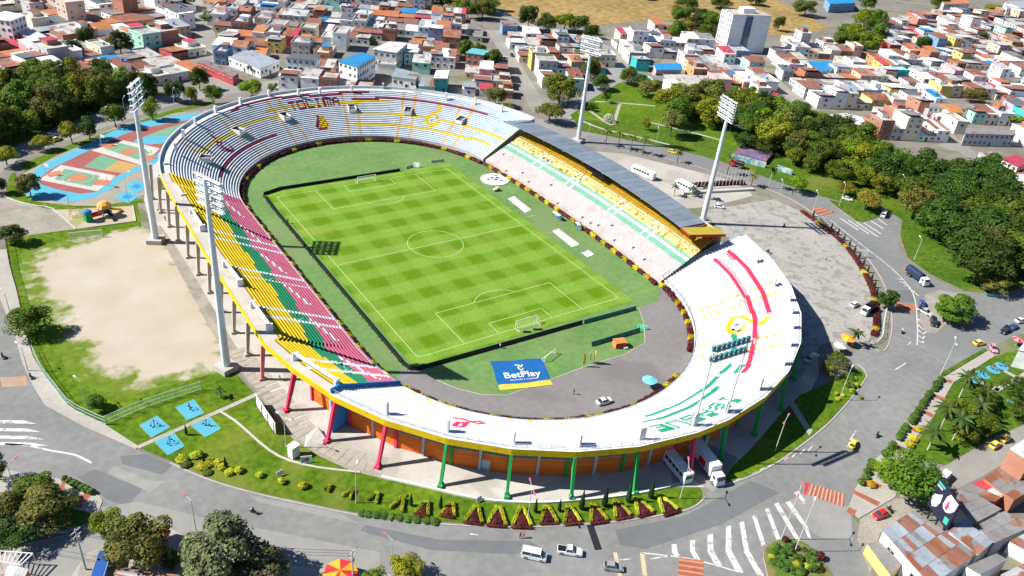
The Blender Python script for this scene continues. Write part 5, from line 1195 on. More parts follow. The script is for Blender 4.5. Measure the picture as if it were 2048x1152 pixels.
def bush(x, y, w_, h_, c, lb, z=0.04, cat='bush', nm='garden_bush'):
    q = at(x, y); o = link(nm, BB[(c, RND.randrange(3))], None, (q.x, q.y, z), RND.uniform(0, 6), (w_, w_*RND.uniform(.8, 1.1), h_)); return tag(o, lb, cat, 'garden bushes')
for k, (x, y, w_, h_, c) in enumerate(((365, 920, 2.6, 1.0, 'l'), (372, 931, 2.2, .8, 'g'), (390, 914, 2.0, 1.2, 'l'), (400, 912, 1.8, 1.3, 'l'), (405, 935, 2.6, .9, 'l'), (420, 928, 2.4, 1.0, 'l'), (437, 930, 2.0, 1.4, 'l'), (445, 938, 1.8, 1.3, 'l'), (460, 946, 2.4, .9, 'l'), (478, 944, 1.8, 1.3, 'l'), (415, 947, 2.0, .6, 'g'), (520, 953, 1.5, 1.2, 'l'), (564, 966, 1.6, 1.3, 'l'), (606, 975, 1.8, 1.4, 'l'))):
    bush(x, y, w_, h_, c, f'{"lime" if c == "l" else "green"} clipped bush on the lawn below the blue pads, {ordn(k)} from left')
for k in range(10): bush(722+k*16+RND.uniform(-4, 4), 1028+k*1.9, 1.8, 0.7, 'g', f'low grey-green shrub along the kerb left of the A hedges, {ordn(k)} from left')

# --- fences, boards and cabinets on the lawn
m_fence = mat('fence_mint', (0.52, 0.66, 0.60), rough=0.5, var=0.1)
def fence(px, label, h=2.2, step=3.0, m=None, rails=3, bars=1.0, group=None, nm='railing_fence', cat='fence'):
    pts = P(smooth(px, 4)); L_ = [0]
    for i in range(len(pts)-1): L_.append(L_[-1]+(pts[i+1]-pts[i]).length)
    def along(s):
        for i in range(len(pts)-1):
            if s <= L_[i+1] or i == len(pts)-2: return pts[i].lerp(pts[i+1], max(0, min(1, (s-L_[i])/max(1e-6, L_[i+1]-L_[i]))))
    n = max(1, round(L_[-1]/step)); t = thing(nm, label, cat, (pts[0].x, pts[0].y, 0.1), group=group, world=True); m = m or m_fence
    for k in range(n+1):
        p = along(L_[-1]*k/n); b = MB(); b.box((p.x, p.y, h/2+0.05), (0.12, 0.12, h+0.1)); b.build('post', m, t)
        if k < n:
            q = along(L_[-1]*(k+1)/n); b = MB()
            for r in range(rails): z = 0.2+(h-0.25)*r/(rails-1); b.bar((p.x, p.y, z+0.05), (q.x, q.y, z+0.05), 0.06, 0.07)
            nb = int(bars*(q-p).length/0.3)
            for i in range(1, nb): v = p.lerp(q, i/nb); b.box((v.x, v.y, h/2+0.1), (0.03, 0.03, h-0.3))
            b.build('rail_panel', m, t)
    return t
fence([(66, 705), (87, 748), (111, 779), (139, 814), (175, 834), (212, 850)], 'pale mint railing fence along the pavement of the left-hand road'); fence([(213, 849), (300, 812), (402, 780)], 'pale green railing fence behind the blue fitness pads', 2.4)
fence([(12, 480), (22, 540), (36, 590), (52, 665), (64, 700)], 'dark thin fence beside the far part of the left pavement', 2.2, 4, m_dark, 2, 0.5)
fence([(1741, 690), (1762, 680), (1766, 650), (1772, 620)], 'pale mint handrail around the corner of the paved plaza', 1.6, 3.0, m_fence, 2, 0.7)
# white panel lying against the slope, cabinet, notice boards
q = [at(512, 810), at(552, 870)]; a, c = q[0], q[1]; t = thing('hoarding', 'long blank white hoarding seen edge-on in the grass left of the columns', 'sign', (a.x, a.y, 0.04), world=True)
b = MB(); d = (c-a); nn = Vector((-d.y, d.x, 0)).normalized(); b.obox((a+c)/2+Vector((0, 0, 1.9)), d/2, nn*0.08, (0, 0, 1.5)); b.build('panel', m_white, t); b = MB()
for f in (0.05, 0.35, 0.65, 0.95): p_ = a.lerp(c, f); b.box((p_.x-nn.x*.15, p_.y-nn.y*.15, 1.6), (0.15, 0.15, 3.2))
b.build('support', m_dark, t)
q = at(588, 912); t = thing('utility_cabinet', 'tall white utility cabinet on the lawn edge beside a small notice board', 'cabinet', (q.x, q.y, 0.04), 0.35); b = MB(); b.box((0, 0, 1.5), (2.0, 1.6, 3.0)); b.build('body', m_white, t); b = MB(); b.box((0, 0, 3.06), (2.3, 1.9, 0.14)); b.build('lid', m_white, t); b = MB(); b.box((0, -0.83, 1.4), (1.6, 0.06, 2.4)); b.build('door', mat('cabinet_door', (0.68, 0.68, 0.66)), t)
q = at(613, 926); t = thing('notice_board', 'low framed notice board beside the white cabinet', 'sign', (q.x, q.y, 0.04), -0.35); b = MB(); b.obox((0, 0, 1.0), (1.2, 0, 0), (0, 0.06, 0), (0, 0.2, 0.8)); b.build('frame', mat('board_mint', (0.5, 0.62, 0.56)), t); b = MB()
for k in range(6): b.obox((-0.75+0.5*(k % 3), -0.07-0.09*(1-k//3)*2+0.05, 0.75+0.5*(k//3)), (0.2, 0, 0), (0, 0.02, 0), (0, 0.05, 0.2), k % 3)
b.build('notice', [m_green, m_red, m_dark], t); 
for x_ in (-0.9, 0.9): b = MB(); b.box((x_, 0.1, 0.4), (0.1, 0.1, 0.8)); b.build('leg', m_dark, t)
for x, y, lb in ((560, 952, 'small white plate sign in the grass below the cabinet'), (958, 1003, 'small white framed sign behind the A-shaped hedges'), (1142, 1000, 'small white plate at the kerb under the green column')):
    q = at(x, y); t = thing('plate_sign', lb, 'sign', (q.x, q.y, 0.04), 0.2); b = MB(); b.obox((0, 0, 0.8), (0.75, 0, 0), (0, 0.04, 0), (0, 0.15, 0.5)); b.build('plate', m_white, t); b = MB(); b.box((0, 0.1, 0.25), (0.1, 0.1, 0.5)); b.build('leg', m_dark, t)
q = at(604, 870); t = thing('stone_slab', 'tilted grey concrete slab at the edge of the flagstones', 'slab', (q.x+2, q.y-2, 0.05)); b = MB(); b.face([(-3, -2, 0.0), (2.2, -3, 0.0), (1.5, 1.5, 1.4)]); b.face([(-3, -2, 0.0), (1.5, 1.5, 1.4), (-1.5, 1.2, 0)]); b.face([(2.2, -3, 0), (2.4, 1.4, 0), (1.5, 1.5, 1.4)]); b.build('slab_body', m_lconc, t)
# fitness machines on the blue pads
def machine(x, y, k, lb):
    q = at(x, y); t = thing('fitness_machine', lb, 'gym equipment', (q.x, q.y, 0.1), k*0.8, 'outdoor fitness machines'); b = MB(); b.tube((0, 0, 0), (0, 0, 1.9), 0.09, n=7); b.build('post', m_dark, t)
    b = MB(); b.bar((-0.7, 0, 1.5), (0.7, 0, 1.5), 0.07, 0.07); b.bar((-0.7, 0, 0.5), (-0.7, 0, 1.5), 0.07, 0.07); b.bar((0.7, 0, 0.5), (0.7, 0, 1.5), 0.07, 0.07); b.build('swing_arm', m_blue if k % 2 else m_red, t); b = MB(); b.box((-0.7, 0, 0.45), (0.35, 0.5, 0.08)); b.box((0.7, 0, 0.45), (0.35, 0.5, 0.08)); b.build('footplate', m_dark, t)
for k, (x, y, lb) in enumerate(((309, 853, 'left rear'), (340, 887, 'left front'), (380, 819, 'right rear'), (413, 852, 'right front'))): machine(x, y, k, f'slim fitness machine on the {lb} blue pad of the lawn')
for k, (x, y) in enumerate(((1946, 759), (1965, 750), (1986, 740), (2003, 733))): machine(x, y, k, f'fitness machine on the {ordn(k)} blue disc from the palms in the park')
# playground
q = at(212, 432); t = thing('play_structure', 'colourful play tower with orange roof and slides on sand', 'playground', (q.x, q.y, 0.06), 0.3)
for x, y in ((-1.4, -1.4), (1.4, -1.4), (1.4, 1.4), (-1.4, 1.4)):
    b = MB(); b.tube((x, y, 0), (x, y, 3.6), 0.12, n=7); b.build('post', m_green, t)
b = MB(); b.box((0, 0, 1.6), (3.0, 3.0, 0.2)); b.build('deck', m_dark, t); b = MB(); b.lathe([(2.3, 3.4), (1.9, 4.3), (1.0, 5.0), (0.1, 5.2)], n=8); b.build('roof', mat('play_orange', (0.70, 0.35, 0.06)), t)
b = MB(); b.box((-3.2, 0, 1.2), (3.4, 1.4, 0.25)); b.box((-3.2, .75, 1.6), (3.4, 0.12, 0.8)); b.box((-3.2, -.75, 1.6), (3.4, 0.12, 0.8)); b.build('bridge', m_red, t)
b = MB(); b.box((-5.6, 0, 1.5), (2.0, 2.0, 3.0)); b.build('side_tower', m_green, t); b = MB(); b.lathe([(1.5, 3.0), (1.1, 3.7), (0.1, 4.1)], (-5.6, 0, 0), 8); b.build('side_roof', m_blue, t)
b = MB(); b.obox((3.6, 0.4, 1.0), (2.1, 0, -0.85), (0, 0.55, 0), (0, 0, 0.08)); b.obox((3.6, 1.0, 1.2), (2.1, 0, -0.85), (0, 0.06, 0), (0, 0, 0.25)); b.obox((3.6, -0.2, 1.2), (2.1, 0, -0.85), (0, 0.06, 0), (0, 0, 0.25)); b.build('slide', m_yellow, t); b = MB(); b.obox((0.3, -3.4, 1.0), (0, -2.0, -0.85), (0.55, 0, 0), (0, 0, 0.1)); b.build('slide', m_dark, t)
q = at(153, 430); t = thing('swing_frame', 'red and white swing frame beside the play tower', 'swing', (q.x, q.y, 0.06), 0.6); b = MB(); b.tube((-2, 0, 2.4), (2, 0, 2.4), 0.07, n=6)
for s_ in (-2, 2): b.tube((s_, -0.8, 0), (s_, 0, 2.4), 0.06, n=6); b.tube((s_, 0.8, 0), (s_, 0, 2.4), 0.06, n=6)
b.build('frame', m_red, t); b = MB()
for x in (-0.8, 0.8): b.box((x, 0, 0.6), (0.5, 0.25, 0.05)); b.bar((x-.2, 0, 0.6), (x-.2, 0, 2.4), 0.02, 0.02); b.bar((x+.2, 0, 0.6), (x+.2, 0, 2.4), 0.02, 0.02)
b.build('seat', m_white, t)
# basketball hoops on the courts
for k, (x, y, a) in enumerate(((92, 352, 0.6), (216, 372, 3.6), (203, 292, 0.6), (305, 317, 3.6))):
    q = at(x, y); t = thing('basketball_hoop', f'basketball hoop at the {["left end of the lower", "right end of the lower", "left end of the upper", "right end of the upper"][k]} coloured court', 'hoop', (q.x, q.y, 0.1), a, 'basketball hoops'); b = MB(); b.tube((0, 0, 0), (0, 0, 3.2), 0.1, n=6); b.bar((0, 0, 3.1), (1.0, 0, 3.3), 0.1, 0.1); b.build('post', m_pole, t); b = MB(); b.box((1.05, 0, 3.5), (0.06, 1.8, 1.1)); b.build('backboard', m_white, t); b = MB(); b.lathe([(0.23, 3.05), (0.25, 3.05), (0.25, 3.08), (0.23, 3.08)], (1.35, 0, 0), 10); b.build('rim', m_red, t)

# --- street lamps and poles
m_pink = mat('lamp_pink', (0.70, 0.10, 0.20), rough=0.5)
def lamp(px_, h, az, label, arms=1, head='grey', group='street lamps', thin=0.09):
    q = at(*px_); t = thing('street_lamp', label, 'street lamp', (q.x, q.y, 0.05), az, group); b = MB(); b.tube((0, 0, 0), (0, 0, h), thin*1.3, thin*0.7, 7); b.build('pole', m_pole, t)
    for k in range(arms):
        s_ = 1 if k == 0 else -1; b = MB(); b.tube((0, 0, h-0.1), (s_*1.6, 0, h+0.4), 0.05, n=5); b.build('arm', m_pole, t); b = MB(); b.obox((s_*1.9, 0, h+0.45), (0.42, 0, 0.04*s_), (0, 0.16, 0), (0, 0, 0.09)); b.build('lamp_head', m_pink if head == 'pink' else m_lamp, t)
    return t
for k, (px_, h, az, ar, hd, lb) in enumerate((((712, 1006), 9, 1.0, 1, 'grey', 'slim street lamp on the lawn left of the lettered hedges'), ((1055, 1040), 9.0, 1.2, 2, 'pink', 'slim lamp with pink heads among the lettered hedges'), ((1360, 997), 9.5, 0.9, 2, 'pink', 'lamp with pink heads at the truck driveway'),
        ((1550, 902), 9.5, 0.4, 2, 'pink', 'double-headed lamp on the shaded forecourt grass'), ((1678, 800), 9.5, 0.4, 1, 'grey', 'lamp on the strip of grass at the forecourt end'), ((1562, 1079), 14, 0.5, 2, 'pink', 'tall lamp with red fittings at the tip of the planted traffic island'), ((1589, 1103), 13, 0.5, 1, 'grey', 'tall lamp standing in the planted traffic island'),
        ((1881, 749), 11, 0.6, 2, 'grey', 'double lamp at the near end of the grass verge strip'), ((393, 1068), 9, 2.0, 1, 'pink', 'lamp with a pink head left of the big bumpy tree'), ((784, 1138), 8, 2.0, 1, 'pink', 'lamp with pink head beside the yellow-green tree'),
        ((33, 990), 8, 0.5, 1, 'pink', 'lamp with pink head at the brick band of the corner plaza'), ((172, 812), 7, 2.0, 1, 'grey', 'lamp behind the railing fence near the round bush'), ((1625, 425), 8, 1.0, 1, 'grey', 'lamp beside the orange crossing near the plaza corner'), ((1678, 412), 9, 1.0, 1, 'grey', 'lamp in the triangular fork island'),
        ((1828, 520), 8, 1.0, 1, 'grey', 'thin lamp in the grass right of the fork'), ((252, 240), 9, 1.0, 1, 'grey', 'lamp on the far road behind the coloured courts'), ((350, 222), 9, 1.0, 1, 'grey', 'lamp on the verge left of the far terrace'), ((215, 258), 8, 1.0, 1, 'grey', 'dark lamp on the verge above the blue track'), ((1175, 283), 7, 1.0, 1, 'grey', 'white post lamp on the far side road beside the mast'), ((1312, 288), 7, 1.0, 1, 'grey', 'white post lamp on the verge across from the palms'),
        ((138, 412), 8, 0.4, 1, 'grey', 'thin court lamp at the rounded lower end of the blue track'), ((257, 404), 10, 0.4, 1, 'grey', 'dark thin lamp between the two square blue pads'), ((1795, 395), 9, 1, 1, 'grey', 'lamp under the trees at the fork'), ((1560, 388), 5, 1, 1, 'grey', 'short post at the end of the flagpole bed'), ((572, 895), 8.5, 2.0, 2, 'grey', 'grey lamp with a crossed head beside the white cabinet'), ((20, 625), 6, 2, 1, 'grey', 'short lamp on the left pavement beside the tree'), ((56, 742), 7, 2, 1, 'grey', 'short lamp on the lower left pavement'), ((462, 1152), 3, 2, 1, 'pink', 'lamp head poking up at the bottom of the big bumpy tree'))):
    lamp(px_, h, az, lb, ar, hd)
def utility_pole(px_, h, rz, label):
    q = at(*px_); t = thing('utility_pole', label, 'utility pole', (q.x, q.y, 0.1), rz, 'utility poles'); b = MB(); b.tube((0, 0, 0), (0, 0, h), 0.19, 0.12, 8); b.build('pole', m_lconc, t)
    for z in (h-0.5, h-1.6):
        b = MB(); b.bar((-1.1, 0, z), (1.1, 0, z), 0.12, 0.14); b.build('crossarm', m_pole, t)
        for x in (-1.0, 0, 1.0):
            b = MB(); b.lathe([(0.06, 0), (0.1, 0.08), (0.06, 0.16), (0.03, 0.24)], (x, 0, z+0.06), 6); b.build('insulator', m_glass, t)
    b = MB(); b.tube((0.35, 0.2, h-3.2), (0.35, 0.2, h-2.2), 0.3, n=9); b.build('transformer', m_metal, t); return q
UPQ = utility_pole((172, 1140), 10.5, 0.6, 'concrete utility pole with transformer beside the side street'); UP2 = utility_pole((706, 1168), 9, 0.4, 'utility pole poking up beside the orange parasol')
def cable(a, c, sag, label):
    b = MB(); n = 10; pts = [a.lerp(c, i/n)-Vector((0, 0, sag*4*(i/n)*(1-i/n))) for i in range(n+1)]
    for i in range(n): b.tube(pts[i], pts[i+1], 0.03, n=4, caps=False)
    o = b.build('power_cable', m_dark); tag(o, label, 'cable', 'power cables')
for k, (z, dx) in enumerate(((10.0, -0.9), (10.0, 0.9), (8.9, 0.0))):
    cable(Vector((UPQ.x+dx, UPQ.y, z+0.1)), Vector((UPQ.x-70+dx, UPQ.y+62, z+1.5)), 1.2, f'{["upper", "middle", "lower"][k]} power cable running left from the near utility pole'); cable(Vector((UPQ.x+dx, UPQ.y, z+0.1)), Vector((UP2.x+dx*.6, UP2.y, z-1.4)), 0.9, f'{["upper", "middle", "lower"][k]} power cable between the two near utility poles')
# flag poles with maroon planting at the west entrance
q0, q1 = at(1372, 378), at(1492, 372)
for k in range(18):
    p_ = q0.lerp(q1, k/17); t = thing('flag_pole', f'slim white flagpole, {ordn(k)} from left in the row on the planted wall', 'flagpole', (p_.x, p_.y, 0.9), 0, 'row of flagpoles'); b = MB(); b.tube((0, 0, 0), (0, 0, 6.2), 0.07, 0.05, 6); b.build('pole', m_white, t); b = MB(); b.lathe([(0.06, 6.2), (0.12, 6.3), (0.02, 6.42)], n=6); b.build('finial', m_yellow, t)
b = MB(); a, c = at(1365, 388), at(1506, 380); d = (c-a); nn = Vector((-d.y, d.x, 0)).normalized(); b.obox((a+c)/2+Vector((0, 0, 0.45)), d/2, nn*0.9, (0, 0, 0.46)); tag(b.build('planter_wall', m_lconc), 'long low concrete planter wall under the row of flagpoles', 'wall')
flower_hedge('flower_hedge', 'maroon hedge behind the row of white flagpoles', [tuple((q0.lerp(q1, i/40)+nn*2.2).to_2d()) for i in range(41)], 'm', 2.0, 1.6, 2.2)
flower_hedge('flower_hedge', 'maroon and green hedge edging the curved paved plaza', [tuple(v) for v in P(smooth([(1603, 424), (1655, 461), (1690, 492), (1718, 530), (1742, 575), (1750, 610), (1752, 650), (1745, 680)], 24))], 'mmmymmm', 1.7, 0.9, 2.4)
for k in range(13):
    x, y = smooth([(1612, 424), (1662, 458), (1698, 492), (1726, 530), (1748, 575), (1756, 610)], 3)[k+1]
    q = at(x, y); t = thing('cypress_tree', f'small cypress behind the plaza hedge, {ordn(k)} from the far end', 'tree', (q.x, q.y, 0.04), k, 'cypresses along the plaza hedge'); link('trunk', trm, t); link('crown', cym[k % 3], t, (0, 0, 0.15), 0, (1.0, 1.0, 2.6))
for (x, y, lb) in ((1641, 448, 'far one of two white panel signs at the plaza hedge'), (1726, 515, 'near one of two white panel signs at the plaza hedge')):
    q = at(x, y); t = thing('panel_sign', lb, 'sign', (q.x, q.y, 0.04), -0.7); b = MB(); b.box((0, 0, 2.0), (2.6, 0.12, 2.0)); b.build('panel', m_white, t); 
    for x_ in (-1, 1): b = MB(); b.box((x_, 0, 0.5), (0.1, 0.1, 1.0)); b.build('leg', m_dark, t)
m_skin_p = mat('poster_skin', (0.45, 0.26, 0.18))
# billboard in the yard at the right
a, c = at(1857, 1010), at(1886, 1045); a.z = c.z = 0
t = thing('billboard', 'large billboard with white, navy and green artwork in the yard', 'billboard', (a.x, a.y, 0), world=True); bz0, bz1 = 4.0, 11.5
pA, pB = at(1856, 1007, bz0), at(1885, 1048, bz0); pA2 = Vector((pA.x, pA.y, 0)); pB2 = Vector((pB.x, pB.y, 0)); d = pB2-pA2; nn = Vector((d.y, -d.x, 0)).normalized()
if nn.dot(CAMP-pA) < 0: nn = -nn
W_ = d.length*1.3; dd = d.normalized(); c0 = pA2+dd*W_/2; b = MB(); b.obox(c0+Vector((0, 0, (bz0+bz1)/2)), dd*W_/2, nn*0.2, (0, 0, (bz1-bz0)/2)); b.build('panel', mat('poster_navy', (0.02, 0.02, 0.05), rough=0.5), t)
b = MB()
def pshape(uv, mi, o=.23): b.face([c0+dd*((u-0.5)*W_)+nn*o+Vector((0, 0, bz0+(bz1-bz0)*v)) for u, v in uv], mi)
pshape([(.50, .52), (.56, .42), (.70, .40), (.84, .50), (.95, .68), (.97, .97), (.60, .97), (.52, .80)], 0)
pshape([(.03, .30), (.18, .10), (.33, .22), (.40, .46), (.36, .72), (.22, .58), (.10, .50)], 0)
pshape([(.60, .48), (.70, .44), (.74, .60), (.68, .78), (.61, .70)], 1, .25); pshape([(.64, .78), (.70, .76), (.71, .86), (.66, .88)], 3, .25)
pshape([(.76, .08), (.93, .12), (.92, .34), (.75, .30)], 2); pshape([(.04, .88), (.34, .90), (.34, .96), (.04, .95)], 2); pshape([(.04, .78), (.28, .80), (.28, .85), (.04, .84)], 0)
b.build('poster', [m_white, mat('poster_rose', (0.42, 0.06, 0.14)), mat('poster_green', (0.05, 0.45, 0.28)), m_skin_p], t); b = MB()
for f in (0.15, 0.5, 0.85): p_ = pA2+dd*W_*f-nn*0.5; b.tube((p_.x, p_.y, 0), (p_.x, p_.y, bz1-0.5), 0.18, n=7); b.bar((p_.x-nn.x*2.5, p_.y-nn.y*2.5, 0), (p_.x, p_.y, 7.5), 0.15, 0.15)
b.build('support', m_dark, t)
# wire sculpture, murals and skate walls in the west park
q = at(1217, 243); t = thing('dome_climber', 'pale dome-shaped climbing frame in the park behind the mast', 'climbing frame', (q.x, q.y, 0.05)); b = MB(); pr = []
for k in range(5):
    z = 3.8*math.sin(k/4*1.45); r_ = 3.0*math.cos(k/4*1.45); pr.append([(r_*math.cos(i*0.785+k*0.39), r_*math.sin(i*0.785+k*0.39), z) for i in range(8)])
for k in range(4):
    for i in range(8): b.tube(pr[k][i], pr[k][(i+1) % 8], 0.09, n=5); b.tube(pr[k][i], pr[k+1][i], 0.09, n=5); b.tube(pr[k][(i+1) % 8], pr[k+1][i], 0.09, n=5)
b.build('tube_frame', m_lconc, t)
m_mural = mat('mural_paint', (0.25, 0.55, 0.50), var=0.5, scale=0.35, fine=0.3, col2=(0.60, 0.62, 0.50), stain=((0.05, 0.25, 0.45), 0.5, 0.5, 0.8)); m_mural2 = mat('mural_purple', (0.12, 0.11, 0.22), var=0.5, scale=0.35, fine=0.3, col2=(0.34, 0.13, 0.14), stain=((0.05, 0.12, 0.30), 0.4, 0.5, 0.8))
for px4, h, m, lb in ((((1462, 318), (1530, 336)), 2.6, m_mural, 'left turquoise painted mural wall along the far side road'), (((1552, 340), (1583, 350)), 2.4, m_mural, 'right turquoise painted mural wall along the far side road')):
    a, c = at(*px4[0]), at(*px4[1]); d = c-a; nn = Vector((-d.y, d.x, 0)).normalized(); b = MB(); b.obox((a+c)/2+Vector((0, 0, h/2)), d/2, nn*0.2, (0, 0, h/2)); tag(b.build('mural_wall', m), lb, 'wall')
a_ = [at(1485, 292), at(1545, 312), at(1530, 330), at(1466, 314)]; b = MB(); b.prism([v.to_2d() for v in a_], 0, 1.8); tag(b.build('skate_ramp', m_mural2), 'dark purple painted block behind the turquoise mural wall', 'ramp')
# ================================================================== VEHICLES AND PEOPLE
def paintmat(name, col): return mat('car_'+name, col, rough=0.32, var=0.05, scale=0.6, spec=0.5, coat=0.4)
CARC = {'white': (0.72, 0.73, 0.73), 'grey': (0.26, 0.28, 0.29), 'silver': (0.45, 0.47, 0.48), 'yellow': (0.78, 0.56, 0.03), 'red': (0.52, 0.015, 0.02), 'blue': (0.02, 0.08, 0.30), 'black': (0.015, 0.016, 0.018), 'teal': (0.03, 0.20, 0.26), 'dark blue': (0.02, 0.035, 0.07), 'pink': (0.6, 0.25, 0.35)}
m_hl = mat('headlight', (0.75, 0.76, 0.72), rough=0.2, spec=0.6); m_tl = mat('tail_light', (0.40, 0.01, 0.01), rough=0.3, spec=0.5); m_chrome = mat('hub', (0.35, 0.36, 0.37), rough=0.4, metal=0.6)
wm = MB(); wm.tube((0, -0.1, 0), (0, 0.1, 0), 0.5, n=14, mi=0); W_TY = wm.mesh('tyre', m_tyre)
wm = MB(); wm.tube((0, -0.108, 0), (0, 0.108, 0), 0.29, n=10, mi=0); W_RM = wm.mesh('rim', m_chrome)
def wheels(t, xs, wd, r):
    for x in xs:
        for s_ in (-1, 1):
            w_ = link('wheel', None, t, (x, s_*(wd/2-0.12), r)); w_.empty_display_size = 0.1; link('tyre', W_TY, w_, None, None, (r*2, 1.15, r*2)); link('rim', W_RM, w_, None, None, (r*2, 1.17, r*2))
def loft(b, secs, mi=0):
    """secs: (x, half width bottom, half width top, z bottom, z top) -> closed hull"""
    k0 = len(b.v)
    for x, hb, ht, zb, zt in secs:
        zm = zb+(zt-zb)*0.55; hm = max(hb, ht)
        b.v += [(x, -hb, zb), (x, hb, zb), (x, hm, zm), (x, ht, zt), (x, -ht, zt), (x, -hm, zm)]
    for q in range(len(secs)-1):
        for i in range(6):
            j = (i+1) % 6; b.f.append((k0+q*6+i, k0+q*6+j, k0+(q+1)*6+j, k0+(q+1)*6+i)); b.m.append(mi)
    b.f.append(tuple(k0+5-i for i in range(6))); b.m.append(mi); q = len(secs)-1; b.f.append(tuple(k0+q*6+i for i in range(6))); b.m.append(mi)
KINDS = {  # length, width, body sections, glass sections, roof rectangle
 'sedan': (4.4, 1.75, [(-2.2, .72, .68, .42, .82), (-2.0, .84, .78, .25, .98), (-1.2, .87, .80, .22, 1.0), (.75, .87, .80, .22, .96), (1.75, .85, .74, .24, .86), (2.1, .76, .64, .32, .72), (2.2, .64, .56, .4, .64)], [(-1.75, .72, .60, .96, 1.0), (-1.1, .76, .58, .96, 1.40), (.25, .76, .58, .95, 1.42), (1.05, .74, .62, .92, .98)], (-1.05, .2, .57, 1.44)),
 'hatch': (3.9, 1.68, [(-1.95, .74, .70, .4, .9), (-1.85, .82, .78, .25, 1.0), (.7, .84, .78, .22, .98), (1.5, .82, .72, .24, .88), (1.85, .74, .62, .32, .74), (1.95, .62, .56, .4, .66)], [(-1.8, .72, .62, .96, 1.05), (-1.45, .74, .60, .96, 1.42), (.2, .74, .58, .95, 1.46), (1.0, .72, .62, .92, .98)], (-1.4, .15, .58, 1.48)),
 'suv': (4.5, 1.82, [(-2.25, .8, .76, .45, 1.0), (-2.1, .88, .84, .3, 1.1), (.8, .9, .84, .28, 1.08), (1.9, .88, .8, .3, 1.0), (2.2, .78, .7, .38, .86), (2.25, .7, .6, .45, .8)], [(-2.1, .8, .7, 1.06, 1.2), (-1.9, .82, .68, 1.06, 1.66), (.4, .82, .66, 1.05, 1.70), (1.15, .8, .7, 1.02, 1.1)], (-1.85, .35, .66, 1.73)),
 'van': (5.0, 1.85, [(-2.5, .86, .82, .4, 1.15), (-2.4, .9, .88, .28, 1.22), (1.7, .92, .88, .28, 1.2), (2.3, .88, .78, .3, 1.05), (2.5, .76, .66, .4, .85)], [(-2.42, .86, .78, 1.18, 1.3), (-2.35, .87, .76, 1.18, 1.80), (1.1, .87, .76, 1.17, 1.84), (1.85, .85, .72, 1.12, 1.22)], (-2.38, 1.2, .79, 2.02)),
 'pickup': (5.0, 1.8, [(-2.5, .84, .84, .45, .95), (-2.45, .88, .86, .35, .98), (.9, .9, .84, .3, 1.02), (2.0, .88, .8, .3, .98), (2.4, .8, .7, .38, .84), (2.5, .72, .62, .45, .78)], [(-.75, .8, .7, .98, 1.1), (-.6, .82, .68, .98, 1.6), (.5, .82, .66, .98, 1.64), (1.25, .8, .7, .96, 1.05)], (-.6, .45, .66, 1.68))}
VPROTO = {}
def vehicle(px_, ax, kind, col, label, cat='car', nm=None, z=0.03, group='vehicles', s=1.0):
    q = at(*px_); f = at(*ax); d = (f-q); rz = math.atan2(d.y, d.x); L_, wd, body, glass, roof = KINDS[kind]
    t = thing(nm or {'van': 'minivan', 'pickup': 'pickup_truck'}.get(kind, 'car'), label, cat, (q.x, q.y, z), rz, group, scale=(s, s, s)); pm = paintmat(col, CARC[col]); key = (kind, col)
    if key not in VPROTO:
        b = MB(); loft(b, body); me = b.mesh('body', pm); g_ = MB(); loft(g_, glass); gm = g_.mesh('windows', m_glass); r_ = MB(); x0_, x1_, hw_, z_ = roof
        r_.box(((x0_+x1_)/2, 0, z_), (x1_-x0_, hw_*2.04, 0.07)); zb = glass[0][3]
        for x in (x0_, (x0_+x1_)/2, x1_): 
            for sd in (-1, 1): r_.bar((x+(0.0 if x != x1_ else 0.0), sd*(hw_+0.01), z_), (x+(-0.3 if x == x0_ else 0.45 if x == x1_ else 0), sd*(glass[0][1]+0.05), zb), 0.07, 0.07)
        VPROTO[key] = (me, gm, r_.mesh('roof', pm))
    me, gm, rm = VPROTO[key]; link('body', me, t); link('windows', gm, t); link('roof', rm, t); r = 0.33 if kind in ('sedan', 'hatch') else 0.38
    wheels(t, (-L_*0.3, L_*0.31), wd, r); hx = body[-2][0]; 
    for sd in (-1, 1):
        b = MB(); b.box((hx+0.02, sd*wd*0.33, body[-2][4]-0.12), (0.14, 0.34, 0.15)); b.build('headlight', m_hl, t); b = MB(); b.box((body[0][0]+0.0, sd*wd*0.36, body[0][4]-0.1), (0.1, 0.28, 0.16)); b.build('tail_light', m_tl, t)
    if kind == 'pickup':
        b = MB(); b.box((-1.62, 0, 1.01), (1.6, 1.45, 0.06)); b.build('cargo_bed', m_black, t)
    return t
def taxi_sign(t): b = MB(); b.box((-0.3, 0, 1.55), (0.25, 0.7, 0.16)); b.build('taxi_sign', m_white, t)
vehicle((1068, 1115), (1100, 1122), 'van', 'white', 'white minivan driving on the near road', 'van'); vehicle((1139, 1106), (1170, 1111), 'pickup', 'white', 'white pickup truck driving just ahead of the white minivan', 'pickup'); vehicle((1226, 1138), (1250, 1141), 'hatch', 'grey', 'grey hatchback driving at the bottom of the near road')
for k, (p_, a_, lb) in enumerate((((1704, 891), (1716, 868), 'yellow taxi driving alone on the right-hand road'), ((1988, 893), (2006, 881), 'nearer of two yellow taxis parked by the park'), ((2009, 880), (2026, 868), 'farther of two yellow taxis parked by the park'), ((1957, 689), (1985, 684), 'yellow taxi at the road junction on the right edge'), ((114, 281), (130, 275), 'yellow taxi parked under trees on the far left road'), ((1345, 306), (1362, 310), 'yellow taxi on the far road beside the palms'))): taxi_sign(vehicle(p_, a_, 'hatch' if k else 'hatch', 'yellow', lb, 'taxi', 'taxi', group='yellow taxis'))
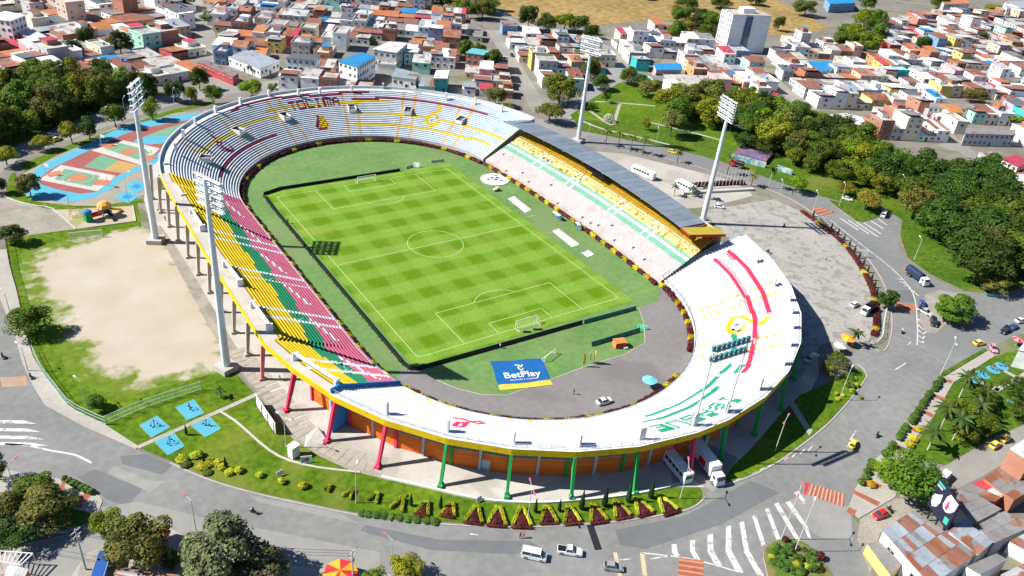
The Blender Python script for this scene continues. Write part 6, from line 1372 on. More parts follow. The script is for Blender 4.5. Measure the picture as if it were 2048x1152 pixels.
vehicle((1758, 1033), (1738, 1041), 'hatch', 'red', 'red hatchback parked in the yard beside the plaza wall'); vehicle((1887, 958), (1903, 942), 'van', 'white', 'white van parked beside the big tree in the right street', 'van'); vehicle((1708, 612), (1722, 604), 'hatch', 'white', 'white hatchback parked on the paved plaza')
vehicle((1843, 609), (1843, 595), 'hatch', 'blue', 'small blue car behind the dark truck in the fork'); vehicle((1849, 627), (1862, 634), 'pickup', 'silver', 'silver pickup in the queue at the fork', 'pickup'); vehicle((1866, 648), (1868, 662), 'suv', 'black', 'black jeep at the front of the queue at the fork'); vehicle((2008, 664), (1998, 672), 'suv', 'black', 'black and white jeep at the right-hand junction'); vehicle((2026, 656), (2040, 648), 'hatch', 'blue', 'blue car at the right-hand junction')
vehicle((2040, 644), (2056, 640), 'sedan', 'white', 'white sedan at the extreme right edge of the junction'); vehicle((1985, 592), (2002, 594), 'pickup', 'teal', 'teal pickup parked under the trees at the right', 'pickup'); vehicle((1626, 716), (1642, 708), 'hatch', 'white', 'white car parked in the stadium shade on the right'); vehicle((1618, 722), (1606, 728), 'hatch', 'silver', 'silver car parked in the stadium shade on the right')
vehicle((1694, 400), (1712, 404), 'sedan', 'white', 'white sedan on the far road above the fork island'); vehicle((1766, 432), (1772, 420), 'van', 'white', 'white van on the road bend under the trees', 'van'); vehicle((1438, 416), (1452, 418), 'hatch', 'white', 'white compact car beside the grass strip of the plaza'); vehicle((1208, 806), (1228, 800), 'sedan', 'white', 'white and green patrol car on the tarmac inside the stadium'); vehicle((102, 273), (120, 266), 'sedan', 'white', 'white car parked under trees on the far left road')
vehicle((1548, 188), (1560, 192), 'sedan', 'red', 'red car on the street among the right-hand houses', s=1.2); vehicle((1985, 700), (1994, 714), 'hatch', 'pink', 'small pink car beside the verge at the right'); vehicle((472, 131), (484, 135), 'sedan', 'black', 'dark car in the parking lot behind the far terrace'); vehicle((492, 135), (504, 139), 'sedan', 'white', 'pale car in the parking lot behind the far terrace'); vehicle((1024, 112), (1030, 120), 'sedan', 'black', 'dark car parked on the street between the houses')
def boxtruck(px_, ax, label, L_, wd, h, cab, box, nm='truck', cat='truck', z=0.05, dark=False, bus=False):
    q = at(*px_); f = at(*ax); d = f-q; t = thing(nm, label, cat, (q.x, q.y, z), math.atan2(d.y, d.x), 'vehicles'); cm = paintmat(cab, CARC[cab]); bm_ = mat('cargo_'+box, CARC[box], rough=0.5, var=0.06, scale=0.3); x1_ = L_/2
    if bus:
        b = MB(); loft(b, [(-x1_, wd/2-.1, wd/2-.15, .4, h-.15), (-x1_+.2, wd/2, wd/2-.08, .35, h), (x1_-.5, wd/2, wd/2-.08, .35, h), (x1_, wd/2-.12, wd/2-.3, .4, h-.25)]); b.build('body', bm_, t)
        for sd in (-1, 1):
            n = int((L_-1.5)/1.4)
            for k in range(n):
                b = MB(); b.box((-x1_+1.0+k*1.4+.55, sd*(wd/2-.01), h*0.68), (1.15, 0.09, h*0.26)); b.build('window', m_glass, t)
        b = MB(); b.box((x1_-0.09, 0, h*0.6), (0.1, wd*0.8, h*0.36)); b.build('windscreen', m_glass, t); b = MB(); b.box((-x1_+.02, 0, h*0.66), (0.1, wd*0.7, h*0.25)); b.build('rear_window', m_glass, t); b = MB(); b.box((0, 0, h+.1), (1.6, 1.2, .2)); b.build('roof_unit', m_white, t)
        wheels(t, (-L_*0.28, L_*0.32), wd, 0.48); return t
    cl = 2.2; b = MB(); loft(b, [(x1_-cl, wd/2-.05, wd/2-.1, .5, 2.7), (x1_-.5, wd/2-.05, wd/2-.15, .5, 2.65), (x1_-.1, wd/2-.1, wd/2-.25, .5, 1.9), (x1_, wd/2-.15, wd/2-.25, .5, 1.2)]); b.build('cab', cm, t)
    b = MB(); b.obox((x1_-.26, 0, 2.22), (0.22, 0, -.4), (0, wd/2-.28, 0), (0.06, 0, 0.03)); b.build('windscreen', m_glass, t)
    for sd in (-1, 1): b = MB(); b.box((x1_-1.2, sd*(wd/2-.06), 2.1), (1.0, 0.06, 0.7)); b.build('side_window', m_glass, t)
    b = MB(); b.box((-cl/2+.1, 0, 0.95), (L_-cl-.2, wd*0.6, 0.3)); b.build('chassis', m_dark, t)
    bl_ = L_-cl-0.35; b = MB()
    if dark:
        b.box((-x1_+bl_/2, 0, 1.9), (bl_, wd, 1.6)); b.lathe([(wd/2, 0), (wd/2, 0.01)], (0, 0, -5), 3)
        for k in range(5): a0 = k*math.pi/5; a1 = (k+1)*math.pi/5; b.face([(-x1_, wd/2*math.cos(a0), 2.7+.7*math.sin(a0)), (-x1_+bl_, wd/2*math.cos(a0), 2.7+.7*math.sin(a0)), (-x1_+bl_, wd/2*math.cos(a1), 2.7+.7*math.sin(a1)), (-x1_, wd/2*math.cos(a1), 2.7+.7*math.sin(a1))])
        b.v = [v if v[2] > -1 else (v[0]*0, 0, 1.5) for v in b.v]
        b.build('canvas_cover', bm_, t)
    else:
        b.box((-x1_+bl_/2, 0, (1.15+h)/2), (bl_, wd, h-1.15)); b.build('cargo_box', bm_, t); b = MB()
        for z_ in (1.2, h-.03):
            for sd in (-1, 1): b.box((-x1_+bl_/2, sd*wd/2, z_), (bl_+.06, .1, .12))
        b.build('box_trim', m_metal, t)
    wheels(t, (-L_*0.36, -L_*0.24, L_/2-1.2), wd, 0.5); return t
t = boxtruck((1405, 930), (1440, 976), 'long white semi truck with a red panel leaving under the terrace', 14.5, 2.6, 4.1, 'white', 'white'); b = MB(); b.box((1.0, -1.32, 2.4), (2.6, .06, 1.8)); b.build('red_panel', m_red, t)
boxtruck((1352, 942), (1334, 920), 'white and teal coach parked under the terrace beside the semi truck', 9, 2.5, 3.2, 'white', 'white', 'bus', 'bus', bus=True)
boxtruck((1832, 560), (1856, 578), 'truck with dark blue canvas cover on the right-hand road', 9.5, 2.5, 3.4, 'white', 'dark blue', dark=True); boxtruck((1733, 626), (1722, 634), 'pickup with black canvas cover parked on the plaza', 6.2, 2.1, 2.8, 'white', 'black', dark=True)
boxtruck((1286, 352), (1300, 358), 'white coach parked close behind the stand roof', 11, 2.5, 3.2, 'white', 'white', 'bus', 'bus', bus=True); boxtruck((1370, 380), (1382, 386), 'white coach parked behind the flagpole bed', 9, 2.5, 3.2, 'white', 'white', 'bus', 'bus', bus=True)
boxtruck((1472, 334), (1462, 331), 'dark cart truck on the far road beside the mural', 6, 2.2, 2.9, 'red', 'black'); boxtruck((208, 1146), (216, 1120), 'blue truck parked in the bottom-left yard', 6.2, 2.2, 2.6, 'blue', 'blue', z=0.14)
# people: one continuous skinned figure per pose, clothed by material zones
def figure(name, joints, edges, mats, zone):
    me = bpy.data.meshes.new(name); me.from_pydata([j[:3] for j in joints], edges, []); o = bpy.data.objects.new(name, me); C.objects.link(o)
    md = o.modifiers.new('skin', 'SKIN'); me.skin_vertices.new() if not me.skin_vertices else None
    for i, j in enumerate(joints): sv = me.skin_vertices[0].data[i]; sv.radius = (j[3], j[3]); sv.use_root = (i == 0)
    o.modifiers.new('sub', 'SUBSURF').levels = 1
    dg = bpy.context.evaluated_depsgraph_get(); out = bpy.data.meshes.new_from_object(o.evaluated_get(dg)); bpy.data.objects.remove(o); out.name = name
    out.materials.clear()
    for m in mats: out.materials.append(m)
    for p in out.polygons: p.material_index = zone(p.center)
    return out
m_skin = mat('skin', (0.36, 0.20, 0.13), rough=0.6, var=0.06); m_hair = mat('hair', (0.015, 0.01, 0.008), rough=0.7)
def walker(top, bottom, seed):
    r = random.Random(seed); s_ = r.uniform(0.12, 0.3)
    J = [(0, 0, .95, .13), (0, 0, 1.2, .14), (0, 0, 1.42, .12), (0, 0, 1.52, .06), (.02, 0, 1.66, .105), (.02, 0, 1.76, .07),
         (0, .1, .9, .1), (s_*.6, .1, .5, .065), (s_*.5, .1, .08, .05), (s_*.5+.15, .1, .04, .045), (0, -.1, .9, .1), (-s_*.4, -.1, .5, .065), (-s_, -.1, .09, .05), (-s_+.15, -.1, .04, .045),
         (0, .2, 1.4, .06), (-s_*.4, .25, 1.12, .045), (-s_*.1, .26, .88, .036), (.03, .26, .8, .03), (0, -.2, 1.4, .06), (s_*.4, -.25, 1.12, .045), (s_*.9, -.26, .9, .036), (s_, -.26, .82, .03)]
    E_ = [(0, 1), (1, 2), (2, 3), (3, 4), (4, 5), (0, 6), (6, 7), (7, 8), (8, 9), (0, 10), (10, 11), (11, 12), (12, 13), (2, 14), (14, 15), (15, 16), (16, 17), (2, 18), (18, 19), (19, 20), (20, 21)]
    return figure('person', J, E_, [mat('cloth_'+top, CLO[top]), mat('cloth_'+bottom, CLO[bottom]), m_skin, m_hair], lambda c: 3 if c.z > 1.68 else 2 if c.z > 1.5 or (abs(c.y) > .2 and c.z < 1.2) else 0 if c.z > .95 else 1)
CLO = {'dark': (0.03, 0.03, 0.04), 'red': (0.45, 0.03, 0.04), 'white': (0.65, 0.65, 0.63), 'blue': (0.05, 0.10, 0.30), 'grey': (0.2, 0.2, 0.2)}
def person(px_, rz, top, bottom, label, z=0.1, seed=1):
    q = at(*px_); tag(link('person', walker(top, bottom, seed), None, (q.x, q.y, z), rz), label, 'person', 'people')
for k, (p_, tp, bt, lb) in enumerate((((1147, 789), 'dark', 'dark', 'person in dark clothes walking on the tarmac inside the stadium'), ((1040, 1077), 'red', 'dark', 'left one of two people walking along the near road'), ((1047, 1076), 'red', 'red', 'right one of two people walking along the near road'), ((284, 808), 'dark', 'dark', 'person in dark clothes on the grass behind the fence'), ((761, 933), 'blue', 'dark', 'person in blue standing at a red column'), ((560, 762), 'red', 'grey', 'person in red under the terrace beside a pink column'), ((576, 447), 'dark', 'dark', 'person standing beside the left touchline boards'), ((1000, 697), 'white', 'dark', 'person in white sitting close to the near goal-line boards'), ((331, 442), 'dark', 'dark', 'person walking on the apron under the coloured rows'), ((1652, 522), 'red', 'dark', 'person in red crossing the paved plaza'))):
    person(p_, k*1.3, tp, bt, lb, 0.1, k)
def motorbike(px_, ax, rider, label, z=0.04):
    q = at(*px_); f = at(*ax); d = f-q; t = thing('motorcycle', label, 'motorcycle', (q.x, q.y, z), math.atan2(d.y, d.x), 'motorcycles')
    for x in (-0.62, 0.66):
        b = MB(); b.tube((x, -0.06, 0.31), (x, 0.06, 0.31), 0.31, n=14); w_ = b.build('wheel', m_tyre, t); b = MB(); b.tube((x, -0.065, 0.31), (x, 0.065, 0.31), 0.17, n=10); b.build('rim', m_chrome, w_)
    b = MB(); loft(b, [(-.75, .06, .1, .55, .78), (-.3, .1, .13, .3, .82), (.2, .13, .12, .28, .98), (.5, .08, .06, .5, .95)]); b.build('frame', m_dark, t); b = MB(); b.box((-.3, 0, .85), (.75, .26, .1)); b.build('seat', m_black, t); b = MB(); b.tube((.66, 0, .31), (.42, 0, 1.05), .05, n=6); b.bar((.4, -.36, 1.08), (.4, .36, 1.08), .05, .05); b.build('handlebar', m_chrome, t); b = MB(); b.lathe([(.11, -.05), (.11, .05)], (.55, 0, .95), 8); b.build('headlight', m_hl, t)
    J = [(-.2, 0, .95, .14), (-.12, 0, 1.2, .15), (-.02, 0, 1.42, .12), (0, 0, 1.52, .06), (.03, 0, 1.66, .13), (.03, 0, 1.76, .1), (-.1, .12, .95, .1), (.2, .18, .85, .075), (.05, .16, .42, .055), (.2, .16, .36, .045), (-.1, -.12, .95, .1), (.2, -.18, .85, .075), (.05, -.16, .42, .055), (.2, -.16, .36, .045), (0, .2, 1.4, .06), (.15, .3, 1.2, .05), (.36, .3, 1.13, .035), (0, -.2, 1.4, .06), (.15, -.3, 1.2, .05), (.36, -.3, 1.13, .035)]
    E_ = [(0, 1), (1, 2), (2, 3), (3, 4), (4, 5), (0, 6), (6, 7), (7, 8), (8, 9), (0, 10), (10, 11), (11, 12), (12, 13), (2, 14), (14, 15), (15, 16), (2, 17), (17, 18), (18, 19)]
    me = figure('person', J, E_, [mat('cloth_'+rider, CLO[rider]), mat('cloth_dark', CLO['dark']), m_skin, m_white if rider == 'white' else m_black], lambda c: 3 if c.z > 1.56 else 0 if c.z > 1.0 else 1)
    tag(link('person', me, None, (q.x, q.y, z), math.atan2(d.y, d.x)), 'helmeted rider in '+rider+' on the '+label, 'person', 'riders')
for p_, a_, rd, lb in (((507, 1027), (490, 1020), 'dark', 'motorcycle on the near road past the big bumpy tree'), ((1753, 873), (1760, 860), 'dark', 'motorcycle near the lone yellow taxi'), ((1803, 666), (1804, 650), 'white', 'motorcycle on the right-hand road below the crossing'), ((1567, 455), (1580, 450), 'dark', 'motorcycle on the plaza near the mast'), ((1536, 506), (1546, 512), 'dark', 'motorcycle on the plaza beside the white terrace'), ((1777, 1022), (1768, 1010), 'dark', 'motorcycle beside the red hatchback'), ((6, 716), (4, 700), 'blue', 'motorcycle on the left-hand road'), ((62, 757), (58, 740), 'dark', 'motorcycle near the left pavement')): motorbike(p_, a_, rd, lb)
# parasols and stalls
def parasol(px_, lb, m1, m2, r=2.2, z=0.14):
    q = at(*px_); t = thing('parasol', lb, 'parasol', (q.x, q.y, z), 0.4); b = MB(); b.tube((0, 0, 0), (0, 0, 2.6), 0.05, n=6); b.build('pole', m_pole, t)
    for k in range(8):
        a0, a1 = k*math.pi/4, (k+1)*math.pi/4; b = MB(); b.face([(0, 0, 3.0), (r*math.cos(a0), r*math.sin(a0), 2.3), (r*math.cos(a1), r*math.sin(a1), 2.3)]); b.face([(0, 0, 2.96), (r*math.cos(a1), r*math.sin(a1), 2.26), (r*math.cos(a0), r*math.sin(a0), 2.26)]); b.build('canopy_panel', m1 if k % 2 else m2, t)
parasol((681, 1163), 'orange and red parasol at the bottom edge of the pavement', mat('parasol_orange', (0.75, 0.35, 0.02)), m_red, 3.2); parasol((1692, 690), 'orange market parasol at the plaza corner', mat('parasol_orange', (0.75, 0.35, 0.02)), mat('parasol_orange2', (0.65, 0.25, 0.02)), 2.2); parasol((1675, 705), 'white stall parasol beside the orange one at the plaza corner', m_white, m_lconc, 1.9); parasol((2030, 692), 'pink parasol at the right edge beside the verge', mat('parasol_pink', (0.65, 0.25, 0.35)), m_red, 1.8); parasol((1296, 775), 'turquoise parasol at the foot of the white terrace', mat('parasol_turq', (0.10, 0.50, 0.55)), mat('parasol_turq2', (0.2, 0.6, 0.65)), 2.0); parasol((236, 1062), 'white parasol on the pavement between the lower trees', m_white, m_lconc, 2.0); parasol((322, 1085), 'red parasol half hidden beside the lower tree', m_red, m_pink, 2.0)
q = at(222, 1056)
# ================================================================== TREES
TONE = {'dark': leafmat('leaf_dark', (0.040, 0.080, 0.010)), 'mid': leafmat('leaf_mid', (0.078, 0.135, 0.011)), 'bright': leafmat('leaf_bright', (0.135, 0.200, 0.010)), 'lime': leafmat('leaf_lime', (0.190, 0.205, 0.010)), 'olive': leafmat('leaf_olive', (0.130, 0.138, 0.028)), 'rust': leafmat('leaf_rust', (0.19, 0.14, 0.025)), 'sage': leafmat('leaf_sage', (0.125, 0.150, 0.072))}
def crown_mesh(seed, style):
    """foliage of leaf-clump faces on many lobes; unit width, unit height, open gaps between lobes"""
    r = random.Random(seed); b = MB(); lobes = []; nl = {'round': 17, 'spread': 20, 'clump': 30, 'loose': 15}[style]
    for k in range(nl):
        a = r.uniform(0, 6.283)
        if style == 'spread': e = r.uniform(0.05, 0.9); rad = r.uniform(0.1, 0.36); c = Vector((rad*math.cos(a), rad*math.sin(a), 0.44+0.34*math.cos(rad*3.4)*e)); lr = r.uniform(0.11, 0.18)
        else:
            u = r.uniform(-0.75, 1); rr_ = 0.36*math.sqrt(max(0, 1-u*u))*r.uniform(0.55, 1.0); c = Vector((rr_*math.cos(a), rr_*math.sin(a), 0.53+0.33*u)); lr = r.uniform(0.12, 0.2) if style != 'clump' else r.uniform(0.10, 0.15)
        lobes.append((c, lr))
    if style != 'loose': lobes += [(Vector((0, 0, 0.55)), 0.27), (Vector((0.08, -0.06, 0.66)), 0.24)]
    per = {'round': 230, 'spread': 200, 'clump': 190, 'loose': 150}[style]
    for c, lr in lobes:
        for q in range(per):
            d = Vector((r.gauss(0, 1), r.gauss(0, 1), r.gauss(0.25, 1))).normalized(); p = c+Vector((d.x*lr, d.y*lr, d.z*lr*0.85))*r.uniform(0.72, 1.06)
            nn = (d+Vector((r.uniform(-.7, .7), r.uniform(-.7, .7), r.uniform(-.3, .8)))).normalized(); X = nn.orthogonal().normalized(); X.rotate(Matrix.Rotation(r.uniform(0, 6.28), 3, nn)); Y = nn.cross(X); s_ = r.uniform(0.016, 0.034)
            b.face([p-X*s_, p-Y*s_*0.62, p+X*s_*1.1, p+Y*s_*0.62])
    return b.mesh('crown', TONE['mid'])
def trunk_mesh(seed):
    r = random.Random(seed); b = MB(); b.tube((0, 0, 0), (0.015, 0.01, 0.28), 0.042, 0.03, 8); b.tube((0.015, 0.01, 0.28), (0.03, -0.02, 0.55), 0.03, 0.018, 7)
    for k in range(5):
        a = k*1.26+r.uniform(-.3, .3); z = r.uniform(0.24, 0.4); e = Vector((0.24*math.cos(a), 0.24*math.sin(a), z+0.24)); b.tube((0.015, 0.01, z), e, 0.02, 0.008, 6); b.tube(e*0.6+Vector((0.006, 0.004, z*0.4)), (e.x*1.1-0.08*math.sin(a), e.y*1.1+0.08*math.cos(a), e.z+0.08), 0.01, 0.004, 5)
    return b.mesh('trunk', m_bark)
CROWN = {s_: [crown_mesh(100+i*7+len(s_), s_) for i in range(n)] for s_, n in (('round', 4), ('spread', 3), ('clump', 2), ('loose', 2))}
TRUNK = [trunk_mesh(k) for k in range(3)]
TREES = []
def tree(x, y, w_, h_, tone, style='round', area=None, label=None, z=0.03, sy=1.0): TREES.append((x, y, w_, h_, tone, style, area, label, z, sy))
RT_ = random.Random(21)
def grove(poly, n, wr, hr, tones, styles, area, mind=6.0):
    pw = P(poly); x0_, x1_ = min(p.x for p in pw), max(p.x for p in pw); y0_, y1_ = min(p.y for p in pw), max(p.y for p in pw); got = []; tries = 0; pp = [(p.x, p.y) for p in pw]
    while len(got) < n and tries < 6000:
        tries += 1; x, y = RT_.uniform(x0_, x1_), RT_.uniform(y0_, y1_)
        if inside(x, y, pp) and all(math.hypot(x-a, y-c) > mind for a, c in got):
            got.append((x, y)); px_, py_ = pix((x, y, 0)); tree(px_, py_, RT_.uniform(*wr), RT_.uniform(*hr), RT_.choice(tones), RT_.choice(styles), area)
grove([(-40, 215), (60, 178), (150, 176), (238, 196), (205, 212), (95, 248), (25, 283), (-40, 315)], 38, (10, 14), (11, 15), ['dark', 'mid', 'mid', 'olive', 'bright', 'lime'], ['round', 'spread', 'loose'], 'in the wood at the upper left')
grove([(1305, 225), (1400, 200), (1480, 218), (1600, 245), (1700, 292), (1790, 335), (1790, 380), (1700, 352), (1640, 335), (1560, 310), (1480, 280), (1400, 255), (1330, 255)], 56, (11, 16), (11, 15), ['mid', 'mid', 'bright', 'dark', 'olive', 'lime'], ['round', 'spread', 'loose', 'round'], 'in the wood behind the flagpoles', 6)
grove([(1420, 285), (1480, 300), (1600, 345), (1700, 378), (1790, 405), (1790, 385), (1690, 350), (1560, 312)], 12, (8, 11), (8, 11), ['mid', 'bright', 'dark', 'lime'], ['spread', 'loose', 'round'], 'along the mural road', 6)
grove([(90, 262), (205, 222), (330, 190), (330, 183), (240, 188), (110, 240)], 9, (8, 11), (9, 12), ['dark', 'mid', 'bright'], ['round', 'loose'], 'along the far left road', 6)
grove([(1805, 420), (1850, 362), (1960, 370), (2100, 430), (2100, 572), (1975, 580), (1890, 548), (1830, 500)], 34, (14, 20), (13, 17), ['dark', 'mid', 'mid', 'dark', 'olive'], ['round', 'spread', 'spread'], 'in the wood right of the fork', 8)
grove([(855, -6), (990, -6), (975, 40), (905, 36)], 9, (12, 17), (11, 16), ['mid', 'bright', 'dark', 'olive'], ['round'], 'left of the dry field', 8)
grove([(1342, 40), (1420, 45), (1418, 84), (1350, 84)], 10, (12, 16), (10, 14), ['dark', 'mid', 'rust', 'mid'], ['round'], 'left of the white tower', 8)
grove([(1690, 62), (1755, 55), (1748, 118), (1690, 108)], 8, (14, 20), (12, 17), ['mid', 'rust', 'bright', 'olive'], ['round'], 'right of the dry slope', 9)
grove([(1905, 800), (1985, 790), (2080, 795), (2080, 838), (1965, 872), (1900, 905)], 9, (6, 9), (5, 7.5), ['mid', 'dark', 'bright', 'mid'], ['round', 'loose'], 'among the palms', 5)
for a_ in ((145, 288, 8.5, 9.5, 'lime', 'spread', 'wide yellow-green tree beside the far left road'), (180, 280, 7.5, 9, 'dark', 'round', 'dark tree right of the yellow-green tree by the far left road'), (232, 254, 9, 10, 'mid', 'round', 'round tree on the verge left of the far mast'), (306, 240, 7, 9.5, 'bright', 'round', 'slender tree on the verge right of the far mast'), (352, 204, 9, 10, 'dark', 'round', 'dark tree behind the far road near the red awning'), (384, 206, 6, 7, 'lime', 'round', 'small yellow-green tree on the far verge'), (427, 208, 7.5, 9, 'mid', 'round', 'dense round tree left of the far terrace'), (400, 180, 9, 10, 'dark', 'round', 'dark tree behind the round one left of the terrace'),
           (505, 196, 12, 9, 'bright', 'spread', 'broad pale tree behind the left of the far terrace'), (548, 188, 5, 5.5, 'mid', 'loose', 'small tufted tree behind the far terrace'), (88, 300, 8, 6, 'lime', 'spread', 'low yellow-green tree by the far left road'), (14, 330, 9, 7.5, 'lime', 'spread', 'yellow-green tree at the left edge above the round tree'), (62, 392, 7.6, 8.0, 'olive', 'clump', 'neat round tree at the end of the blue court track'), (-2, 388, 6, 6, 'dark', 'round', 'dark tree cut by the left edge beside the courts'), (30, 487, 7.6, 6.0, 'dark', 'round', 'dark rounded tree above the sandy pitch at the left'), (62, 668, 9.5, 7.6, 'mid', 'round', 'leafy tree casting a shadow on the worn left touchline'), (192, 818, 4.6, 3.6, 'mid', 'round', 'small round tree behind the mint railing fence'),
           (243, 112, 13, 12, 'dark', 'round', 'large dark tree among the upper-left houses'), (205, 150, 11, 8, 'dark', 'round', 'low dark tree below the large one at the upper left'), (150, 118, 9, 9, 'dark', 'round', 'dark tree between the white-roofed upper-left houses'), (175, 95, 9, 11, 'dark', 'round', 'tall dark tree between the upper-left houses'), (303, 62, 8, 6, 'mid', 'round', 'green tree among the upper-left roofs'), (370, 15, 14, 11, 'dark', 'round', 'dark tree at the top beside the yellow house'), (418, 48, 9, 7, 'mid', 'round', 'tree at the head of the street behind the terrace'), (250, 12, 14, 9, 'dark', 'round', 'dark tree at the very top left of the picture'), (620, 60, 8, 6, 'mid', 'loose', 'leafy tree among roofs above the blue-roofed building'), (745, 88, 4, 4, 'mid', 'round', 'small tree beside the white-roofed hall'), (565, 32, 6, 5, 'bright', 'loose', 'tufted tree among the top roofs'),
           (930, 118, 9.5, 11, 'mid', 'clump', 'left one of three rounded trees on the street corner'), (957, 126, 9.5, 11, 'mid', 'clump', 'middle one of three rounded trees on the street corner'), (985, 142, 10, 12, 'mid', 'clump', 'right one of three rounded trees on the street corner'), (995, 152, 6, 5, 'olive', 'loose', 'loose tree below the three rounded ones'), (1055, 60, 13, 17, 'dark', 'round', 'tall dark tree below the dry field'), (1090, 66, 13, 12, 'dark', 'round', 'dark tree right of the tall one below the dry field'), (1128, 62, 16, 13, 'bright', 'spread', 'broad bright tree below the dry field'), (1155, 66, 14, 12, 'mid', 'round', 'tree at the right end of the row below the dry field'), (1180, 76, 11, 9, 'dark', 'round', 'dark tree beside the bend of the upper street'),
           (1118, 208, 17, 14, 'bright', 'round', 'big bright tree left of the far-right mast'), (1098, 245, 13, 10, 'olive', 'spread', 'grey-green tree behind the corner of the far terrace'), (990, 212, 11, 10, 'olive', 'round', 'olive tree beside the striped awning behind the terrace'), (1012, 226, 7, 5, 'bright', 'round', 'low bright tree below the olive one behind the terrace'), (1180, 160, 11, 11, 'mid', 'round', 'tree behind the far-right mast head'), (1165, 118, 9, 8, 'mid', 'round', 'tree among the brick houses left of the mast head'), (1200, 180, 10, 8, 'dark', 'round', 'dark tree right of the far-right mast'), (1210, 205, 5, 6, 'dark', 'loose', 'small conifer in the park behind the mast'), (1180, 222, 4, 4.5, 'mid', 'loose', 'small tree beside the park path'), (1255, 168, 11, 9, 'mid', 'round', 'tree at the bend above the park lawn'), (1295, 195, 13, 10, 'olive', 'round', 'spreading tree at the edge of the park lawn'), (1280, 178, 9, 8, 'dark', 'round', 'dark tree behind the spreading one at the park lawn'), (1340, 272, 13, 14, 'olive', 'spread', 'tall thin-trunked tree left of the right mast head'), (1290, 260, 5, 6, 'lime', 'loose', 'thin lime tree on the park lawn'),
           (1555, 62, 9, 11, 'dark', 'round', 'dark tree right of the white tower'), (1608, 32, 19, 13, 'mid', 'round', 'large round tree on the dry slope'), (1372, 20, 18, 10, 'dark', 'round', 'dark round tree at the top of the dry field'), (1440, 18, 18, 9, 'dark', 'round', 'second dark round tree at the top of the dry field'), (1298, 0, 9, 5, 'dark', 'round', 'lone tree on the dry field'), (1510, 10, 16, 8, 'dark', 'round', 'dark tree behind the white tower'), (1730, 22, 15, 14, 'mid', 'round', 'green tree at the top right beside the blue hall'), (1875, 18, 17, 12, 'mid', 'round', 'tree left of the orange-roofed hall'), (1985, 26, 16, 8, 'lime', 'round', 'yellowish tree below the orange-roofed hall'), (1840, 102, 11, 11, 'dark', 'round', 'dark tree beside the teal house at the upper right'), (1888, 98, 9, 6, 'bright', 'round', 'bright round tree among the upper-right roofs'), (1945, 206, 14, 9, 'olive', 'round', 'round tree among the right-hand houses'), (2030, 252, 12, 6, 'bright', 'round', 'green tree at the right edge among houses'), (1962, 82, 8, 7, 'dark', 'round', 'dark tree among the far upper-right roofs'),
           (1900, 640, 13, 8.5, 'mid', 'clump', 'broad rounded tree in the fork of the junction'), (1770, 616, 6.4, 6.4, 'dark', 'clump', 'neat round tree at the end of the plaza hedge'), (1728, 420, 11, 9, 'rust', 'spread', 'feathery yellow-orange tree at the fork island'), (1690, 392, 9, 6, 'lime', 'spread', 'low yellow-green tree beside the far road'), (1590, 385, 8, 8, 'bright', 'spread', 'light green tree beside the mural wall'), (1985, 590, 9, 7, 'olive', 'loose', 'thin tree on the bank above the junction'), (1672, 738, 6, 5, 'mid', 'loose', 'leafy tree at the forecourt beside the market parasols'), (1655, 752, 5, 4.5, 'olive', 'loose', 'small tree below the market parasols'),
           (75, 1012, 9.5, 6.0, 'mid', 'clump', 'dense rounded tree beside the brick band of the corner plaza'), (15, 1045, 9, 6, 'olive', 'round', 'olive tree at the left edge of the corner plaza'), (90, 1050, 10, 7.0, 'olive', 'round', 'olive tree below the dense rounded one'), (130, 1030, 6.5, 4.5, 'olive', 'loose', 'sparse tree on the corner plaza'), (35, 1090, 8, 6, 'dark', 'round', 'dark tree above the white pergola'), (285, 1122, 11, 10, 'olive', 'round', 'olive-brown tree on the lower pavement'), (220, 1070, 6, 6, 'bright', 'round', 'bright young tree at the corner of the lower pavement'), (252, 1095, 6.5, 6, 'mid', 'round', 'green tree between the bright one and the olive-brown one'), (445, 1165, 14.5, 13.5, 'sage', 'clump', 'big bumpy grey-green tree at the bottom left'), (520, 1182, 11.5, 8.5, 'sage', 'clump', 'lower bumpy grey-green tree right of the big one'), (810, 1162, 6.5, 5.5, 'lime', 'round', 'yellow-green tree at the bottom beside the pink lamp'), (745, 1172, 5, 3.5, 'bright', 'loose', 'tufted green tree left of the yellow-green one'), (345, 1130, 4, 3, 'mid', 'round', 'small tree beside the wooden steps'), (0, 960, 5, 7, 'dark', 'loose', 'dark sparse tree cut by the left edge'),
           (1808, 990, 14, 11, 'mid', 'round', 'large leafy tree at the end of the right pavement'), (1768, 960, 7, 5.5, 'bright', 'round', 'brighter tree left of the large one on the right pavement')):
    tree(a_[0], a_[1], a_[2], a_[3], a_[4], a_[5], None, a_[6])
ADJ = {'dark': 'dark', 'mid': 'green', 'bright': 'bright green', 'lime': 'yellow-green', 'olive': 'olive', 'rust': 'rusty', 'sage': 'grey-green'}
cnt = {}
for x, y, w_, h_, tone, style, area, label, z, sy in sorted(TREES, key=lambda a: a[0]):
    q = at(x, y); 
    if label is None:
        k = cnt.get((area, tone), 0); cnt[(area, tone)] = k+1; label = f'{ADJ[tone]} tree {area}, {ordn(k)} {ADJ[tone]} from left'
    t = thing('tree', label, 'tree', (q.x, q.y, z), RT_.uniform(0, 6.28), 'trees', scale=(w_*1.2, w_*1.2, h_*1.08))
    link('trunk', RT_.choice(TRUNK), t, None, None, (0.55, 0.55, 1)); me = RT_.choice(CROWN[style]); o = link('crown', me, t); o.material_slots[0].link = 'OBJECT'; o.material_slots[0].material = TONE[tone]
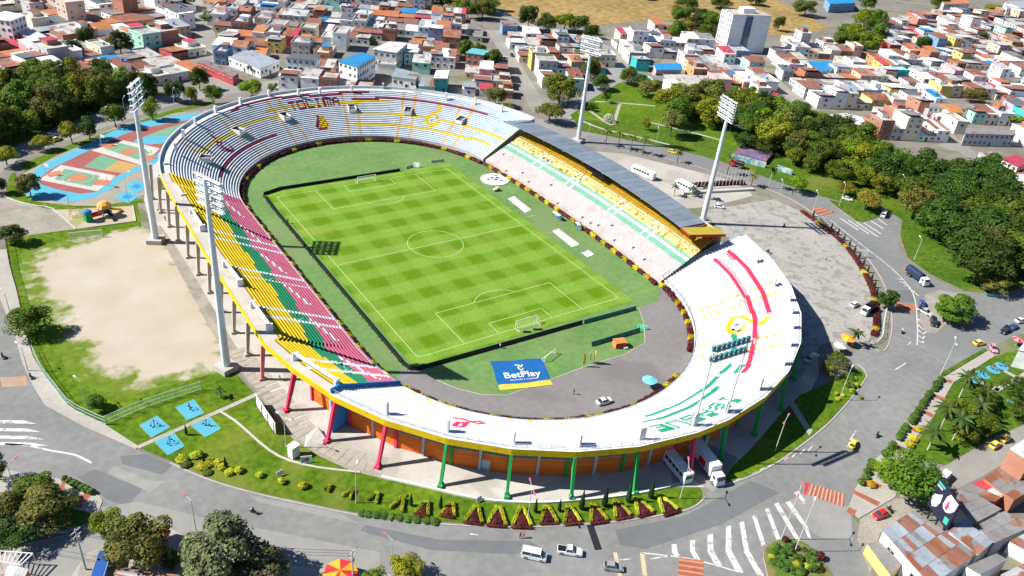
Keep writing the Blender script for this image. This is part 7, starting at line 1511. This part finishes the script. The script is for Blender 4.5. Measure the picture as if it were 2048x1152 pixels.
# --- palms
fr = MB(); n = 7
for k in range(n):
    x0_, x1_ = k/n, (k+1)/n; z0_, z1_ = 0.22*x0_-0.62*x0_**2.2, 0.22*x1_-0.62*x1_**2.2; w0_, w1_ = 0.16*math.sin(math.pi*min(1, x0_*.92+.06)), 0.16*math.sin(math.pi*min(1, x1_*.92+.06))
    for s_ in (-1, 1): fr.face([(x0_, 0, z0_), (x1_, 0, z1_), (x1_-.02, s_*w1_, z1_-w1_*.55), (x0_-.02, s_*w0_, z0_-w0_*.55)])
m_palm = leafmat('palm_leaf', (0.055, 0.095, 0.020)); m_palmy = leafmat('palm_leaf_yellow', (0.16, 0.135, 0.025)); FR = fr.mesh('frond', m_palm)
def palm(x, y, h_, r_, label, yellow=False, z=0.05):
    q = at(x, y); t = thing('palm_tree', label, 'palm', (q.x, q.y, z), RT_.uniform(0, 6), 'palms'); b = MB()
    for k in range(5): b.tube((0.05*k*k*.1, 0, h_*k/5), (0.05*(k+1)**2*.1, 0, h_*(k+1)/5), .2-.018*k, .185-.018*k, 8, caps=False)
    b.build('trunk', m_lconc if not yellow else m_bark, t)
    for k in range(16):
        tilt = RT_.uniform(-0.5, 0.75); o = link('frond', FR, t, (0.12, 0, h_-0.05)); o.rotation_euler = (RT_.uniform(-.2, .2), -tilt, k*2.399); s_ = r_*RT_.uniform(.8, 1.1); o.scale = (s_, s_, s_)
        if yellow and tilt < 0.0 or (yellow and k % 3 == 0): o.material_slots[0].link = 'OBJECT'; o.material_slots[0].material = m_palmy
for k, (x, y, h_, r_, lb, yl) in enumerate(((1211, 290, 7, 2.6, 'first palm from left beside the far side road', 1), (1236, 297, 7.5, 2.9, 'second palm from left beside the far side road', 1), (1261, 304, 7, 2.6, 'third palm from left beside the far side road', 1), (1285, 310, 7.5, 2.8, 'fourth palm from left beside the far side road', 1), (1354, 325, 5, 2.4, 'short palm on the island beyond the four-palm row', 1), (1454, 348, 7, 2.8, 'palm beside the dark cart truck', 1), (1502, 372, 5, 2.6, 'short palm at the end of the flagpole row', 1), (1536, 376, 9, 3.2, 'tall shaggy palm in front of the mural wall', 0), (1347, 392, 4.5, 2.2, 'small palm behind the stand roof', 0), (1410, 398, 5, 2.8, 'bushy palm beside the flagpole planter', 0), (1382, 392, 3.5, 2.2, 'low palm left of the bushy one', 0),
        (1704, 692, 5, 2.6, 'palm beside the orange market parasol', 0), (1918, 795, 7, 3.6, 'palm at the top of the small park', 0), (1878, 862, 7.5, 4.0, 'left-hand palm of the small park', 0), (1905, 880, 7, 3.8, 'lower palm of the small park', 0), (1945, 845, 6, 3.4, 'palm in the middle of the small park', 0), (1855, 900, 6, 3.6, 'palm at the lower corner of the small park', 0), (1960, 812, 5, 3.0, 'short palm right of the top palm in the park', 0), (540, 80, 5, 3.6, 'left palm among the roofs behind the terrace', 0), (552, 82, 4, 3.4, 'right palm among the roofs behind the terrace', 0), (1850, 98, 9, 4.5, 'tall palm beside the upper-right roofs', 0), (1762, 268, 5, 3.6, 'palm beside the grey-roofed house on the right', 0), (440, 795, 2.2, 1.5, 'tiny palm on the lawn above the blue pads', 0), (498, 150, 4, 2.0, 'small palm in the parking lot behind the terrace', 0))): palm(x, y, h_, r_, lb, bool(yl))
# hedges of leafy shrubs along the right pavement and in the beds
k = 0
for seg in ([(1876, 762), (1862, 782)], [(1856, 790), (1838, 815)], [(1832, 824), (1816, 846)], [(1808, 856), (1792, 880)], [(1780, 895), (1764, 912)], [(1740, 928), (1718, 968)]):
    for i in range(5):
        f = i/4; x, y = seg[0][0]+(seg[1][0]-seg[0][0])*f+RT_.uniform(-2, 2), seg[0][1]+(seg[1][1]-seg[0][1])*f
        bush(x+4, y, RT_.uniform(1.6, 2.3), RT_.uniform(1.0, 1.6), 'g', f'leafy shrub along the right pavement, {ordn(k)} from the far end', 0.14); k += 1
for k in range(58):
    a = RT_.uniform(0, 6.28); rr_ = math.sqrt(RT_.random()); x, y = 1592+52*rr_*math.cos(a), 1122+28*rr_*math.sin(a)+10*rr_*math.cos(a); c = RT_.choice('ggggggglm'); bush(x, y, RT_.uniform(.9, 2.0), RT_.uniform(.5, 1.3), c, f'{ {"g": "green", "l": "lime", "m": "maroon"}[c]} low shrub on the traffic island, {ordn(k)} of the bed', 0.18)
bush(1569, 1083, 1.3, 1.2, 'm', 'round maroon bush at the tip of the traffic island', .18); bush(1640, 1118, 1.7, 1.6, 'm', 'round maroon bush at the right of the traffic island', .18)
for k in range(7): bush(131+k*8.5, 962+k*4.2, 1.5, 1.2, 'g', f'green shrub in the row at the plaza kerb, {ordn(k)} from left', .14)
for k in range(14): bush(1690+RT_.uniform(-20, 30), 775+RT_.uniform(-20, 25), RT_.uniform(1.0, 1.8), RT_.uniform(.6, 1.2), RT_.choice('gl'), f'low shrub in the forecourt bed, {ordn(k)} of the cluster', .07)
for k, (x, y) in enumerate(((1838, 862), (1826, 880), (1818, 892), (1742, 972))): bush(x, y, 2.2, 1.0, 'y', f'yellow clipped bush along the inner edge of the right pavement, {ordn(k)} from the far end', .14)
# ================================================================== THE TOWN
RH = random.Random(77)
WALLC = {'white': (0.798, 0.798, 0.775), 'cream': (0.752, 0.661, 0.502), 'brick': (0.342, 0.148, 0.097), 'terracotta': (0.41, 0.194, 0.131), 'peach': (0.616, 0.433, 0.331), 'pink': (0.661, 0.319, 0.342), 'mint': (0.342, 0.616, 0.49), 'blue': (0.171, 0.308, 0.479), 'teal': (0.034, 0.41, 0.41), 'yellow': (0.638, 0.479, 0.16), 'grey': (0.456, 0.456, 0.456), 'red': (0.456, 0.068, 0.068), 'orange': (0.57, 0.285, 0.114), 'lilac': (0.456, 0.365, 0.479)}
m_wall = {k: mat('wall_'+k, c, rough=0.85, var=0.12, scale=0.25, fine=0.07, stain=(tuple(v*0.55 for v in c), 0.35, 0.62, 0.5)) for k, c in WALLC.items()}
ROOFC = {'white sheet': ((0.61, 0.622, 0.634), 0.12), 'grey sheet': ((0.268, 0.305, 0.342), 0.12), 'pale grey sheet': ((0.415, 0.415, 0.415), 0.3), 'rusty sheet': ((0.293, 0.14, 0.098), 0.55), 'brown tile': ((0.232, 0.104, 0.071), 0), 'orange tile': ((0.415, 0.152, 0.061), 0), 'red sheet': ((0.439, 0.049, 0.073), 0), 'blue sheet': ((0.018, 0.207, 0.439), 0), 'grey cement': ((0.213, 0.207, 0.201), 0.25), 'dark grey': ((0.11, 0.122, 0.134), 0), 'teal sheet': ((0.098, 0.366, 0.366), 0)}
m_roofs = {k: corrugated('roof_'+k.replace(' ', '_'), c, r, 0.55) for k, (c, r) in ROOFC.items()}
m_slab = mat('roof_slab', (0.40, 0.38, 0.35), var=0.2, scale=0.3, fine=0.12, rand=0.15, stain=((0.20, 0.19, 0.17), 0.25, 0.52, 0.7)); m_tank = mat('water_tank', (0.03, 0.20, 0.42), rough=0.4, rand=0.3); m_wframe = mat('window_frame', (0.55, 0.55, 0.53), rough=0.6)
wb = MB(); wb.box((0, 0, 0), (1, 0.12, 1), 0, 0); wb.box((0, -0.07, 0), (0.84, 0.06, 0.84), 0, 1); wb.box((0, -0.1, 0), (0.05, 0.05, 0.84), 0, 0); WIN = wb.mesh('window', [m_wframe, m_glass])
db = MB(); db.box((0, 0, 0.5), (1, 0.12, 1.0), 0, 0); db.box((0, -0.07, 0.5), (0.82, 0.06, 0.94), 0, 1); DOOR = db.mesh('door', [m_wframe, mat('door_wood', (0.10, 0.06, 0.04), rand=0.3)])
tb = MB(); tb.lathe([(0.5, 0), (0.62, 0.25), (0.62, 0.9), (0.45, 1.1), (0.15, 1.2)], n=9); TANK = tb.mesh('water_tank', m_tank)
ub = MB(); ub.box((0, 0, 0.5), (1, 1, 1)); 
UB = {k: ub.mesh('wall', m) for k, m in m_wall.items()}
def _panel(m, name='roof_panel'):
    q = MB(); q.box((0, 0, 0.5), (1, 1, 1)); return q.mesh(name, m)
RP = {k: _panel(m) for k, m in m_roofs.items()}; SLAB = _panel(m_slab, 'roof_slab')
def gable_mesh(m):
    q = MB(); q.face([(-.5, -.5, 0), (.5, -.5, 0), (.5, 0, 1), (-.5, 0, 1)]); q.face([(.5, .5, 0), (-.5, .5, 0), (-.5, 0, 1), (.5, 0, 1)]); q.face([(-.5, .5, 0), (-.5, -.5, 0), (-.5, 0, 1)]); q.face([(.5, -.5, 0), (.5, .5, 0), (.5, 0, 1)]); return q.mesh('roof', m)
GB = {k: gable_mesh(m_roofs[k]) for k in ('brown tile', 'orange tile', 'grey cement', 'red sheet', 'rusty sheet', 'grey sheet')}
WW = ['white']*18+['cream']*7+['brick']*4+['terracotta']*2+['peach']*3+['grey']*3+['pink', 'mint', 'blue', 'yellow', 'grey', 'grey', 'teal', 'red', 'orange', 'lilac']
RW_ = ['white sheet']*8+['pale grey sheet']*6+['grey sheet']*4+['rusty sheet']*9+['brown tile']*6+['orange tile']*5+['grey cement']*4+['red sheet']*2+['blue sheet']+['dark grey']*2
def house_spec(): 
    fl = RH.choices((1, 2, 3, 4), (52, 38, 9, 1))[0]; ro = RH.choice(RW_); st = RH.choices(('shed', 'gable', 'slab'), (50, 22, 28))[0]
    if st == 'gable' and ro not in GB: st = 'shed'
    return dict(fl=fl, wall=RH.choice(WW), roof=ro, st=st)
def vis_sides(c, rz):
    d = CAMP.to_2d()-c; out = []
    for k, (nx, ny) in enumerate(((0, -1), (1, 0), (0, 1), (-1, 0))):
        n = Vector((nx*math.cos(rz)-ny*math.sin(rz), nx*math.sin(rz)+ny*math.cos(rz)))
        if n.dot(d)/d.length > 0.12: out.append((k, nx, ny))
    return out
HOUSES = []
def house(c, rz, w_, d_, s, front):
    h = 2.9*s['fl']+0.3; s.update(c=c, rz=rz, w=w_, d=d_, h=h, front=front); s['px'] = pix((c.x, c.y, h/2)); s['size'] = w_*h/((Vector((c.x, c.y, 0))-CAMP).length**2); HOUSES.append(s)
def build_house(s):
    w_, d_, h, fl = s['w'], s['d'], s['h'], s['fl']; t = thing('house', None, 'house', (s['c'].x, s['c'].y, 0), s['rz'], 'town houses'); s['obj'] = t
    link('wall', UB[s['wall']], t, None, None, (w_, d_, h))
    if s['st'] == 'shed':
        n = RH.choice((1, 2, 2, 3)); sl = RH.uniform(0.05, 0.13)*RH.choice((-1, 1)); x = -w_/2-0.2
        for k in range(n):
            pw = (w_+0.4)/n; ro = s['roof'] if k == 0 or RH.random() < .6 else RH.choice(RW_); o = link('roof_panel', RP[ro], t, (x+pw/2, RH.uniform(-.1, .1), h+abs(sl)*d_*0.25+0.1+0.05*k), None, (pw-0.05, d_+0.5, 0.10)); o.rotation_euler = (math.atan(sl), 0, 0); x += pw
    elif s['st'] == 'gable': link('roof', GB[s['roof']], t, (0, 0, h-0.02), None, (w_+.6, d_+.6, d_*0.16))
    else:
        link('roof_slab', SLAB, t, (0, 0, h), None, (w_+0.3, d_+0.3, 0.2))
        for sx_, sy_, lx, ly in ((0, -1, w_+.3, .18), (0, 1, w_+.3, .18), (-1, 0, .18, d_-.1), (1, 0, .18, d_-.1)): link('parapet', UB[s['wall']], t, (sx_*(w_/2+.05), sy_*(d_/2+.05), h+.2), None, (lx, ly, RH.uniform(.6, 1.0)))
        if RH.random() < .55: link('roof_room', UB[RH.choice((s['wall'], 'white', 'brick'))], t, (w_*.15, d_*.2, h+.2), None, (w_*.5, d_*.4, 2.3)); link('roof_panel', RP[RH.choice(RW_)], t, (w_*.15, d_*.2, h+2.5), None, (w_*.5+.6, d_*.4+.6, .1))
    if RH.random() < .38: link('water_tank', TANK, t, (RH.uniform(-.3, .3)*w_, RH.uniform(-.3, .3)*d_, h+(0.25 if s['st'] == 'slab' else d_*.16 if s['st'] == 'gable' else .7)))
    for k, nx, ny in vis_sides(s['c'], s['rz']):
        ln_ = w_ if ny else d_; isf = (k == (0 if s['front'] < 0 else 2)); n = max(1, int(ln_/(3.0 if isf else 4.5))); dist = (d_ if ny else w_)/2
        for f in range(fl):
            if not isf and f == 0 and RH.random() < .7: continue
            for i in range(n):
                if RH.random() < (.12 if isf else .45): continue
                u = (i+.5)/n*ln_-ln_/2; door = isf and f == 0 and i == n//2; rz_ = {0: 0, 1: math.pi/2, 2: math.pi, 3: -math.pi/2}[k]; x, y = (u, ny*(dist+.03)) if ny else (nx*(dist+.03), u)
                if door: link('door', DOOR, t, (x, y, 0), rz_, (1.5, 1, 2.3))
                else: link('window', WIN, t, (x, y, 2.9*f+1.75), rz_, (RH.choice((1.2, 1.5, 1.9)), 1, RH.choice((1.1, 1.3, 1.5))))
EXCL = [[(1420, 20), (1560, 20), (1560, 112), (1420, 112)], [(676, 96), (770, 100), (765, 175), (676, 175)], [(742, 80), (820, 80), (800, 128), (742, 120)], [(862, 132), (912, 132), (915, 188), (862, 188)], [(926, 92), (985, 92), (975, 140), (926, 140)], [(780, 132), (842, 140), (838, 180), (778, 176)], [(1302, 122), (1366, 122), (1366, 158), (1302, 158)], [(1612, 118), (1672, 118), (1668, 150), (1612, 150)], [(1648, 226), (1738, 228), (1738, 272), (1648, 265)], [(1880, 200), (2022, 206), (2022, 240), (1880, 234)], [(1925, 252), (2036, 256), (2036, 296), (1922, 292)], [(565, 105), (645, 105), (645, 165), (565, 165)], [(455, 112), (545, 118), (560, 172), (455, 172)], [(388, 118), (480, 138), (478, 172), (388, 160)], [(920, 84), (992, 84), (1000, 145), (920, 145)], [(1345, 20), (1425, 20), (1425, 86), (1345, 86)], [(1955, 300), (2100, 300), (2100, 352), (1955, 352)], [(0, 22), (62, 22), (62, 66), (0, 66)]]
ZONES = [('at the upper left', 18, [(-80, -40), (400, -40), (402, 40), (408, 120), (395, 155), (330, 168), (250, 158), (180, 150), (60, 158), (-80, 175)]), ('behind the far terrace', -33, [(418, -40), (880, -40), (880, 30), (930, 50), (1008, 85), (1062, 195), (1000, 200), (900, 192), (760, 184), (640, 182), (560, 172), (432, 165), (422, 60)]),
         ('behind the far mast', -25, [(985, 50), (1040, 66), (1190, 84), (1222, 112), (1200, 150), (1140, 178), (1085, 195), (1060, 180), (1020, 110)]), ('left of the white tower', -24, [(1225, 85), (1330, 55), (1345, 86), (1425, 90), (1510, 112), (1575, 165), (1530, 200), (1430, 184), (1350, 194), (1290, 160), (1245, 115)]),
         ('at the upper right', -26, [(1540, 70), (1690, 112), (1760, 122), (1760, 70), (1800, 40), (1860, 30), (2100, 30), (2100, 390), (2040, 372), (1960, 315), (1900, 290), (1740, 292), (1650, 245), (1560, 175)])]
STREETS = [[(440, 175), (425, 150), (415, 110), (410, 70), (408, 40), (400, -10)], [(1085, 225), (1062, 190), (1030, 135), (1008, 95), (985, 60)], [(1160, 215), (1205, 180), (1232, 150), (1238, 128), (1215, 100), (1175, 82)], [(1640, 235), (1600, 205), (1570, 182), (1545, 160), (1520, 140), (1505, 118)], [(2060, 400), (2010, 372), (1960, 325), (1915, 290), (1870, 255), (1800, 210), (1740, 175)], [(2060, 262), (1940, 285), (1890, 296)], [(930, -5), (985, 20), (1030, 42), (1100, 60)]]
STW = [[tuple(v) for v in P(smooth(s_, 3))] for s_ in STREETS]
TRW = [(at(a[0], a[1]).to_2d(), a[2]) for a in TREES]
for zn, ang, zp in ZONES:
    zw = [(p.x, p.y) for p in P(zp)]; a = math.radians(ang); U = Vector((math.cos(a), math.sin(a))); V = Vector((-U.y, U.x)); us = [Vector(p).dot(U) for p in zw]; vs = [Vector(p).dot(V) for p in zw]
    v = min(vs); blk = 0
    while v < max(vs):
        for rowi in range(2):
            dpt = RH.uniform(11.5, 15.5); u = min(us)-RH.uniform(0, 10); cnt_ = 0
            while u < max(us):
                w_ = RH.uniform(6.2, 10.5); d_ = dpt*RH.uniform(.84, 1.0); c = U*(u+w_/2)+V*(v+(d_/2 if rowi == 0 else dpt-d_/2)); u += w_+(0.05 if RH.random() < .93 else RH.uniform(1, 2.5)); cnt_ += 1
                if cnt_ % 11 == 0: u += 5.5
                pp = pix((c.x, c.y, 0))
                if not inside(c.x, c.y, zw) or any(inside(pp[0], pp[1], e) for e in EXCL): continue
                if min(polydist(c.x, c.y, s_) for s_ in STW) < 3.4+min(w_, d_)*.36: continue
                if any((c-tp).length < tw*.3+2 for tp, tw in TRW): continue
                if not (-60 < pp[0] < 2110 and pp[1] > -45): continue
                s = house_spec(); s['zone'] = zn; house(c, a, w_-.06, d_, s, -1 if rowi == 0 else 1)
            v += dpt+.1
        v += 3.6
HOUSES.sort(key=lambda s: -s['size']); NEAR, FAR = HOUSES[:300], HOUSES[300:]
for s in NEAR: build_house(s)
# labels that single each house out
FW_ = {1: 'single-storey', 2: 'two-storey', 3: 'three-storey', 4: 'four-storey'}
grp = {}
for s in NEAR:
    rn = s['roof']+' roof' if s['st'] != 'slab' else 'flat concrete roof'
    if s['st'] == 'gable': rn = 'pitched '+rn
    s['base'] = f"{FW_[s['fl']]} {s['wall']} house with {rn}"; grp.setdefault((s['base'], s['zone']), []).append(s)
for (bs, zn), l in grp.items():
    l.sort(key=lambda s: s['px'][0])
    for i, s in enumerate(l): s['obj']['label'] = bs+' '+zn if len(l) == 1 else f'{bs}, {ordn(i)} from left {zn}'
# farther houses read as one mass
b = MB(); fm = [m_wall[k] for k in WALLC]+[m_roofs[k] for k in ROOFC]+[m_slab, m_glass]; ki = {k: i for i, k in enumerate(WALLC)}; kr = {k: i+len(WALLC) for i, k in enumerate(ROOFC)}; kg = len(fm)-1
for s in FAR:
    c, rz, w_, d_, h = s['c'], s['rz'], s['w'], s['d'], s['h']; b.box((c.x, c.y, h/2), (w_, d_, h), rz, ki[s['wall']]); X, Y = Vector((math.cos(rz), math.sin(rz), 0)), Vector((-math.sin(rz), math.cos(rz), 0)); sl = RH.uniform(-.1, .1)
    b.obox((c.x, c.y, h+.25+abs(sl)*d_*.3), X*(w_/2+.2), (Y+Vector((0, 0, sl)))*(d_/2+.25), (0, 0, .06), kr[s['roof']] if s['st'] != 'slab' else kg-1)
    for k, nx, ny in vis_sides(c, rz):
        ln_ = w_ if ny else d_; n = max(1, int(ln_/3.5)); o_ = (Y*ny*d_/2 if ny else X*nx*w_/2); al = X if ny else Y; nn = o_.normalized()
        for f in range(s['fl']):
            for i in range(n):
                if RH.random() < .35: continue
                b.obox(Vector((c.x, c.y, 2.9*f+1.7))+o_+al*((i+.5)/n-.5)*ln_, al*.65, nn*.06, (0, 0, .6), kg)
if FAR: stuff(b.build('distant_houses', fm))['label'] = 'mass of small distant houses towards the horizon'
# --- buildings with a shape of their own
def building(label, roofpx, z, wall, roof, fl, nm='building', maxl=999, over=.4, cat='building', th=.25, wz=None, tank=None):
    q = [at(x, y, z).to_2d() for x, y in roofpx]; c = sum(q, Vector((0, 0)))/len(q); t = thing(nm, label, cat, (c.x, c.y, 0), world=True)
    ar = sum(q[i].x*q[(i+1) % len(q)].y-q[(i+1) % len(q)].x*q[i].y for i in range(len(q)))
    if ar < 0: q = q[::-1]
    wl = [c+(p-c)*(1-over/max(1, (p-c).length)) for p in q]; b = MB(); b.prism(wl, 0, z-th-.01); b.build('wall', m_wall[wall], t); b = MB(); b.prism(q, z-th, z); b.build('roof', m_roofs[roof] if roof in m_roofs else m_slab, t); fh = z/fl
    for i in range(len(wl)):
        p, e = wl[i], wl[(i+1) % len(wl)]; d = e-p; n = Vector((d.y, -d.x)).normalized()
        if n.dot(CAMP.to_2d()-c) < 0 or d.length < 2 or d.length > maxl: continue
        k = max(1, int(d.length/2.8))
        for f in range(fl):
            for j in range(k):
                if RH.random() < .1: continue
                v = p.lerp(e, (j+.5)/k)+n*.04; rz_ = math.atan2(n.y, n.x)+math.pi/2
                if f == 0 and j == k//2: o = link('door', DOOR, t, (v.x-c.x, v.y-c.y, 0), rz_, (1.6, 1, 2.3))
                else: link('window', WIN, t, (v.x-c.x, v.y-c.y, fh*f+fh*.56), rz_, (1.5, 1, min(1.5, fh*.5)))
    if tank: link('water_tank', TANK, t, (0.5, 0.5, z))
    return t
building('white three-storey building with a bright blue sheet roof', [(676, 122), (722, 104), (752, 111), (714, 134)], 10.5, 'white', 'blue sheet', 3); building('open hall with a large pale sheet roof behind the terrace', [(744, 98), (778, 83), (816, 86), (793, 105)], 9.5, 'grey', 'white sheet', 2); building('bright teal two-storey house with white roof behind the terrace', [(872, 140), (899, 140), (895, 157), (867, 156)], 7.2, 'teal', 'white sheet', 2)
building('brick three-storey house with a pale teal roof beside rounded trees', [(931, 105), (944, 96), (980, 101), (968, 110)], 9.2, 'brick', 'teal sheet', 3); building('low white house with pale blue-grey roof behind the terrace', [(792, 135), (839, 146), (831, 159), (783, 153)], 5.2, 'white', 'grey sheet', 1); building('white three-storey block with open galleries near the parking lot', [(570, 116), (585, 106), (642, 109), (632, 122)], 9.5, 'white', 'dark grey', 3); building('low white store with grey roof beside the parking lot', [(455, 112), (500, 98), (560, 122), (520, 138)], 4.8, 'white', 'grey sheet', 1)
building('long red-walled house with a grey roof beside the parking lot', [(393, 122), (405, 117), (478, 146), (466, 153)], 4.6, 'red', 'grey cement', 1, cat='house', nm='house'); building('peach building with a long turquoise roof right of the upper street', [(1307, 126), (1362, 127), (1364, 140), (1312, 140)], 6, 'peach', 'blue sheet', 1); building('low hall with a bright blue roof right of the tower', [(1614, 123), (1664, 122), (1668, 136), (1640, 145)], 5, 'white', 'blue sheet', 1); building('white-roofed corner building with pink balcony walls', [(1653, 230), (1690, 226), (1724, 234), (1733, 250), (1700, 254), (1670, 246)], 7.5, 'pink', 'white sheet', 2)
building('long white terrace of houses with grey roof in two storeys', [(1860, 205), (2016, 211), (2018, 221), (1858, 215)], 6.4, 'white', 'grey cement', 2); building('pale blue-grey terrace of houses with a dark grey roof', [(1932, 256), (2030, 260), (2032, 270), (1930, 267)], 6.4, 'grey', 'grey cement', 2); building('small white gabled-front house at the right street corner', [(1957, 305), (1984, 303), (1992, 312), (1964, 316)], 4.4, 'white', 'pale grey sheet', 1, cat='house', nm='house'); building('white two-storey house with a maroon roof at the right edge', [(2004, 318), (2030, 308), (2062, 322), (2036, 334)], 6.2, 'white', 'red sheet', 2, cat='house', nm='house'); building('white four-storey block with red balconies at the left edge', [(-40, 34), (10, 22), (52, 30), (20, 42)], 13, 'white', 'white sheet', 4)
building('far long hall with blue roof at the top right', [(1650, -4), (1700, -6), (1712, 6), (1660, 8)], 7, 'blue', 'blue sheet', 1); building('far school hall with an orange roof at the top right', [(1882, 0), (1935, -2), (1940, 7), (1888, 8)], 8, 'white', 'orange tile', 2); building('far grey block with rows of windows at the top right corner', [(2010, 2), (2080, 0), (2082, 16), (2014, 17)], 9, 'white', 'grey sheet', 2)
q = [at(1443.7, 17.6, 24), at(1466.6, 29, 24), at(1544, 31.6, 24)]; e = q[0]+q[2]-q[1]; qq = [pix(v) for v in (q[0], q[1], q[2], e)]
t = building('tall white apartment tower standing above the houses', qq, 24, 'white', 'slab', 8, 'apartment_tower', 18, over=.1); t.children[0].data.materials[0] = mat('tower_white', (0.84, 0.86, 0.88), var=0.03); cc = (q[0]+q[2])/2; v1, v2 = (q[2]-q[1]), (q[0]-q[1]); b = MB(); p_ = q[1]+v1*.36; p2_ = q[1]+v1*.52; nn = Vector((v1.y, -v1.x, 0)).normalized()
if nn.dot(CAMP-q[1]) < 0: nn = -nn
b.obox(Vector(((p_.x+p2_.x)/2, (p_.y+p2_.y)/2, 11.6))+nn*.25, (p2_-p_)/2, nn*.5, (0, 0, 11.6)); b.build('glass_core', mat('tower_glass', (0.03, 0.06, 0.14), rough=0.2, spec=0.6), t); b = MB(); b.box((cc.x, cc.y, 25.5), (9, 6, 3), math.atan2(v1.y, v1.x)); b.build('lift_room', m_wall['white'], t)
# --- roofs at the near right: patched sheets, each sheet a part
def patched(label, px4, z, wall, n1, n2, cols, slope=.0, wins=0):
    q = [at(x, y, z) for x, y in px4]; c = (q[0]+q[1]+q[2]+q[3])/4; t = thing('shed_building', label, 'building', (c.x, c.y, 0), world=True); wl = [(c+(p-c)*.95).to_2d() for p in q]; b = MB(); b.prism(wl, 0, z-.25); b.build('wall', m_wall[wall], t)
    for i in range(n1):
        for j in range(n2):
            f = [q[0].lerp(q[1], (i+du)/n1).lerp(q[3].lerp(q[2], (i+du)/n1), (j+dv)/n2) for du, dv in ((0.012, 0.01), (.988, 0.01), (.988, .99), (0.012, .99))]; o_ = RH.uniform(0, .05); b = MB(); pts = [v.to_2d() for v in f]; b.prism(pts, z-.06+o_, z+o_+.02); b.build('roof_panel', m_roofs[RH.choice(cols)], t)
    for k in range(wins):
        p, e = wl[3], wl[0]; d = e-p; n = Vector((d.y, -d.x)).normalized()
        if n.dot(CAMP.to_2d()-c.to_2d()) < 0: n = -n
        v = p.lerp(e, (k+.5)/wins)+n*.05; link('window', WIN, t, (v.x-c.x, v.y-c.y, z*.55), math.atan2(n.y, n.x)+math.pi/2, (2.2, 1, 1.4))
    return t
patched('white shed with a patchwork of rusty and blue-grey roof sheets', [(1763, 1060), (1828, 1020), (1954, 1108), (1862, 1172)], 5.5, 'white', 9, 4, ['rusty sheet', 'rusty sheet', 'grey sheet', 'grey sheet', 'grey sheet', 'brown tile', 'grey cement'], wins=2); patched('shed with teal-grey sheet roof behind the patchwork roof', [(1897, 1062), (1926, 1039), (1988, 1083), (1957, 1110)], 4.8, 'grey', 2, 5, ['grey sheet', 'grey sheet', 'grey cement', 'rusty sheet'])
patched('building with a wide dark grey flat roof beside the billboard', [(1898, 992), (1946, 985), (2004, 1018), (1948, 1048)], 4.6, 'grey', 2, 3, ['grey cement']); patched('building with a grey slab roof right of the teal-grey shed', [(1950, 1052), (2008, 1022), (2070, 1050), (1990, 1086)], 4.2, 'grey', 2, 2, ['grey cement', 'grey cement']); patched('building with grey cement roof beside the parking street', [(1967, 955), (1994, 939), (2066, 978), (2030, 1000)], 4.4, 'brick', 2, 4, ['grey cement', 'grey cement', 'rusty sheet']); patched('maroon-roofed lean-to along the parking street', [(1898, 990), (1965, 957), (2010, 990), (1990, 1004), (1960, 984)][:4], 3.4, 'red', 3, 2, ['rusty sheet', 'red sheet', 'white sheet', 'grey cement'])
patched('grey block roof at the bottom right corner', [(1932, 1133), (1993, 1106), (2016, 1119), (1962, 1150)], 5.0, 'white', 1, 1, ['grey cement']); patched('olive awning with a yellow front at the yard corner', [(1733, 1086), (1757, 1081), (1806, 1128), (1782, 1152)], 3.0, 'yellow', 2, 1, ['grey cement', 'pale grey sheet']); patched('brick house with white roof at the right edge', [(2018, 898), (2060, 870), (2110, 900), (2060, 925)], 6, 'terracotta', 2, 2, ['white sheet', 'white sheet']); patched('white patio house at the bottom right edge', [(2018, 1082), (2050, 1066), (2110, 1090), (2080, 1115)], 3.6, 'white', 2, 2, ['pale grey sheet', 'rusty sheet', 'white sheet']); patched('low rust-roofed shed in the bottom right corner', [(2000, 1150), (2050, 1125), (2110, 1150), (2050, 1180)], 3.6, 'terracotta', 3, 2, ['rusty sheet', 'pale grey sheet', 'grey sheet']); patched('white round-fronted building at the right junction', [(2036, 700), (2060, 670), (2110, 680), (2090, 712)], 6, 'white', 2, 2, ['white sheet'])
# --- bottom-left: pergola, sheds, steps
q = [at(0, 1103, 3.2), at(22, 1097, 3.2), at(66, 1108, 3.2), at(42, 1131, 3.2), at(0, 1124, 3.2)]; t = thing('pergola', 'white open-frame pergola at the bottom left edge', 'pergola', (q[2].x, q[2].y, .12), world=True)
for k in range(7):
    a_, c_ = q[0].lerp(q[2], k/6), q[4].lerp(q[3], k/6); b = MB(); b.bar(a_, c_, .14, .14); b.build('beam', m_white, t)
for a_, c_ in ((q[0], q[2]), (q[4], q[3]), (q[2], q[3])): b = MB(); b.bar(a_+Vector((0, 0, .14)), c_+Vector((0, 0, .14)), .16, .16); b.build('beam', m_white, t)
for p_ in q[1:]: b = MB(); b.tube((p_.x, p_.y, .1), (p_.x, p_.y, 3.15), .07, n=6); b.build('post', m_white, t)
patched('low shed with pale and brown roof sheets at the bottom left', [(0, 1150), (20, 1130), (58, 1138), (40, 1175)], 3.0, 'orange', 2, 2, ['white sheet', 'pale grey sheet']); patched('row of sheds with white and rusty roofs at the bottom edge', [(225, 1148), (232, 1138), (360, 1150), (352, 1175)], 3.0, 'white', 6, 1, ['white sheet', 'pale grey sheet', 'rusty sheet', 'grey sheet'])
q0, q1 = at(378, 1098), at(362, 1128); t = thing('wooden_steps', 'slatted wooden steps beside the big bumpy tree', 'steps', (q1.x, q1.y, .12), world=True)
for k in range(7):
    p_ = q0.lerp(q1, k/6); b = MB(); b.box((p_.x, p_.y, .9-.1*k), (2.8, .32, .12), .45); b.build('tread', m_lconc, t); b = MB(); b.box((p_.x, p_.y, .45-.05*k), (2.4, .12, .8-.1*k), .45); b.build('riser', m_wood, t)
for o in ROOTS_W:
    if '_w' in o: del o['_w']
